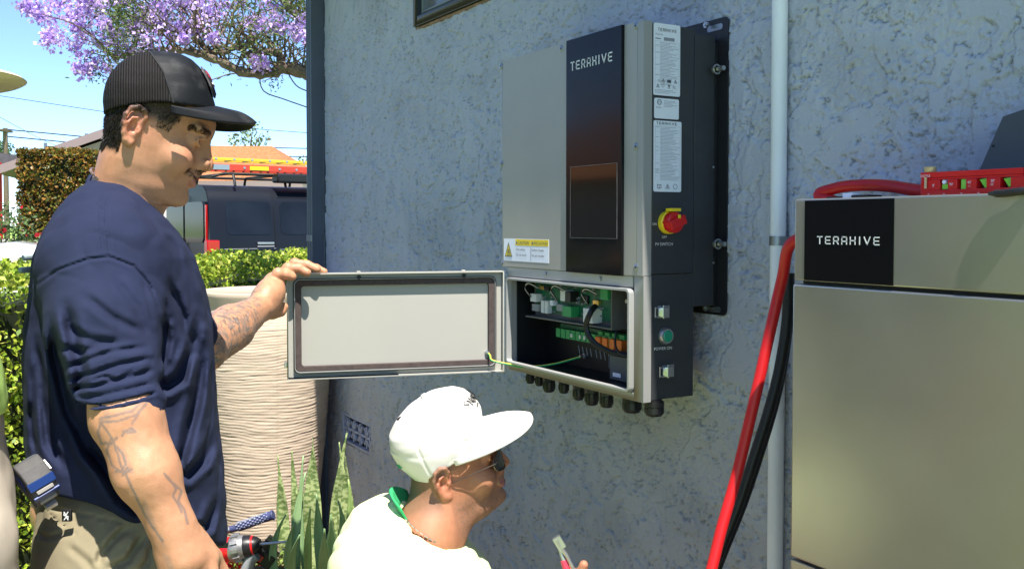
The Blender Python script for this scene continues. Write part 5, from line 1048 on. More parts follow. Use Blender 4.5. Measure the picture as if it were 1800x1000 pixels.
# ================================================================== STANDING MAN
MHP = {}
def man_standing():
    t = thing('person', 'man in navy long-sleeved shirt and black cap holding the open door', 'person', (at(200,900,1.72).x, at(200,900,1.72).y, 0))
    TH = 1.70; th = math.radians(17); th2 = math.radians(-19)     # head tilted down, turned a touch
    fx = (RT*math.cos(th2)-FH*math.sin(th2)); X = fx*math.cos(th)-AZ*math.sin(th); Z = AZ*math.cos(th)+fx*math.sin(th); Y = (FH*math.cos(th2)+RT*math.sin(th2))
    E0 = (250, 232)       # ear canal in photo pixels
    H = Frame(at(E0[0], E0[1], TH), X, Y, Z)
    def hl(zx, zy):       # photo pixel -> head frame (x, z) at the mid plane
        d = ray(zx, zy); o = Vector(tuple(H.o)); s = (o-CP).dot(Y)/d.dot(Y); q = H.loc(A_(CP+d*s)); return (float(q[0]), float(q[2]))
    pts = [(364,150),(371,185),(378.5,208),(380,222),(378,234),(374.5,243),(371,249),(370.5,256),(371.5,266),(374,280),(375.8,288),(376,294),(373.5,299.5),(366,302),(357.5,302.5),(355,306),(352,311),(349,315),(346.5,319),(345.5,323),(341,327.5),(334,330),(331,334),(332.5,343),(331.5,352),(327.5,359),(320,363),(310,364)]
    pr = sorted([(hl(*p)[1], hl(*p)[0]) for p in pts]); pr = [pr[0]]+[p for i, p in enumerate(pr[1:], 1) if p[0] > pr[i-1][0]+1e-4]
    zl = pr[0][0]
    soft = [(-.16,.05),(zl,.060),(-.105,.070),(-.085,.082),(-.060,.086),(-.040,.088),(-.02,.090),(0,.092),(.018,.094),(.035,.100),(.06,.098),(.10,.07),(.13,.04)]
    back = [(-.16,-.046),(-.10,-.046),(-.05,-.049),(-.02,-.057),(.005,-.063),(.045,-.058),(.084,-.036),(.105,-.015)]
    wid = [(-.16,.05),(-.115,.052),(-.09,.061),(-.06,.069),(-.02,.074),(.02,.077),(.06,.079),(.10,.068),(.13,.04)]
    P = [head_prims(H, pr, back, wid, dict(soft=soft, ztop=.105, zbot=zl-.001))]
    nz = pr[[i for i, p in enumerate(pr) if p[1] == max(q[1] for q in pr if q[0] < .02)][0]] if False else hl(375,292)
    eye = hl(350, 252)
    nosex, nosez = hl(373, 296); mx_, mz_ = hl(344, 321); chx, chz = hl(328, 290)
    e = dict(eye=(eye[0]-.004, .031, eye[1]+.001), nose=(nosex, 0, nosez), cheek=(hl(322,285)[0]-.010, .040, hl(322,285)[1]), mouth=(mx_, .030, mz_+.001), smile=.014,
             fold=[(hl(352,296)[0]-.004, .022, hl(352,296)[1]), (hl(336,305)[0]-.006, .034, hl(336,305)[1]), (hl(324,322)[0]-.008, .040, hl(324,322)[1])])
    P += face_prims(H, e)
    P += ear_prims(H, -1, (-.008,.073,-.006), .98); P += ear_prims(H, 1, (-.008,.073,-.006), .98)
    # jaw and neck
    J = lambda px, py, tt: at(px, py, tt)
    P += [ell(H.w(.025,0,-.088), [.050,.050,.024], H.M, .018)]
    P += [cap(J(232,290,TH), J(216,372,1.72), .052, .056, .02), cap(J(220,365,1.72), J(210,420,1.72), .056, .07, .03), cap(J(222,365,1.71), J(200,430,1.62), .045, .05, .03)]
    # torso and hidden limbs (under the clothes)
    P += [ell(J(205,590,1.73), [.13,.15,.16], [RT,FH,AZ], .05), ell(J(215,680,1.74), [.145,.16,.20], [RT,FH,AZ], .06), cap(J(190,445,1.61), J(195,445,1.86), .05, .05, .03)]
    for s, tt in ((-1,1.66),(1,1.84)):
        hp = at(200, 900, tt); kn = Vector((hp.x, hp.y, .50))+RT*.03; an = Vector((hp.x, hp.y, .09))-RT*.01
        P += [cap(hp, kn, .085, .058, .03), cap(kn, an, .056, .036, .02), cap(an-AZ*.03, an+RT*.15-AZ*.05, .035, .03, .02), cap(an-AZ*.04, an-RT*.05-AZ*.045, .03, .025, .02)]
    P += [ell(at(200,880,1.75), [.13,.16,.11], [RT,FH,AZ], .05)]
    # near arm
    sh, el, wr = J(188,475,1.60), J(222,730,1.47), J(303,925,1.46)
    P += [cap(sh, J(212,700,1.48), .045, .042, .03), cap(J(212,700,1.48), el, .044, .050, .01), cap(el, J(258,830,1.455), .050, .045, .02), cap(J(258,830,1.455), wr, .045, .032, .02)]
    ha = (J(326,985,1.46)-wr).normalized(); hn = (-FH*.35-RT*.85).normalized(); hn = (hn-ha*hn.dot(ha)).normalized(); ht = hn.cross(ha)
    hn2 = Vector(FH*.85-RT*.5); hn2 = (hn2-ha*hn2.dot(ha)).normalized(); ht2 = (RT*.9+FH*.2+AZ*.1); ht2 = (ht2-ha*ht2.dot(ha)-hn2*ht2.dot(hn2)).normalized()
    P += [cap(wr, wr+ha*.05, .032, .034, .015)]
    P += hand(wr+ha*.012, ha, hn2, ht2, (.45,.5,.5,.55), (.35,.25), 1.02)
    # far arm reaching for the door
    sh2, el2, wr2 = J(225,470,1.88), J(355,612,2.02), J(457,541,2.43)
    P += [cap(sh2, el2, .045, .047, .03), cap(el2, el2*.55+wr2*.45, .050, .052, .02), cap(el2*.55+wr2*.45, wr2, .050, .032, .015)]
    pm = [(457,541,2.43),(463,515,2.455)]
    P += [cap(J(457,541,2.43), J(474,515,2.46), .033, .036, .018), cap(J(470,530,2.46), J(482,497,2.49), .034, .028, .018), cap(J(466,520,2.44), J(484,516,2.47), .028, .020, .015), cap(J(472,545,2.47), J(484,540,2.49), .022, .018, .015)]
    F4 = [[(478,499,2.475),(489,481,2.475),(503,482,2.485),(514,486,2.492)],[(486,488,2.50),(507,471,2.50),(526,471,2.505),(540,479,2.505)],[(492,485,2.53),(518,463,2.53),(540,466,2.53),(558,473,2.53)],[(497,487,2.56),(535,468,2.56),(556,471,2.56),(570,477,2.555)]]
    for i, c in enumerate(F4): r = (.0128,.0125,.012,.0105)[i]; P += chain([J(*q) for q in c], [r*1.05, r, r*.93, r*.85], .005); P += [ell(J(*c[1]), [r*1.12]*3, None, .004)]
    P += chain([J(468,540,2.46), J(480,550,2.475), J(493,547,2.485), J(499,540,2.49)], [.019,.016,.0145,.012], .006)
    lo = V3(-9,-9,0); cs = np.array([A_(p) for p in (H.w(0,0,0), sh, el, wr, at(335,1060,1.46), sh2, el2, wr2, at(578,478,2.56), at(200,900,1.6), at(200,900,1.95))])
    lo = cs.min(0)-.22; hi = cs.max(0)+.22; lo[2] = 0.0
    V, F = sdf_mesh(P, lo, hi, .0023)
    V = relax(V, F, 1, .4)
    Na = vnormals(V, F); am_ = (np.abs(H.loc(V)) > .14).any(1); V = V+Na*((fbm(V*13, 2, 14)*.0016+fbm(V*45, 2, 15)*.0005)*am_)[:, None]
    # colour of the skin: base, flush, stubble, lips, tattoos
    q = H.loc(V); c = np.tile(V3(.50,.25,.14), (len(V), 1)); n = fbm(V*22, 4, 3)[:, None]; c *= 1+.06*n; 
    onhead = (np.abs(q[:, 1]) < .12) & (q[:, 2] > -.13) & (np.abs(q[:, 0]) < .16)
    def blend(m, col, a): m = (np.clip(m, 0, 1)*a)[:, None]; c[:] = c*(1-m)+np.array(col)*m
    d = lambda *p: np.linalg.norm(V-H.w(*p), axis=1)
    for s in (-1, 1):
        blend(onhead*np.exp(-(d(-.012, s*.09, .006)/.034)**2), (.56,.19,.13), .6); blend(onhead*np.exp(-(d(e['cheek'][0]+.01, s*.055, e['cheek'][2])/.03)**2), (.58,.25,.16), .35)
    blend(onhead*np.exp(-(d(nosex-.005, 0, nosez)/.02)**2), (.55,.22,.14), .4)
    st = onhead*sstep(mz_+.022, mz_-.01, q[:, 2])*sstep(-.02, .0, q[:, 0])*(.5+.5*sstep(-.3,.3,fbm(V*600,2,4))); blend(st, (.24,.17,.13), .22)
    lipd = np.minimum.reduce([np.abs(q[:, 2]-mz_-.002)+np.abs(q[:, 1])*.0]); blend(onhead*(np.abs(q[:, 2]-mz_+.001) < .0095)*(np.abs(q[:, 1]) < .021)*(q[:, 0] > mx_-.014), (.42,.15,.12), .7)
    blend(onhead*(np.abs(q[:, 2]-mz_-e['smile']*(q[:, 1]/.026)**2) < .0017)*(np.abs(q[:, 1]) < .031)*(q[:, 0] > mx_-.03), (.12,.04,.035), .85)
    arm = (V[:, 2] < at(200,690,1.5).z) & (np.linalg.norm((V-A_(el)), axis=1) < .33) & ~onhead
    am = arm & (seg_dist(V, [sh, el, wr]) < .09)
    def tat(lines, w, col, a, mask, dp):
        m = np.zeros(len(V))
        for L in lines: m = np.maximum(m, sstep(w, w*.35, seg_dist(V, [J(x, y, tt) for x, y, tt in L])*1.))
        blend(mask*m, col, a)
    def onto(path, tt=1.43): return [(x, y, tt) for x, y in path]
    # the lines are found in the view of the arm, so measure them across the arm only
    Vp = V-A_(CP); dep = Vp@A_(FW); PXY = np.stack([900+FOC*(Vp@A_(RT))/dep, 451-FOC*(Vp@A_(UPV))/dep], 1); near = (dep < 1.475)
    def tat2(paths, w, a, mask, col=(.10,.12,.13)):
        m = np.zeros(len(V)); wob = np.stack([fbm(V*60,2,5), fbm(V*60,2,6)], 1)*1.5
        for pth in paths:
            D_ = np.full(len(V), 99.); Q_ = PXY+wob
            for (x0,y0),(x1,y1) in zip(pth[:-1], pth[1:]):
                v = V3(x1-x0, y1-y0); h = np.clip(((Q_-V3(x0,y0))@v)/(v@v), 0, 1); D_ = np.minimum(D_, np.linalg.norm(Q_-V3(x0,y0)-h[:, None]*v, axis=1))
            m = np.maximum(m, sstep(w, w*.3, D_))
        blend(mask*m, col, a)
    tat2([[(176,735),(200,730),(232,722),(256,700)],[(176,740),(206,740),(240,728),(258,706)],[(232,745),(246,722),(256,712)],[(214,765),(219,757),(232,752),(238,757),(226,759),(216,757)],[(178,742),(196,768),(206,795),(214,820),(228,850),(245,885),(262,915),(285,950)],
          [(178,742),(172,760),(178,778),(196,780),(206,768)],[(196,768),(188,790),(196,815),(212,828),(222,815),(214,795),(206,785)],[(203,828),(222,830),(232,824)],[(215,835),(224,822)],[(288,832),(300,845),(310,858),(304,872),(314,886),(320,900)],[(306,850),(318,862),(314,880),(324,896),(330,920)]], 3.4, .62, am*near); blend(am*near*sstep(.05,.3,fbm(V*30,3,44))*sstep(9,3,np.abs(PXY[:,0]-(205+.42*(PXY[:,1]-770)))), (.14,.14,.14), .3)
    fa = (seg_dist(V, [el2, wr2]) < .085) & (PXY[:, 0] < 470)
    tn = np.abs(fbm(V*38, 3, 8)); tn2 = fbm(V*np.array([55,55,55]), 3, 9)
    blend(fa*sstep(468, 450, PXY[:, 0])*sstep(.16, .03, tn), (.07,.08,.085), .8); blend(fa*sstep(470, 440, PXY[:, 0])*sstep(-.05, .25, tn2), (.16,.16,.15), .55)
    skull = onhead & (q[:, 2] > -.01) & (q[:, 0] < .03)
    blend((onhead*sstep(-.055,-.03, q[:, 2])*(q[:, 0] < -.026)), (.05,.035,.03), .85)
    blend(onhead*sstep(.012,.030, q[:, 2])*sstep(.058,.046, q[:, 0]-.3*(q[:, 2]-.03))*(np.abs(q[:, 1])>.04), (.035,.025,.02), .9)
    body = np_mesh('body', V, F, MT['skin'], t, True, np.clip(c, .01, .9))
    N = vnormals(V, F); r = np.random.RandomState(4)
    # hair: back and sides, sideburn fade
    edge = -.052+.010*fbm(V*60,2,3); hm = onhead & (q[:, 0] < -.022) & (q[:, 2] > edge+.008) & (q[:, 2] < .075)
    hm |= onhead & (q[:, 0] < .056) & (q[:, 0] > -.022) & (q[:, 2] > .030) & (q[:, 2] < .09)
    hm |= onhead & (q[:, 0] < .050-.3*(.03-q[:, 2])) & (q[:, 0] > .022) & (q[:, 2] > .010) & (q[:, 2] < .09)
    ear = (np.linalg.norm(q-V3(-.013,-.09,-.004), axis=1) < .036) | (np.linalg.norm(q-V3(-.013,.09,-.004), axis=1) < .036)
    hm &= (cfx.loc(V)[:, 2] < botf(cfx.loc(V)[:, 0])+.004)
    idx = np.where(hm & ~(ear & (np.abs(q[:, 1]) > .074)))[0]; idx = r.choice(idx, 30000); dn = N[idx]*.55+A_(-X)*.35+A_(-Z)*.75
    strands('hair', V[idx]-N[idx]*.001, dn/np.linalg.norm(dn, axis=1)[:, None], .0075, .0003, MT['hair'], body, 5, .12)
    # brows, moustache, lashes
    br = onhead & (q[:, 0] > .04) & (np.abs(q[:, 2]-(e['eye'][2]+.0135+.004*np.sin(np.clip((np.abs(q[:, 1])-.012)/.034,0,1)*2.6))) < .0058) & (np.abs(q[:, 1]) > .010) & (np.abs(q[:, 1]) < .050)
    idx = r.choice(np.where(br)[0], 2600); sg = np.sign(q[idx, 1])[:, None]*A_(Y); dn = N[idx]*.35+sg*.8+A_(Z)*.2; strands('eyebrow', V[idx], dn/np.linalg.norm(dn, axis=1)[:, None], .0065, .0003, MT['hair'], body, 6)
    mo = onhead & (q[:, 0] > mx_-.022) & (q[:, 2] > mz_+.0055+np.abs(q[:, 1])*.10-.0) & (q[:, 2] < nosez-.010+.002-np.abs(q[:, 1])*.12) & (np.abs(q[:, 1]) < .030)
    if mo.sum() > 10: idx = r.choice(np.where(mo)[0], 1500); sg = np.sign(q[idx, 1])[:, None]*A_(Y); dn = N[idx]*.5+sg*.5-A_(Z)*.7; strands('moustache', V[idx], dn/np.linalg.norm(dn, axis=1)[:, None], .0055, .0003, MT['hair'], body, 7)
    for s in (-1, 1):
        b = MB(); b.tube(spline([H.w(e['eye'][0]+.0015, s*(e['eye'][1]-.0125), e['eye'][2]-.002), H.w(e['eye'][0]+.0046, s*(e['eye'][1]-.004), e['eye'][2]-.0030), H.w(e['eye'][0]+.0034, s*(e['eye'][1]+.005), e['eye'][2]-.0035), H.w(e['eye'][0]-.0020, s*(e['eye'][1]+.014), e['eye'][2]-.0015)], 5), .0012, 6); b.build('eyelashes', MT['hair'], body, smooth=True)
        b = MB(); c_ = Vector(H.w(e['eye'][0]-.0120, s*e['eye'][1], e['eye'][2]-.0005)); b.lathe(c_-Z*.0117, [(.0005,0)]+[(.0117*math.sin(PI*k/10), .0117-.0117*math.cos(PI*k/10)) for k in range(1,10)]+[(.0005,.0234)], 18, tuple(Z)); b.build('eye', MT['eye_white'], body, smooth=True)
        b = MB(); g = (X*.92-Z*.36).normalized(); b.lathe(c_+g*.0100, [(.0055,0),(.004,.0018),(.001,.0022)], 14, tuple(g)); b.build('iris', MT['iris'], body, smooth=True)
    MHP.update(pr=pr, soft=soft, back=back, wid=wid, zl=zl, e=e); return t, H, hl, body, (sh, el, wr, sh2, el2, wr2)

# black trucker cap: frame level with the photo (x right, z up)
_ca = math.radians(19); cfx = Frame(at(280,190,1.70), RT*math.cos(_ca)+FH*math.sin(_ca), FH*math.cos(_ca)-RT*math.sin(_ca), AZ)
def CX(px, py):
    n = Vector(tuple(cfx.M[1])); o = Vector(tuple(cfx.o)); d = ray(px, py); q = cfx.loc(A_(CP+d*((o-CP).dot(n)/d.dot(n)))); return float(q[0]), float(q[2])
KP = 1.70/FOC
bk_ = [CX(x, y)[::-1] for x, y in ((184,212),(182,200),(181,180),(182,165),(186,148),(194,130),(206,115),(222,104),(240,97),(262,92.5),(275,91.5))]
ft_ = [CX(x, y)[::-1] for x, y in ((379,212),(378.5,200),(377,185),(374,170),(369,152),(361,135),(351,121),(338,108),(322,99),(300,93),(283,91.5))]
wd_ = [((190-y)*KP, w) for y, w in ((212,.086),(185,.086),(160,.083),(140,.077),(122,.068),(108,.055),(100,.043),(95,.028),(91.5,.012))]
botf = lambda x: (190-np.interp(x/KP+280, [180,200,240,290,330,380], [209,203,194.5,188,191,197]))*KP
man, HM, hlm, mbody, mj = man_standing()
# ================================================================== CLOTHES
def axes_at(px0):   # side-on axes as seen along the line of sight through column px0
    a = math.atan((px0-900)/FOC); return a, RT*math.cos(a)-FH*math.sin(a), FH*math.cos(a)+RT*math.sin(a)
def col2r(px, t0, px0):
    a, rx, fy_ = axes_at(px0); o = FH*t0+RT*((px0-900)/FOC*t0); d = FH+RT*((px-900)/FOC); return ((d*(o.dot(fy_)/d.dot(fy_)))-o).dot(rx)
def rz(P, t0, px0):  # place -> (photo row, metres right, metres away) in those axes
    a, rx, fy_ = axes_at(px0); q = P-A_(CP)-A_(FH*t0+RT*((px0-900)/FOC*t0)); r = q@A_(rx); z = P[..., 2]-1.5; return 395-z*FOC/(t0-r*math.sin(a)), r, q@A_(fy_)
def outline_fn(rows, back, front, wid, t0, p=2.3, dc=0., px0=210):
    """solid whose side view at distance t0 follows the traced back and front lines (photo pixels)"""
    rows = np.array(rows, float); back = [col2r(x, t0, px0) for x in back]; front = [col2r(x, t0, px0) for x in front]
    def f(P):
        y, r, q = rz(P, t0, px0); b_ = np.interp(y, rows, back); f_ = np.interp(y, rows, front); w = np.interp(y, rows, wid)
        c = (b_+f_)/2; a = np.maximum((f_-b_)/2, .008); rho = (np.abs((r-c)/a)**p+np.abs((q-dc)/w)**p)**(1/p)
        z0 = (395-rows[0])*t0/FOC+1.5; z1 = (395-rows[-1])*t0/FOC+1.5; d = (rho-1)*np.minimum(a, w)*.85; return np.maximum(np.maximum(d, (rows[0]-y)*t0/FOC), (y-rows[-1])*t0/FOC)*.85
    return f
def folds2d(P, folds, scale=1.):
    """creases given as side-view lines: (points, width px, depth m)"""
    q = P-A_(CP); dep = q@A_(FW); X = 900+FOC*(q@A_(RT))/dep; Y = 451-FOC*(q@A_(UPV))/dep; wob = fbm(P*9, 2, 41)*5; X = X+wob; Y = Y+wob*.6; o = np.zeros(len(P)); near = np.clip((FT-dep)/.06, 0, 1)
    for pts, w, a in folds:
        L = 0; D = np.full(len(P), 1e3); T = np.zeros(len(P)); n = len(pts)-1
        for i, ((x0,y0),(x1,y1)) in enumerate(zip(pts[:-1], pts[1:])):
            vx, vy = x1-x0, y1-y0; h = np.clip(((X-x0)*vx+(Y-y0)*vy)/(vx*vx+vy*vy), 0, 1); d = np.hypot(X-x0-h*vx, Y-y0-h*vy); m = d < D; D = np.where(m, d, D); T = np.where(m, (i+h)/n, T)
        tap = np.clip(np.minimum(T, 1-T)*6+.15, 0, 1); o += a*np.exp(-(D/w)**2)*tap-a*.45*np.exp(-((D-w*1.9)/w)**2)*tap
    return o*near*scale
FT = 1.72
def shirt_man():
    rows = [318,330,345,362,385,410,450,500,560,620,700,780,850,920,970]
    back = [160,140,122,106,88,73,56,46,40,37,35,38,44,50,55]
    front= [215,236,253,267,291,315,343,359,370,375,381,386,389,390,388]
    wid  = [.05,.10,.13,.155,.175,.185,.19,.19,.185,.185,.185,.19,.19,.19,.19]
    P = [(outline_fn(rows, back, front, wid, 1.72), .03, 'u')]
    sh, el = at(178,465,1.57), at(214,700,1.475)
    P += [cap(sh, at(182,570,1.52), .088, .080, .045), cap(at(182,570,1.52), at(200,640,1.50), .080, .071, .02), cap(at(200,640,1.50), at(216,702,1.475), .069, .058, .01)]
    sh2, e2 = at(225,450,1.88), at(330,590,1.99); P += [cap(sh2, e2, .085, .062, .04)]
    # cuff band
    d = (at(226,735,1.472)-at(213,690,1.478)).normalized(); c0 = at(217,702,1.475)
    P += [cap(c0, c0+d*.02, .0575, .0565, .006)]
    # openings
    P += [plane(c0+d*.022, d, 's', .002)] if False else []
    cut = at(222,716,1.472); dn = (AZ*-.93+RT*.30*-1).normalized(); dn = Vector((0,0,0))-AZ*.95-RT*.33
    cn = A_(dn); cn = cn/np.linalg.norm(cn); cc = A_(cut)
    def cuffcut(Q):   # half space beyond the cuff, only round the near arm
        pl = -((Q-cc)@cn); rr = np.sqrt(((Q-cc)**2).sum(-1))-.085; return np.maximum(pl, rr)
    P += [(cuffcut, .003, 's'), cap(at(222,722,1.474), at(228,760,1.468), .0490, .0545, .003, 's')]
    P += [cap(at(236,295,1.70), at(222,372,1.715), .058, .062, .004, 's')]
    hem0, hem1 = at(60,845,1.72), at(385,962,1.72); hd = (hem1-hem0).normalized(); hn_ = hd.cross(FH); hn_ = hn_ if hn_.z < 0 else -hn_
    def hem(Q):
        q = Q-A_(CP); dep = q@A_(FW); X = 900+FOC*(q@A_(RT))/dep; y = 451-FOC*(q@A_(UPV))/dep; return -(y-np.interp(X, [30,70,120,200,280,390], [800,862,874,900,940,955])-fbm(Q*9, 2, 5)*4)*.0009
    P += [(hem, .004, 's')]
    # collar rib
    ring_ = []
    C0 = at(219,347,1.712); nx = (RT*.86-AZ*.52); 
    for k in range(19): a = 2*PI*k/18; ring_.append(C0+nx*(.067*math.cos(a))+FH*(.066*math.sin(a))+AZ*(-.012*abs(math.sin(a))))
    P += chain(ring_, [.0058]*19, .004)
    sa = A_(sh); sb = A_(el)
    G = [([(300,395),(335,430),(352,500)],6,.004),([(285,560),(292,600),(285,640)],7,.006),([(345,560),(338,620),(318,665),(296,682),(280,668)],9,.010),([(356,590),(350,680),(332,760),(316,830),(300,850)],8,.010),
         ([(374,760),(358,812),(330,838),(305,835)],8,.009),([(386,880),(366,925),(338,930),(310,895)],8,.010),([(120,540),(132,600),(140,650),(132,700)],10,.012),([(92,560),(100,640),(118,720),(150,790),(200,840)],9,.011),
         ([(70,600),(74,700),(88,780),(110,820)],8,.006),([(140,720),(165,790),(215,870),(262,905)],12,.016),([(58,640),(60,740),(66,800)],6,.004),([(240,890),(290,915),(340,945)],6,.006),([(300,500),(322,560),(330,600)],7,.005),
         ([(60,502),(100,474),(150,455),(190,450),(232,466),(262,500),(282,545)],2.6,.0030),([(177,335),(178,390),(180,448)],3,.0026),([(187,335),(186,390),(190,448)],3,.0026),
         ([(105,648),(150,632),(200,618),(258,612)],4.5,.005),([(112,668),(160,655),(215,640),(270,632)],4.2,.006),([(120,685),(170,676),(225,664),(274,652)],4,.006),([(132,700),(180,695),(230,684),(276,672)],3.6,.0035),([(142,716),(190,712),(240,700),(276,690)],2.6,.006),
         ([(118,575),(160,600),(215,605)],7,.006),([(150,520),(200,560),(252,585)],7,.005),([(100,610),(140,618),(180,610)],6,.006),([(200,490),(240,540),(262,590)],7,.004),([(150,670),(180,660),(205,668),(240,650)],3.5,.004)]
    def disp(Q):
        o = folds2d(Q, G); o += fbm(Q*6, 3, 21)*.0045; R_ = 1-np.abs(perlin(Q*np.array([8,8,3.6])+perlin(Q*4)[:, None]*.8)*2); o += np.clip(R_, 0, 1)**4*.0022
        h = np.clip(((Q-sa)@(sb-sa))/((sb-sa)@(sb-sa)), 0, 1.1); return o+fbm(Q*26, 2, 23)*.0009
    V, F = sdf_mesh(P, at(60,1000,1.72)-Vector((.6,.6,.0)), at(250,300,1.72)+Vector((.65,.65,.05)), .0030, disp, slack=.03)
    V = relax(V, F, 1, .35)
    s_ = np_mesh('shirt', V, F, MT['navy_cotton'], man, True)
    # stitching along the shoulder seam and small print on the back edge
    b = MB()
    for k, (x, y, w, h) in enumerate(((55,452,4,9),(50,474,4,9))): b.obox(at(x, y, 1.715)-FH*.0, RT, FH, AZ, .0045, .03, .0055)
    b.build('back_print', mat('print_pale', (.45,.55,.55), .8), s_, bevel=.004)
shirt_man()
def trousers_man():
    P = [(outline_fn([840,870,900,950,1000,1060], [62,57,56,58,62,66], [350,362,368,370,368,360], [.16,.175,.18,.185,.185,.18], 1.72, 2.4), .04, 'u')]
    for tt in (1.635,1.83):
        hp = at(205, 1000, tt); kn = Vector((hp.x, hp.y, .50))+RT*.04; an = Vector((hp.x, hp.y, .10)); P += [cap(hp, kn, .125, .090, .05), cap(kn, an, .090, .080, .03)]; 
    P += [plane(Vector((0,0,.055)), (0,0,-1))]
    G = [([(88,893),(140,903),(200,915),(232,922)],2.5,.003),([(86,900),(100,915),(128,932),(140,950)],2.0,.0025),([(230,925),(200,950),(175,975),(170,990)],6,.008),([(255,940),(225,985),(190,1000)],6,.009),([(120,960),(150,985),(165,1010)],6,.004),
         ([(190,905),(190,940),(196,1000)],2,.002),([(62,935),(85,945),(118,935)],4,.004),([(270,950),(262,985),(240,1010)],5,.006)]
    disp = lambda Q: folds2d(Q, G)+fbm(Q*7, 3, 31)*.004+np.clip(1-np.abs(perlin(Q*np.array([7,7,4])+4)*2), 0, 1)**4*.003
    V, F = sdf_mesh(P, at(200,900,1.72)-Vector((.45,.45,1.3)), at(200,840,1.72)+Vector((.45,.45,.02)), .0042, disp, slack=.03); V = relax(V, F, 1, .4)
    tr_ = np_mesh('trousers', V, F, MT['khaki'], man, True)
    # belt with loop tag
    b = MB(); c = at(118, 905, 1.528); b.obox(c, RT, FH, AZ, .0075, .003, .0095); tg = b.build('brand_tag', MT['gasket'], tr_, bevel=.001)
    b = MB(); o = c-FH*.0035
    for pts in ([(-.003,.006),(0,.0015),(.003,.006)], [(-.003,-.006),(0,-.0015),(.003,-.006)], [(-.0028,.0045),(-.0035,.001),(.0035,-.001),(.0028,-.0045)]): b.stroke(pts, .0014, o, RT, AZ, -FH)
    b.build('tag_emblem', MT['white_print'], tg)
    for s_ in (-1, 1):
        hp = at(205, 1000, 1.635 if s_ < 0 else 1.83); an = Vector((hp.x, hp.y, 0)); Q = [cap(an+AZ*.045-RT*.07, an+AZ*.045+RT*.12, .045, .042, .02), cap(an+AZ*.06, an+AZ*.13, .05, .05, .02), plane(Vector((0,0,.004)), (0,0,-1))]
        V, F = sdf_mesh(Q, an-Vector((.25,.25,.02)), an+Vector((.25,.25,.22)), .006); np_mesh('boot', V, F, MT['bark'], man, True)
trousers_man()
# ------------------------------------------------------------------ caps
def crown_mesh(fr, back, front, wid, bot, res, p=2.25, disp=None, ny=0.):
    bz, bx = np.array(back).T; fz, fx_ = np.array(front).T; wz, ww = np.array(wid).T; zt = min(bz[-1], fz[-1])
    def f(P):
        q = fr.loc(P); x, y, z = q[..., 0], q[..., 1], q[..., 2]; b_ = np.interp(z, bz, bx); f_ = np.interp(z, fz, fx_); w = np.interp(z, wz, ww); c = (b_+f_)/2; a = np.maximum((f_-b_)/2, .004)
        rho = (np.abs((x-c)/a)**p+np.abs(y/w)**p)**(1/p); d = (rho-1)*np.minimum(a, np.maximum(w, .004)); return np.maximum(np.maximum(d, z-zt), bot(x)-z)*.7
    o = Vector(tuple(fr.o)); return sdf_mesh([(f, .004, 'u')], o-Vector((.2,.2,.15)), o+Vector((.2,.2,.25)), res, disp, slack=.012), f
def brim_mesh(name, fr, x0, x1, hw, root, tip, z0, arch, slope, m, parent, th=.0032, p=2.2, far=1.):
    """root: half length of the crown ellipse, tip: forward reach; z falls sideways (arch) and forwards (slope)"""
    nu, nv = 40, 16; V = []
    for j in range(nv+1):
        v = j/nv
        for i in range(nu+1):
            u = -1+2*i/nu; y = hw*math.sin(u*PI/2); k = (1-abs(math.sin(u*PI/2))**2.0); xr = x0+(x1-x0)*k**.5; xt = x0+(tip-x0)*(1-abs(math.sin(u*PI/2))**p)**.55; x = xr+(xt-xr)*v
            z = z0-arch*(y/hw)**2-slope*(x-x1)-.05*max(0, v-.5)**2; V.append(fr.w(x, y, z))
    F = [(j*(nu+1)+i, j*(nu+1)+i+1, (j+1)*(nu+1)+i+1, (j+1)*(nu+1)+i) for j in range(nv) for i in range(nu)]
    o = np_mesh(name, np.array(V), np.array(F), m, parent, True); s = o.modifiers.new('t', 'SOLIDIFY'); s.thickness = th; s.offset = 0; return o
def split_faces(V, F, mask):
    Fs = F[mask]; u, inv = np.unique(Fs, return_inverse=True); return V[u], inv.reshape(Fs.shape)
capdisp = lambda P: fbm(P*16, 2, 51)*.0016
(Vc, Fc), crown_f = crown_mesh(cfx, bk_, ft_, wd_, botf, .0024, disp=capdisp); Vc = relax(Vc, Fc, 1, .4); qc = cfx.loc(Vc)
fcx = qc[Fc].mean(1); seam_x = np.interp(fcx[:, 2], [-.02, 0, .05, .098], [.028,.024,.010,-.018]); isf = fcx[:, 0] > seam_x
# mesh fabric: bump in a knitted grid
m = mat('cap_mesh', (.012,.011,.012), .8, spec=.2); nt = m.node_tree; N_ = nt.nodes; pb_ = N_['Principled BSDF']; tc = N_.new('ShaderNodeTexCoord'); bmp = N_.new('ShaderNodeBump'); bmp.inputs['Distance'].default_value = .0010
w1 = N_.new('ShaderNodeTexWave'); w1.wave_type = 'BANDS'; w1.inputs['Scale'].default_value = 75; w1.inputs['Distortion'].default_value = 1.0; w1.inputs['Detail Scale'].default_value = 3; mpp = N_.new('ShaderNodeMapping'); mpp.inputs['Rotation'].default_value = (0, 0, -math.radians(59.5+19)); nt.links.new(tc.outputs['Object'], mpp.inputs[0]); nt.links.new(mpp.outputs[0], w1.inputs[0])
w1.bands_direction = 'X'; nt.links.new(w1.outputs['Fac'], bmp.inputs['Height']); nt.links.new(bmp.outputs[0], pb_.inputs['Normal'])
rmp = N_.new('ShaderNodeValToRGB'); rmp.color_ramp.elements[0].color = (.004,.004,.004,1); rmp.color_ramp.elements[1].color = (.026,.022,.021,1); nt.links.new(w1.outputs['Fac'], rmp.inputs[0]); nt.links.new(rmp.outputs[0], pb_.inputs['Base Color'])
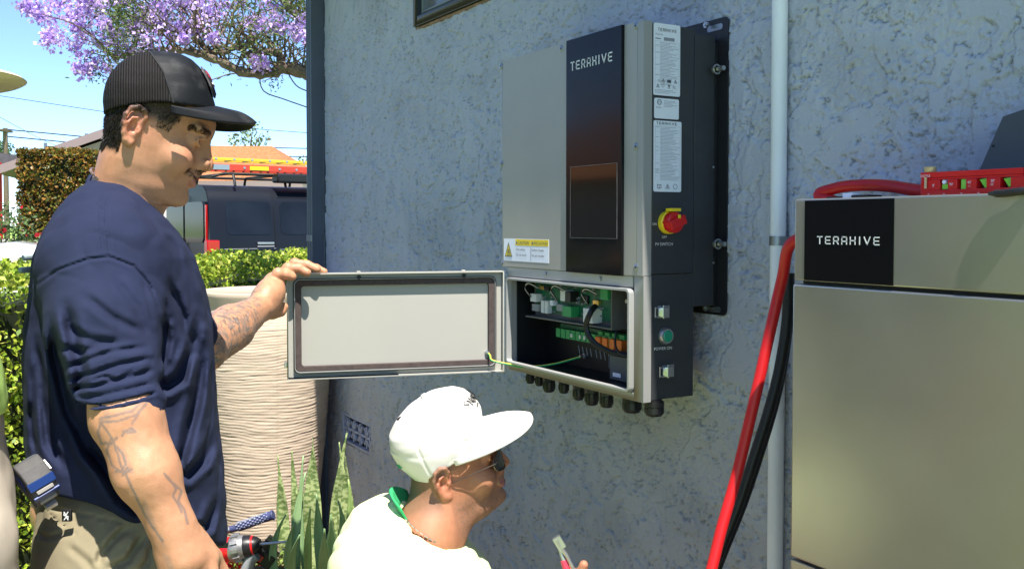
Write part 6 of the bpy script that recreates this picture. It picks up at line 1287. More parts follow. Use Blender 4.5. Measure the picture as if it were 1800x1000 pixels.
a_, b_2 = split_faces(Vc, Fc, ~isf); hat = np_mesh('cap', a_, b_2, MT['cap_mesh'], man, True)
a_, b_2 = split_faces(Vc, Fc, isf); np_mesh('front_panel', a_, b_2, MT['cap_black'], hat, True)
brim_mesh('brim', cfx, (300-280)*KP, (377-280)*KP, .093, 0, (444-280)*KP, .004, .026, .20, MT['cap_black'], hat, .0036, p=3.8)
b = MB(); b.tube(spline([cfx.w((x-280)*KP, 0+.0, (190-y)*KP)+np.array([0,0,0]) for x, y in ((262,92),)]+[], 1), .002) if False else None
# piping between mesh and front, eyelets, button
sp = []
for k in range(15):
    z = .0965-.0965*k/14*1.0; x = float(np.interp(z, [-.02, 0, .05, .098], [.028,.024,.010,-.018])); w = float(np.interp(z, *np.array(wd_).T)); bb = float(np.interp(z, *np.array(bk_).T)); ff = float(np.interp(z, *np.array(ft_).T)); c_ = (bb+ff)/2; aa = (ff-bb)/2
    yy = -w*max(0, 1-abs((x-c_)/aa)**2.25)**(1/2.25); sp.append(cfx.w(x, yy-.0006, z))
b.tube(spline(sp, 3), .0016, 7); b.build('seam_piping', MT['cap_mesh_black'], hat, smooth=True)
b = MB(); b.lathe(cfx.w((272-280)*KP, 0, (191-91.5-1)*KP), [(.008,-.002),(.007,.002),(.003,.0035)], 16); b.build('button', MT['cap_black'], hat, smooth=True)
# front patch
def patch_pt(y, z, out): w = float(np.interp(z, *np.array(wd_).T)); bb = float(np.interp(z, *np.array(bk_).T)); ff = float(np.interp(z, *np.array(ft_).T)); c_ = (bb+ff)/2; aa = (ff-bb)/2; return cfx.w(c_+aa*max(0, 1-abs(y/w)**2.25)**(1/2.25)+out, y*1.02, z)
def patch(name, y0, z0, z1, z2, z3, out, m, parent):
    V = []; n = 14; k = 16
    for j in range(k+1):
        z = z0+(z3-z0)*j/k; hw_ = y0*float(np.interp(z, [z0, z1, z2, z3], [.35, 1, 1, .55]))
        for i in range(n+1): V.append(patch_pt(-hw_+2*hw_*i/n, z, out))
    F = [(j*(n+1)+i, j*(n+1)+i+1, (j+1)*(n+1)+i+1, (j+1)*(n+1)+i) for j in range(k) for i in range(n)]; o = np_mesh(name, np.array(V), np.array(F), m, parent, True); so_ = o.modifiers.new('t', 'SOLIDIFY'); so_.thickness = .002; so_.offset = 1; return o
z_ = lambda y: (190-y)*KP
pa = patch('patch', .036, z_(168), z_(155), z_(128), z_(118), .0030, mat('patch_grey', (.10,.09,.09), .5), hat)
patch('patch_field', .031, z_(164), z_(153), z_(131), z_(122), .0048, mat('patch_dark', (.02,.018,.02), .5), pa)
patch('patch_band', .029, z_(140), z_(138), z_(128), z_(124), .0062, mat('patch_red', (.35,.02,.03), .5), pa)
patch('patch_line', .027, z_(149), z_(148.5), z_(146), z_(145), .0062, MT['white_print'], pa)
# necklace
nk = []
for k in range(40): a = 2*PI*k/39; p = Vector(at(221,337,1.712))+(RT*.80-AZ*.50)*(.0675*math.cos(a))+FH*(.067*math.sin(a)); nk.append(p+AZ*.0065)
b = MB()
for i in range(len(nk)-1):
    for s in (0, .5): c = nk[i]*(1-s)+nk[i+1]*s; d = (nk[i+1]-nk[i]).normalized(); b.obox(c, d, AZ, d.cross(AZ).normalized(), .0042, .0016+(.0006 if s else 0), .0018)
b.build('necklace', MT['necklace'], man, bevel=.0005)
# ------------------------------------------------------------------ tape measure on the hip
tm = thing('tape_measure', 'grey and blue tape measure clipped at the standing man\'s back hip', 'tape measure', at(72,838,1.50))
c = at(62, 842, 1.50); ta = math.radians(-38); tx_ = (RT*math.cos(ta)+AZ*math.sin(ta)); tz_ = (AZ*math.cos(ta)-RT*math.sin(ta)); ty_ = (FH*.62+RT*.62+AZ*.38).normalized(); tx_ = (RT*.72-FH*.38-AZ*.6); tx_ = (tx_-ty_*tx_.dot(ty_)); tx_.normalize(); tz_ = tx_.cross(ty_)*-1; tz_ = tz_ if tz_.z > 0 else -tz_
b = MB(); pl = [(-.034,-.026),(.030,-.026),(.034,-.020),(.030,.006),(.016,.024),(-.002,.031),(-.022,.028),(-.034,.012)]; b.prism(pl, c-ty_*.02, tx_, tz_, ty_, .04); tb = b.build('case', mat('tape_grey', (.075,.072,.07), .55, noise=.15, nscale=60, bump=.3, bscale=300), tm, bevel=.004, seg=3)
b = MB(); b.lathe(c-ty_*.0206-tx_*.006, [(.0165,0),(.0165,.0012),(.012,.002)], 28, tuple(-ty_)); b.build('blue_disc', mat('tape_blue', (.010,.035,.16), .35, coat=.4), tm, smooth=True)
b = MB(); b.obox(c+tx_*.020+tz_*.0175, (tx_*.76-tz_*.65), ty_, (tx_*.65+tz_*.76), .007, .0205, .003); b.obox(c+tx_*.0335+tz_*.001, tz_, ty_, tx_, .005, .0205, .002); b.build('blue_grip', MT['tape_blue'], tm, bevel=.001)
b = MB(); b.obox(c+tx_*.0335-tz_*.012, tz_, ty_, tx_, .004, .013, .003); b.obox(c+tx_*.028+tz_*.0085, (tx_*.76-tz_*.65), ty_, (tx_*.65+tz_*.76), .003, .013, .004); b.build('lock_slider', mat('tape_light', (.32,.30,.28), .5), tm, bevel=.001)
b = MB(); b.obox(c+tx_*.037-tz_*.022, tx_, ty_, tz_, .006, .009, .001); b.obox(c+tx_*.042-tz_*.026, tz_, ty_, tx_, .004, .009, .001); b.build('hook', MT['chrome'], tm)
b = MB(); b.obox(c+ty_*.022, tx_, ty_, tz_, .010, .0015, .022); b.build('belt_clip', MT['chrome'], tm, bevel=.0006)
# ================================================================== CROUCHING MAN
def man_crouching():
    t = thing('person', 'crouching man in white cap and sunglasses looking up at the cabinet', 'person', (at(720,1000,1.95).x, at(720,1000,1.95).y, 0))
    T0 = 1.92; yaw = math.radians(6); ph = math.radians(15); roll = math.radians(9)
    X0 = RT*math.cos(yaw)+FH*math.sin(yaw); Y0 = FH*math.cos(yaw)-RT*math.sin(yaw); X = X0*math.cos(ph)+AZ*math.sin(ph); Z0 = AZ*math.cos(ph)-X0*math.sin(ph); Y = Y0*math.cos(roll)+Z0*math.sin(roll); Z = Z0*math.cos(roll)-Y0*math.sin(roll)
    H = Frame(at(788,848,T0)+Y*.073, X, Y, Z); pr, soft, back, wid, zl, e = (MHP[k] for k in ('pr','soft','back','wid','zl','e')); e = dict(e); e['smile'] = .004
    P = [head_prims(H, pr, back, wid, dict(soft=soft, ztop=.105, zbot=zl-.001))]+face_prims(H, e)+ear_prims(H, -1, (-.006,.073,.0), 1.0)+ear_prims(H, 1, (-.006,.073,.0), 1.0)
    J = at; P += [ell(H.w(.020,0,-.088), [.055,.05,.028], H.M, .02), cap(H.w(-.015,0,-.03), J(752,945,1.95), .058, .060, .03), cap(J(752,945,1.95), J(735,1000,1.97), .056, .065, .04), cap(J(800,915,1.97), J(782,985,1.97), .022, .028, .03)]
    for a in (-1, 1): P += [cap(H.w(-.01, a*.05, -.06), J(775,975,1.95-.03*a*-1), .012, .012, .02)]
    sh, sh2 = J(668,1020,1.88), J(742,1030,2.10); P += [cap(sh, sh2, .045, .045, .03), ell(J(690,1200,2.0), [.14,.15,.17], [RT,FH,AZ], .05)]
    hip = Vector((J(650,1000,1.98).x, J(650,1000,1.98).y, .40)); kn1 = hip+RT*.38-FH*.12+AZ*.14; an1 = kn1-RT*.10-AZ*.44; kn2 = hip+RT*.36+FH*.16-AZ*.28; an2 = kn2-RT*.36+AZ*.0
    P += [ell(hip, [.15,.17,.13], [RT,FH,AZ], .05), cap(hip, kn1, .085, .06, .03), cap(kn1, an1, .058, .038, .02), cap(an1, an1+RT*.16-AZ*.02, .035, .028, .02), cap(hip, kn2, .085, .06, .03), cap(kn2, an2, .055, .038, .02)]
    el = J(800,1230,1.80); wr = J(985,1140,1.80); P += [cap(sh, el, .052, .044, .03), cap(el, wr, .044, .028, .02)]
    ha = (J(1003,1100,1.80)-wr).normalized(); hn = (-RT*.6+FH*.6); hn = (hn-ha*hn.dot(ha)).normalized(); ht = hn.cross(ha)
    P += hand(wr+ha*.01, ha, hn, ht, (1.0,1.0,1.1,1.15), (.5,.5), 1.0)
    P += chain([J(1000,1100,1.80), J(1012,1040,1.79), J(1020,1010,1.79), J(1026,992,1.785)], [.016,.012,.0105,.0085], .008)
    el2 = J(850,1200,2.2); wr2 = J(960,1240,2.05); P += [cap(sh2, el2, .052, .044, .03), cap(el2, wr2, .044, .028, .02)]; hb = (RT*.8+AZ*.4).normalized(); P += hand(wr2, hb, -FH, (AZ*.9-RT*.4).normalized(), (.6,.6,.6,.6), (.4,.3), 1.)
    cs = np.array([A_(p) for p in (H.w(0,0,0), sh, sh2, el, wr, el2, wr2, hip, kn1, kn2, an1, an2)]); lo = cs.min(0)-.24; hi = cs.max(0)+.24; lo[2] = 0
    V, F = sdf_mesh(P, lo, hi, .0026); V = relax(V, F, 1, .4); q = H.loc(V); c = np.tile(V3(.42,.185,.10), (len(V), 1)); c *= 1+.07*fbm(V*24, 4, 3)[:, None]
    on = (np.abs(q[:, 1]) < .12) & (q[:, 2] > -.13) & (np.abs(q[:, 0]) < .17)
    def blend(m, col, a): m = (np.clip(m, 0, 1)*a)[:, None]; c[:] = c*(1-m)+np.array(col)*m
    mx_, _, mz_ = e['mouth'] if len(e['mouth']) == 3 else (0,0,0); mx_, mz_ = e['mouth'][0], e['mouth'][2]
    blend(on*sstep(mz_+.03, mz_-.005, q[:, 2])*sstep(-.02, .01, q[:, 0])*(.4+.6*sstep(-.3,.3,fbm(V*650,2,4))), (.13,.10,.08), .6)
    blend(on*(np.abs(q[:, 2]-mz_+.001) < .009)*(np.abs(q[:, 1]) < .022)*(q[:, 0] > mx_-.014), (.38,.13,.11), .7); blend(on*np.exp(-(np.linalg.norm(V-H.w(-.012,-.085,.006), axis=1)/.03)**2), (.5,.15,.09), .5)
    blend(on*sstep(-.06,-.03, q[:, 2])*(q[:, 0] < -.022), (.13,.09,.06), .55); blend(on*sstep(.015,.03, q[:, 2])*(q[:, 0] < .045)*(np.abs(q[:, 1]) > .045), (.13,.09,.06), .55)
    body = np_mesh('body', V, F, MT['skin'], t, True, np.clip(c, .01, .9)); N = vnormals(V, F); r = np.random.RandomState(9)
    hm = on & (((q[:, 0] < -.020) & (q[:, 2] > -.050+.008*fbm(V*60,2,3))) | ((q[:, 0] < .045) & (q[:, 0] > .012) & (q[:, 2] > .008))) & (q[:, 2] < .08) & ~((np.linalg.norm(q-V3(-.015,-.085,.005), axis=1) < .04) & (np.abs(q[:, 1]) > .074))
    idx = r.choice(np.where(hm)[0], 11000); dn = N[idx]*.7-A_(Z)*.7; strands('hair', V[idx], dn/np.linalg.norm(dn, axis=1)[:, None], .0035, .0003, MT['hair_short'], body, 15)
    # sunglasses
    g = MB(); fr_ = []
    lx = e['eye'][0]+.026; lz = e['eye'][2]-.006
    for s in (-1, 1):
        loop = [H.w(lx-max(0,y)*.75, s*(.006+.029+y), lz+z) for y, z in [(.029*math.cos(a)*(1+.0*math.sin(a)), .022*math.sin(a)-.004) for a in [2*PI*k/22 for k in range(22)]]]
        g.tube(loop+[loop[0]], .0017, 6, cap=False)
    g.tube([H.w(lx-.001, -.009, lz+.008), H.w(lx+.003, 0, lz+.011), H.w(lx-.001, .009, lz+.008)], .0017, 6)
    for s in (-1, 1): g.tube([H.w(lx-.010, s*.064, lz+.006), H.w(lx-.018, s*.078, lz+.006), H.w(.02, s*.081, lz-.004), H.w(-.012, s*.078, lz-.008), H.w(-.022, s*.076, lz-.022)], .0011, 7)
    gl_ = g.build('sunglasses', mat('frame_metal', (.12,.10,.08), .3, .8), t, smooth=True)
    for s in (-1, 1):
        b = MB(); pts = [H.w(lx-.0005-max(0,y)*.75, s*(.035+y), lz+z) for y, z in [(.028*math.cos(a), .021*math.sin(a)-.004) for a in [2*PI*k/22 for k in range(22)]]]; cc = H.w(lx+.0035-.004, s*.035, lz-.004)
        v = [cc]+pts+[A_(p)-A_(X)*.0016 for p in [cc]+pts]; b.add(v, [(0, 1+k, 1+(k+1)%22) for k in range(22)]+[(23, 24+(k+1)%22, 24+k) for k in range(22)]+[(1+k, 24+k, 24+(k+1)%22, 1+(k+1)%22) for k in range(22)]); b.build('lens', mat('lens_dark', (.006,.005,.005), .06, 0, coat=.6) if s < 0 else MT['lens_dark'], gl_, smooth=True)
    # white cap, pushed back: pitched further than the head
    dp = math.radians(11); HC = Frame(H.w(0,0,0), X*math.cos(dp)+Z*math.sin(dp), Y, Z*math.cos(dp)-X*math.sin(dp)); HH = H; H = HC
    bk2 = [(-.03,-.050),(0,-.056),(.02,-.067),(.05,-.078),(.09,-.083),(.115,-.073),(.135,-.050),(.150,-.018),(.158,.015),(.161,.035)]
    ft2 = [(-.03,.055),(0,.06),(.02,.096),(.05,.113),(.085,.119),(.11,.117),(.132,.108),(.148,.090),(.157,.065),(.161,.045)]
    wd2 = [(-.03,.074),(0,.08),(.03,.085),(.07,.086),(.10,.078),(.125,.063),(.145,.043),(.156,.024),(.161,.010)]
    bot2 = lambda x: np.interp(x, [-.09,-.05,-.030,.02,.06,.08,.12], [-.016,-.019,.026,.033,.030,.026,.026])
    creases = lambda Q: fbm(Q*14, 2, 61)*.0016+np.clip(1-np.abs(perlin(Q*np.array([14,14,14])+perlin(Q*8)[:, None])*2.2), 0, 1)**5*.0013
    def seams(Q): q = H.loc(Q); a = np.arctan2(q[..., 1], q[..., 0]-.022); g = np.abs((a+PI/6) % (PI/3)-PI/6)*np.hypot(q[..., 1], q[..., 0]-.022); return creases(Q)+np.exp(-(g/.0022)**2)*.0014
    (Vw, Fw), _ = crown_mesh(H, bk2, ft2, wd2, bot2, .0026, p=2.3, disp=seams); Vw = relax(Vw, Fw, 1, .4); ct = np_mesh('cap', Vw, Fw, MT['cap_white'], t, True)
    brim_mesh('brim', H, .030, .112, .088, 0, .207, .052, .026, .22, MT['cap_white'], ct, .0035, p=2.8)
    b = MB(); b.lathe(H.w(.03,0,.1615), [(.008,-.003),(.007,.001),(.003,.003)], 14, tuple(Z)); b.build('button', MT['cap_white'], ct, smooth=True)
    def fpt(y, z, out=.004): w = float(np.interp(z, *np.array(wd2).T)); bb = float(np.interp(z, *np.array(bk2).T)); ff = float(np.interp(z, *np.array(ft2).T)); c_ = (bb+ff)/2; aa = (ff-bb)/2; return H.w(c_+aa*max(0, 1-abs(y/w)**2.3)**(1/2.3)+out, y, z)
    b = MB()
    for st in ([(-.040,.126),(-.046,.122),(-.041,.117),(-.047,.112)],[(-.037,.110),(-.037,.125),(-.030,.111),(-.030,.126)],[(-.025,.108),(-.025,.124)],[(-.020,.108),(-.020,.124),(-.012,.108),(-.012,.124)],[(-.030,.100),(-.022,.104),(-.016,.099)],[(-.006,.108),(.004,.124)],[(.010,.108),(.010,.124),(.018,.124),(.018,.116),(.010,.116)]):
        b.tube([fpt(y, z) for y, z in st], .0011, 6)
    b.build('embroidery', MT['gasket'], ct, smooth=True)
    b = MB()
    for st in ([(-.045,.060),(-.040,.068)],[(-.038,.058),(-.034,.066),(-.030,.057)],[(-.027,.056),(-.023,.064),(-.019,.055)]):
        pp = []
        for y, z in st: w = float(np.interp(z, *np.array(wd2).T)); bb = float(np.interp(z, *np.array(bk2).T)); ff = float(np.interp(z, *np.array(ft2).T)); c_ = (bb+ff)/2; aa = (ff-bb)/2; pp.append(H.w(c_-aa*max(0, 1-abs(y/w)**2.3)**(1/2.3)-.0028, y, z))
        b.tube(pp, .001, 6)
    b.build('back_embroidery', MT['collar_green'], ct, smooth=True)
    # shirt
    S = [(outline_fn([888,900,920,945,975,1010,1060,1120,1250], [672,640,612,596,583,570,562,560,575], [708,735,765,800,835,868,890,895,880], [.07,.12,.17,.20,.22,.23,.22,.21,.19], 1.96, 2.2, 0., 700), .03, 'u'),
         cap(J(655,1000,1.84), J(745,1140,1.80), .085, .075, .04), cap(J(742,1010,2.11), J(800,1150,2.16), .085, .075, .04), cap(J(752,925,1.945), J(742,962,1.95), .064, .070, .004, 's')]
    # collar: band leaning away from the neck at the back
    ring_ = []
    for k in range(19): a = 2*PI*k/18; ring_.append(J(748,928,1.95)+(RT*.80-AZ*.60)*(.076*math.cos(a))+FH*(.072*math.sin(a)))
    S += chain(ring_, [.0055]*19, .006)
    G2 = [([(640,915),(622,960),(618,1010)],8,.008),([(700,925),(740,960),(770,1000)],7,.005),([(660,940),(655,990)],7,.005)]
    dsp = lambda Q: folds2d(Q, G2)+fbm(Q*7, 3, 71)*.006+np.clip(1-np.abs(perlin(Q*8+3)*2), 0, 1)**4*.005
    V, F = sdf_mesh(S, J(700,1260,1.96)-Vector((.5,.5,0)), J(700,880,1.96)+Vector((.5,.5,.02)), .0036, dsp, slack=.03); V = relax(V, F, 1, .4); shp = np_mesh('shirt', V, F, MT['neon_pale'], t, True)
    # green inside collar at the nape
    rr = []; n = 14
    for j in range(5):
        for k in range(n+1): a = PI-.95+1.9*k/n; rr.append(J(748-2*j,925-6*j,1.95)+(RT*.80-AZ*.60)*((.066+.0035*j)*math.cos(a))+FH*((.063+.003*j)*math.sin(a)))
    o = np_mesh('collar', np.array([tuple(v) for v in rr]), np.array([(j*(n+1)+k, j*(n+1)+k+1, (j+1)*(n+1)+k+1, (j+1)*(n+1)+k) for j in range(4) for k in range(n)]), MT['collar_green'], shp, True); sd = o.modifiers.new('t', 'SOLIDIFY'); sd.thickness = .004
    # perforations on the back panel
    b = MB(); rq = random.Random(2)
    nk = [J(750,922,1.945)+(RT*.82-AZ*.57)*(.0665*math.cos(2*PI*k/40))+FH*(.064*math.sin(2*PI*k/40)) for k in range(41)]; b = MB()
    for i in range(40): d = (nk[i+1]-nk[i]).normalized(); b.obox((nk[i]+nk[i+1])/2, d, AZ, d.cross(AZ).normalized(), .004, .0015, .0015)
    b.build('necklace', MT['chrome'], t, bevel=.0004)
    # trousers
    Q = [cap(hip, kn1, .115, .085, .04), cap(kn1, an1+AZ*.04, .082, .068, .03), cap(hip, kn2, .115, .085, .04), cap(kn2+AZ*.02, an2, .080, .065, .03), ell(hip+AZ*.04, [.165,.19,.15], [RT,FH,AZ], .05), plane(Vector((0,0,.02)), (0,0,-1))]
    lo = np.array([A_(p) for p in (hip, kn1, kn2, an1, an2)]); V, F = sdf_mesh(Q, lo.min(0)-.2, lo.max(0)+.2, .007, lambda P: fbm(P*8, 3, 81)*.006); np_mesh('trousers', V, F, mat('denim', (.06,.08,.13), .9, noise=.1, nscale=20), t, True)
    for an in (an1, an2):
        an = Vector((an.x, an.y, 0)); Q = [cap(an+AZ*.045-RT*.06, an+AZ*.045+RT*.13, .045, .042, .02), cap(an+AZ*.06, an+AZ*.12, .048, .048, .02), plane(Vector((0,0,.004)), (0,0,-1))]; V, F = sdf_mesh(Q, an-Vector((.25,.25,.02)), an+Vector((.25,.25,.22)), .006); np_mesh('boot', V, F, MT['bark'], t, True)
    # stripper in the hand
    pt = thing('wire_stripper', 'wire stripper with pink-red handle held up by the crouching man', 'pliers', J(990,990,1.79)); t1 = 1.785
    b = MB(); A = [J(px, py, t1) for px, py in ((979,947),(984,958),(996,975),(1008,1000),(1018,1030))]; b.tube(A, [.0062,.0055,.0036,.0036,.004], 10); b.obox(J(983,953,t1), (A[2]-A[0]).normalized(), FH, (A[2]-A[0]).normalized().cross(FH), .0115, .005, .0075); b.build('jaw', MT['chrome'], pt, smooth=True)
    b = MB(); B_ = [J(px, py, t1+.004) for px, py in ((983,962),(987,974),(992,985))]; b.tube(B_, [.0025,.0035,.0045], 8); b.build('jaw', MT['chrome'], pt, smooth=True)
    b = MB(); b.tube([J(px, py, t1+.004) for px, py in ((990,984),(996,1000),(1002,1030),(1006,1060))], [.0055,.0075,.008,.007], 12); b.build('handle', mat('grip_red', (.7,.05,.09), .4), pt, smooth=True)
    b = MB(); b.tube([J(px, py, t1+.01) for px, py in ((988,962),(1001,985),(1016,1015))], .0028, 8); b.build('back_edge', MT['black_plastic'], pt, smooth=True)
    return t
man_crouching()
# ================================================================== MAN AT THE LEFT EDGE
def man_edge():
    T1 = 1.42; J = lambda px, py, t=T1: at(px-20, py, t)
    t = thing('person', 'man cut off by the left edge, in a cream hat, neon shirt and beige trousers', 'person', (J(-150,900).x, J(-150,900).y, 0))
    X = (RT*.98+FH*.2).normalized(); Y = (FH*.98-RT*.2).normalized(); H = Frame(J(-175,215), X, Y, AZ); pr, soft, back, wid, zl, e = (MHP[k] for k in ('pr','soft','back','wid','zl','e'))
    P = [head_prims(H, pr, back, wid, dict(soft=soft, ztop=.105, zbot=zl-.001))]+face_prims(H, e)+ear_prims(H, -1, (-.006,.073,.0))+ear_prims(H, 1, (-.006,.073,.0))
    P += [ell(H.w(.025,0,-.088), [.055,.05,.028], H.M, .02), cap(H.w(-.015,0,-.03), J(-165,400), .056, .062, .03), cap(J(-200,450,1.28), J(-200,450,1.57), .048, .048, .03), ell(J(-190,640), [.10,.13,.20], [RT,FH,AZ], .04)]
    for tt, e_, w_ in ((1.22,(-280,640),(-290,830)), (1.62,(-280,640),(-290,820))):
        P += [cap(J(-200,455,tt+(.04 if tt < 1.4 else -.04)), J(*e_, tt), .045, .045, .03), cap(J(*e_, tt), J(*w_, tt), .045, .03, .02)]; hx = (J(*w_, tt)-J(*e_, tt)).normalized(); hn = FH if tt < 1.4 else -FH; hn = (hn-hx*hn.dot(hx)).normalized(); P += hand(J(*w_, tt)+hx*.01, hx, hn, (RT-hx*RT.dot(hx)).normalized(), (.4,.45,.5,.5), (.4,.3), 1.)
    for tt in (1.33,1.51):
        hp = J(-150,900,tt); k = Vector((hp.x, hp.y, .48)); a = Vector((hp.x, hp.y, .09)); P += [cap(hp, k, .085, .06, .03), cap(k, a, .058, .038, .02), cap(a-AZ*.03, a+RT*.15-AZ*.05, .035, .03, .02)]
    V, F = sdf_mesh(P, J(-150,900)-Vector((.6,.6,1.08)), J(-150,200)+Vector((.6,.6,.25)), .0045); V = relax(V, F, 1, .4)
    np_mesh('body', V, F, MT['skin'], t, True, np.tile(V3(.45,.22,.12), (len(V), 1)))
    S = [(outline_fn([385,400,440,500,600,700,780,860,900], [-240,-300,-400,-470,-490,-480,-470,-470,-470], [-135,-110,-75,-45,-12,7,5,-8,-14], [.06,.12,.19,.21,.20,.20,.20,.20,.20], T1, 2.3, 0., -150), .03, 'u'), cap(J(-200,455,1.27), J(-262,595,1.225), .085, .072, .04), cap(J(-200,455,1.58), J(-262,595,1.615), .085, .072, .04)]
    S += [plane(J(-100,730), -AZ)]; V, F = sdf_mesh(S, J(-150,760)-Vector((.6,.6,0)), J(-150,380)+Vector((.6,.6,.02)), .006, lambda Q: fbm(Q*7, 3, 91)*.006); np_mesh('shirt', V, F, MT['neon'], t, True)
    Q = [(outline_fn([720,760,820,900,1000], [-470,-475,-475,-470,-450], [-4,2,14,25,24], [.18,.19,.19,.19,.18], T1, 2.3, 0., -150), .03, 'u')]
    for tt in (1.33,1.52): hp = J(-120,1000,tt); Q += [cap(hp, Vector((hp.x, hp.y, .1)), .115, .085, .04)]
    V, F = sdf_mesh(Q, J(-150,900)-Vector((.5,.5,1.05)), J(-150,720)+Vector((.5,.5,.02)), .006, lambda Q: fbm(Q*6, 3, 92)*.006); np_mesh('trousers', V, F, MT['khaki_pale'], t, True)
    for tt in (1.33,1.51):
        hp = J(-130,1000,tt); an = Vector((hp.x, hp.y, 0)); R_ = [cap(an+AZ*.045-RT*.07, an+AZ*.045+RT*.13, .045, .042, .02), cap(an+AZ*.06, an+AZ*.12, .048, .048, .02), plane(Vector((0,0,.004)), (0,0,-1))]; V, F = sdf_mesh(R_, an-Vector((.25,.25,.02)), an+Vector((.25,.25,.22)), .006); np_mesh('boot', V, F, MT['bark'], t, True)
    # straw-coloured hat with a round brim
    c = J(-148,138); b = MB(); b.lathe(c, [(.092,-.002),(.156,-.006),(.1615,-.003),(.156,.001),(.093,.008),(.091,.05),(.084,.085),(.06,.10),(.02,.104)], 56, tuple((AZ-RT*.05).normalized())); b.build('hat', mat('hat_cream', (.62,.54,.40), .85, noise=.06, nscale=30, bump=.5, bscale=260), t, smooth=True)
man_edge()
# ================================================================== TOOLS ON THE BED
tbg = thing('tool_bag', 'open red tool bag standing behind the man beside the pot', 'tool bag', (at(400,1040,3.0).x, at(400,1040,3.0).y, 0)); T3 = 3.0
c = Vector((at(392,1040,T3).x, at(392,1040,T3).y, 0)); zt_ = at(392,1000,T3).z-.0
b = MB(); loop = rrect(-.13,.13,-.09,.09,.03)
v0 = [c+RT*x*.95+FH*y*.95 for x, y in loop]; v1 = [c+RT*x*1.05+FH*y*1.05+AZ*zt_ for x, y in loop]; v2 = [c+RT*x*.98+FH*y*.97+AZ*zt_ for x, y in loop]; v3 = [c+RT*x*.95+FH*y*.95+AZ*(zt_-.1) for x, y in loop]; n = len(loop)
b.add(v0+v1+v2+v3, [(k*n+i, k*n+(i+1)%n, (k+1)*n+(i+1)%n, (k+1)*n+i) for k in range(3) for i in range(n)]+[tuple(range(n))[::-1], tuple(range(3*n, 4*n))]); b.build('bag', mat('bag_red', (.5,.02,.02), .7, noise=.1, nscale=30, bump=.4, bscale=300), tbg)
b = MB(); b.tube(spline([at(378,1005,T3-.05), at(379,960,T3-.03), at(383,925,T3), at(388,912,T3+.02), at(393,930,T3+.04), at(396,1005,T3+.05)], 6), .009, 10); b.build('carry_strap', MT['bag_red'], tbg, smooth=True)
dr_ = thing('power_drill', 'red cordless drill with silver collar and black chuck, bit pointing right', 'drill', at(400,970,2.9)); T4 = 2.9
D = lambda px, py, t=T4: at(px+8, py-4, t); ax_ = (D(425,962)-D(372,974)).normalized()
b = MB(); b.tube([D(352,975),D(362,974),D(385,970),D(398,968)], [.024,.034,.037,.036], 24); b.tube([D(366,980),D(370,1015),D(374,1050)], [.024,.021,.024], 16); bd = b.build('body', MT['red_plastic'], dr_, smooth=True)
b = MB(); b.tube([D(396,968),D(400,968),D(412,966),D(423,964)], [.035,.038,.038,.034], 24)
for k in range(10): a = 2*PI*k/10; s1_ = ax_.orthogonal().normalized(); s2_ = ax_.cross(s1_); b.obox(D(410,966)+(s1_*math.cos(a)+s2_*math.sin(a))*.038, ax_, s1_*math.cos(a)+s2_*math.sin(a), s1_*-math.sin(a)+s2_*math.cos(a), .010, .004, .005)
b.build('gear_collar', mat('cast_alloy', (.32,.31,.30), .45, .7, noise=.2, nscale=80), dr_, smooth=True, auto=40)
b = MB(); b.tube([D(423,964),D(432,962.5),D(436,962)], [.034,.032,.029], 24); b.tube([D(439,961.5),D(444,960.8),D(450,960)], [.027,.024,.016], 24); b.build('chuck', MT['black_plastic'], dr_, smooth=True, auto=30)
b = MB(); b.tube([D(436,962),D(439,961.5)], [.0295,.0285], 24); b.build('ring', MT['red_plastic'], dr_, smooth=True, auto=30)
b = MB(); b.tube([D(449,960),D(475,957.5),D(505,954.5)], [.0045,.0042,.003], 10); b.build('bit', MT['chrome'], dr_, smooth=True)
b = MB(); b.obox(D(386,957)-FH*.03, RT, FH, AZ, .022, .004, .010); b.build('side_vent', MT['black_plastic'], dr_, bevel=.001)
b = MB(); b.tube([D(425,1010),D(432,985),D(444,978)], [.020,.020,.018], 16); b.build('side_handle', MT['grey_plastic'], dr_, smooth=True)
hm_ = thing('hammer', 'hammer with ribbed dark blue handle sticking up out of the tool bag', 'hammer', at(400,935,3.02)); HJ = lambda px, py: at(px, py, 3.02)
hp0, hp1 = HJ(405,930), HJ(479,905); b = MB(); b.tube(spline([hp0, HJ(425,925), HJ(450,916), HJ(470,908), hp1], 5), [.0105]*4+[.0125]*10+[.0145]*7, 14); hg_ = b.build('handle', mat('grip_blue', (.045,.055,.14), .6, noise=.2, nscale=50, bump=.3, bscale=250), hm_, smooth=True, auto=40)
b = MB(); hd_ = (hp1-hp0).normalized(); sA = hd_.orthogonal().normalized(); sB = hd_.cross(sA)
for k in range(14):
    for a in range(8): t_ = .18+.055*k; aa = PI/4*a+k*.39; b.obox(hp0+(hp1-hp0)*t_+(sA*math.cos(aa)+sB*math.sin(aa))*.0135+AZ*.001, hd_, sA*math.cos(aa)+sB*math.sin(aa), sA*-math.sin(aa)+sB*math.cos(aa), .0022, .0012, .0018)
b.build('grip_dots', mat('grip_dot', (.30,.33,.42), .6), hg_)
b = MB(); b.lathe(hp1, [(.0150,-.003),(.0165,.0),(.0150,.004)], 20, tuple(hd_)); b.build('end_cap', MT['grip_blue'], hg_, smooth=True)
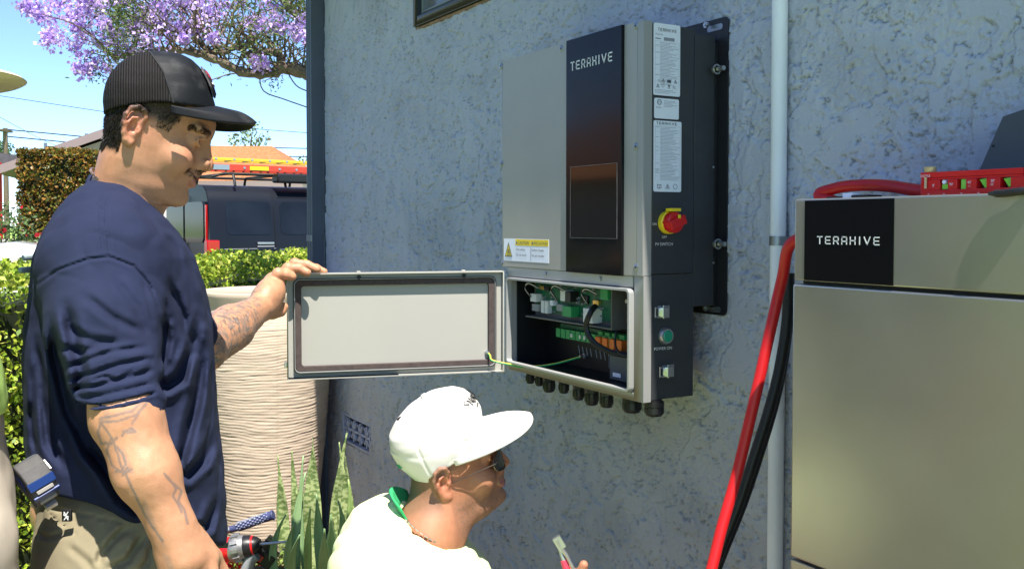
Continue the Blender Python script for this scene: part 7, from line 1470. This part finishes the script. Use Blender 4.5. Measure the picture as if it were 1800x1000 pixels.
b = MB(); b.tube([hp0-hd_*.07, hp0], [.009,.010], 12); b.obox(hp0-hd_*.085, (AZ*.9+RT*.2).normalized(), FH, hd_, .04, .014, .014); b.build('head', MT['galv'], hm_, bevel=.002)
bt = thing('battery_pack', 'black and red drill battery lying among the weeds right of the drill', 'battery pack', at(462,980,2.95)); BJ = lambda px, py: at(px, py, 2.95)
b = MB(); b.obox(BJ(466,975), (RT*.8-AZ*.6).normalized(), FH, (AZ*.8+RT*.6).normalized(), .034, .03, .022); b.obox(BJ(474,955), (RT*.75-AZ*.65).normalized(), FH, (AZ*.75+RT*.65).normalized(), .018, .026, .014); pk_ = b.build('case', MT['black_plastic'], bt, bevel=.003)
b = MB(); b.obox(BJ(458,972)-FH*.031, (RT*.8-AZ*.6).normalized(), FH, (AZ*.8+RT*.6).normalized(), .016, .004, .010); b.build('red_label', MT['red_plastic'], bt, bevel=.001)
b = MB(); b.obox(Vector((BJ(462,1000).x, BJ(462,1000).y, BJ(462,990).z/2-.012)), RT, FH, AZ, .07, .06, BJ(462,990).z/2-.012); tag(b.build('crate', mat('crate_black', (.03,.03,.035), .6, bump=.4, bscale=30), None, bevel=.01), 'black crate under the drill battery, beside the tool bag', 'crate')
# weeds and fallen blossom among the tools
r = np.random.RandomState(18); n = 700; P = np.array([tuple(at(r.uniform(400,520), r.uniform(960,1010), r.uniform(2.95,3.3))) for _ in range(n)])
wd = thing('weedy_plant', 'leafy weeds with fallen purple blossom around the drill', 'plant', (at(470,1000,3.1).x, at(470,1000,3.1).y, 0))
leaf_cloud('foliage', P, np.tile([0,0,1.], (n,1)), .022, MT['leaf'], wd, .8, palette(n, [(.14,.24,.04),(.28,.36,.08),(.30,.18,.10),(.38,.24,.5)], [4,3,1,1], 3), .35)
b = MB()
for k in range(26): p = at(405+k*4.4, 985+rnd.uniform(-15,20), 3.1+rnd.uniform(-.1,.15)); b.tube([(p.x+rnd.uniform(-.03,.03), p.y, 0), (p.x, p.y, p.z*.5), p], [.004,.003,.0015], 5)
b.build('stem', MT['strap_leaf_pale'], wd)
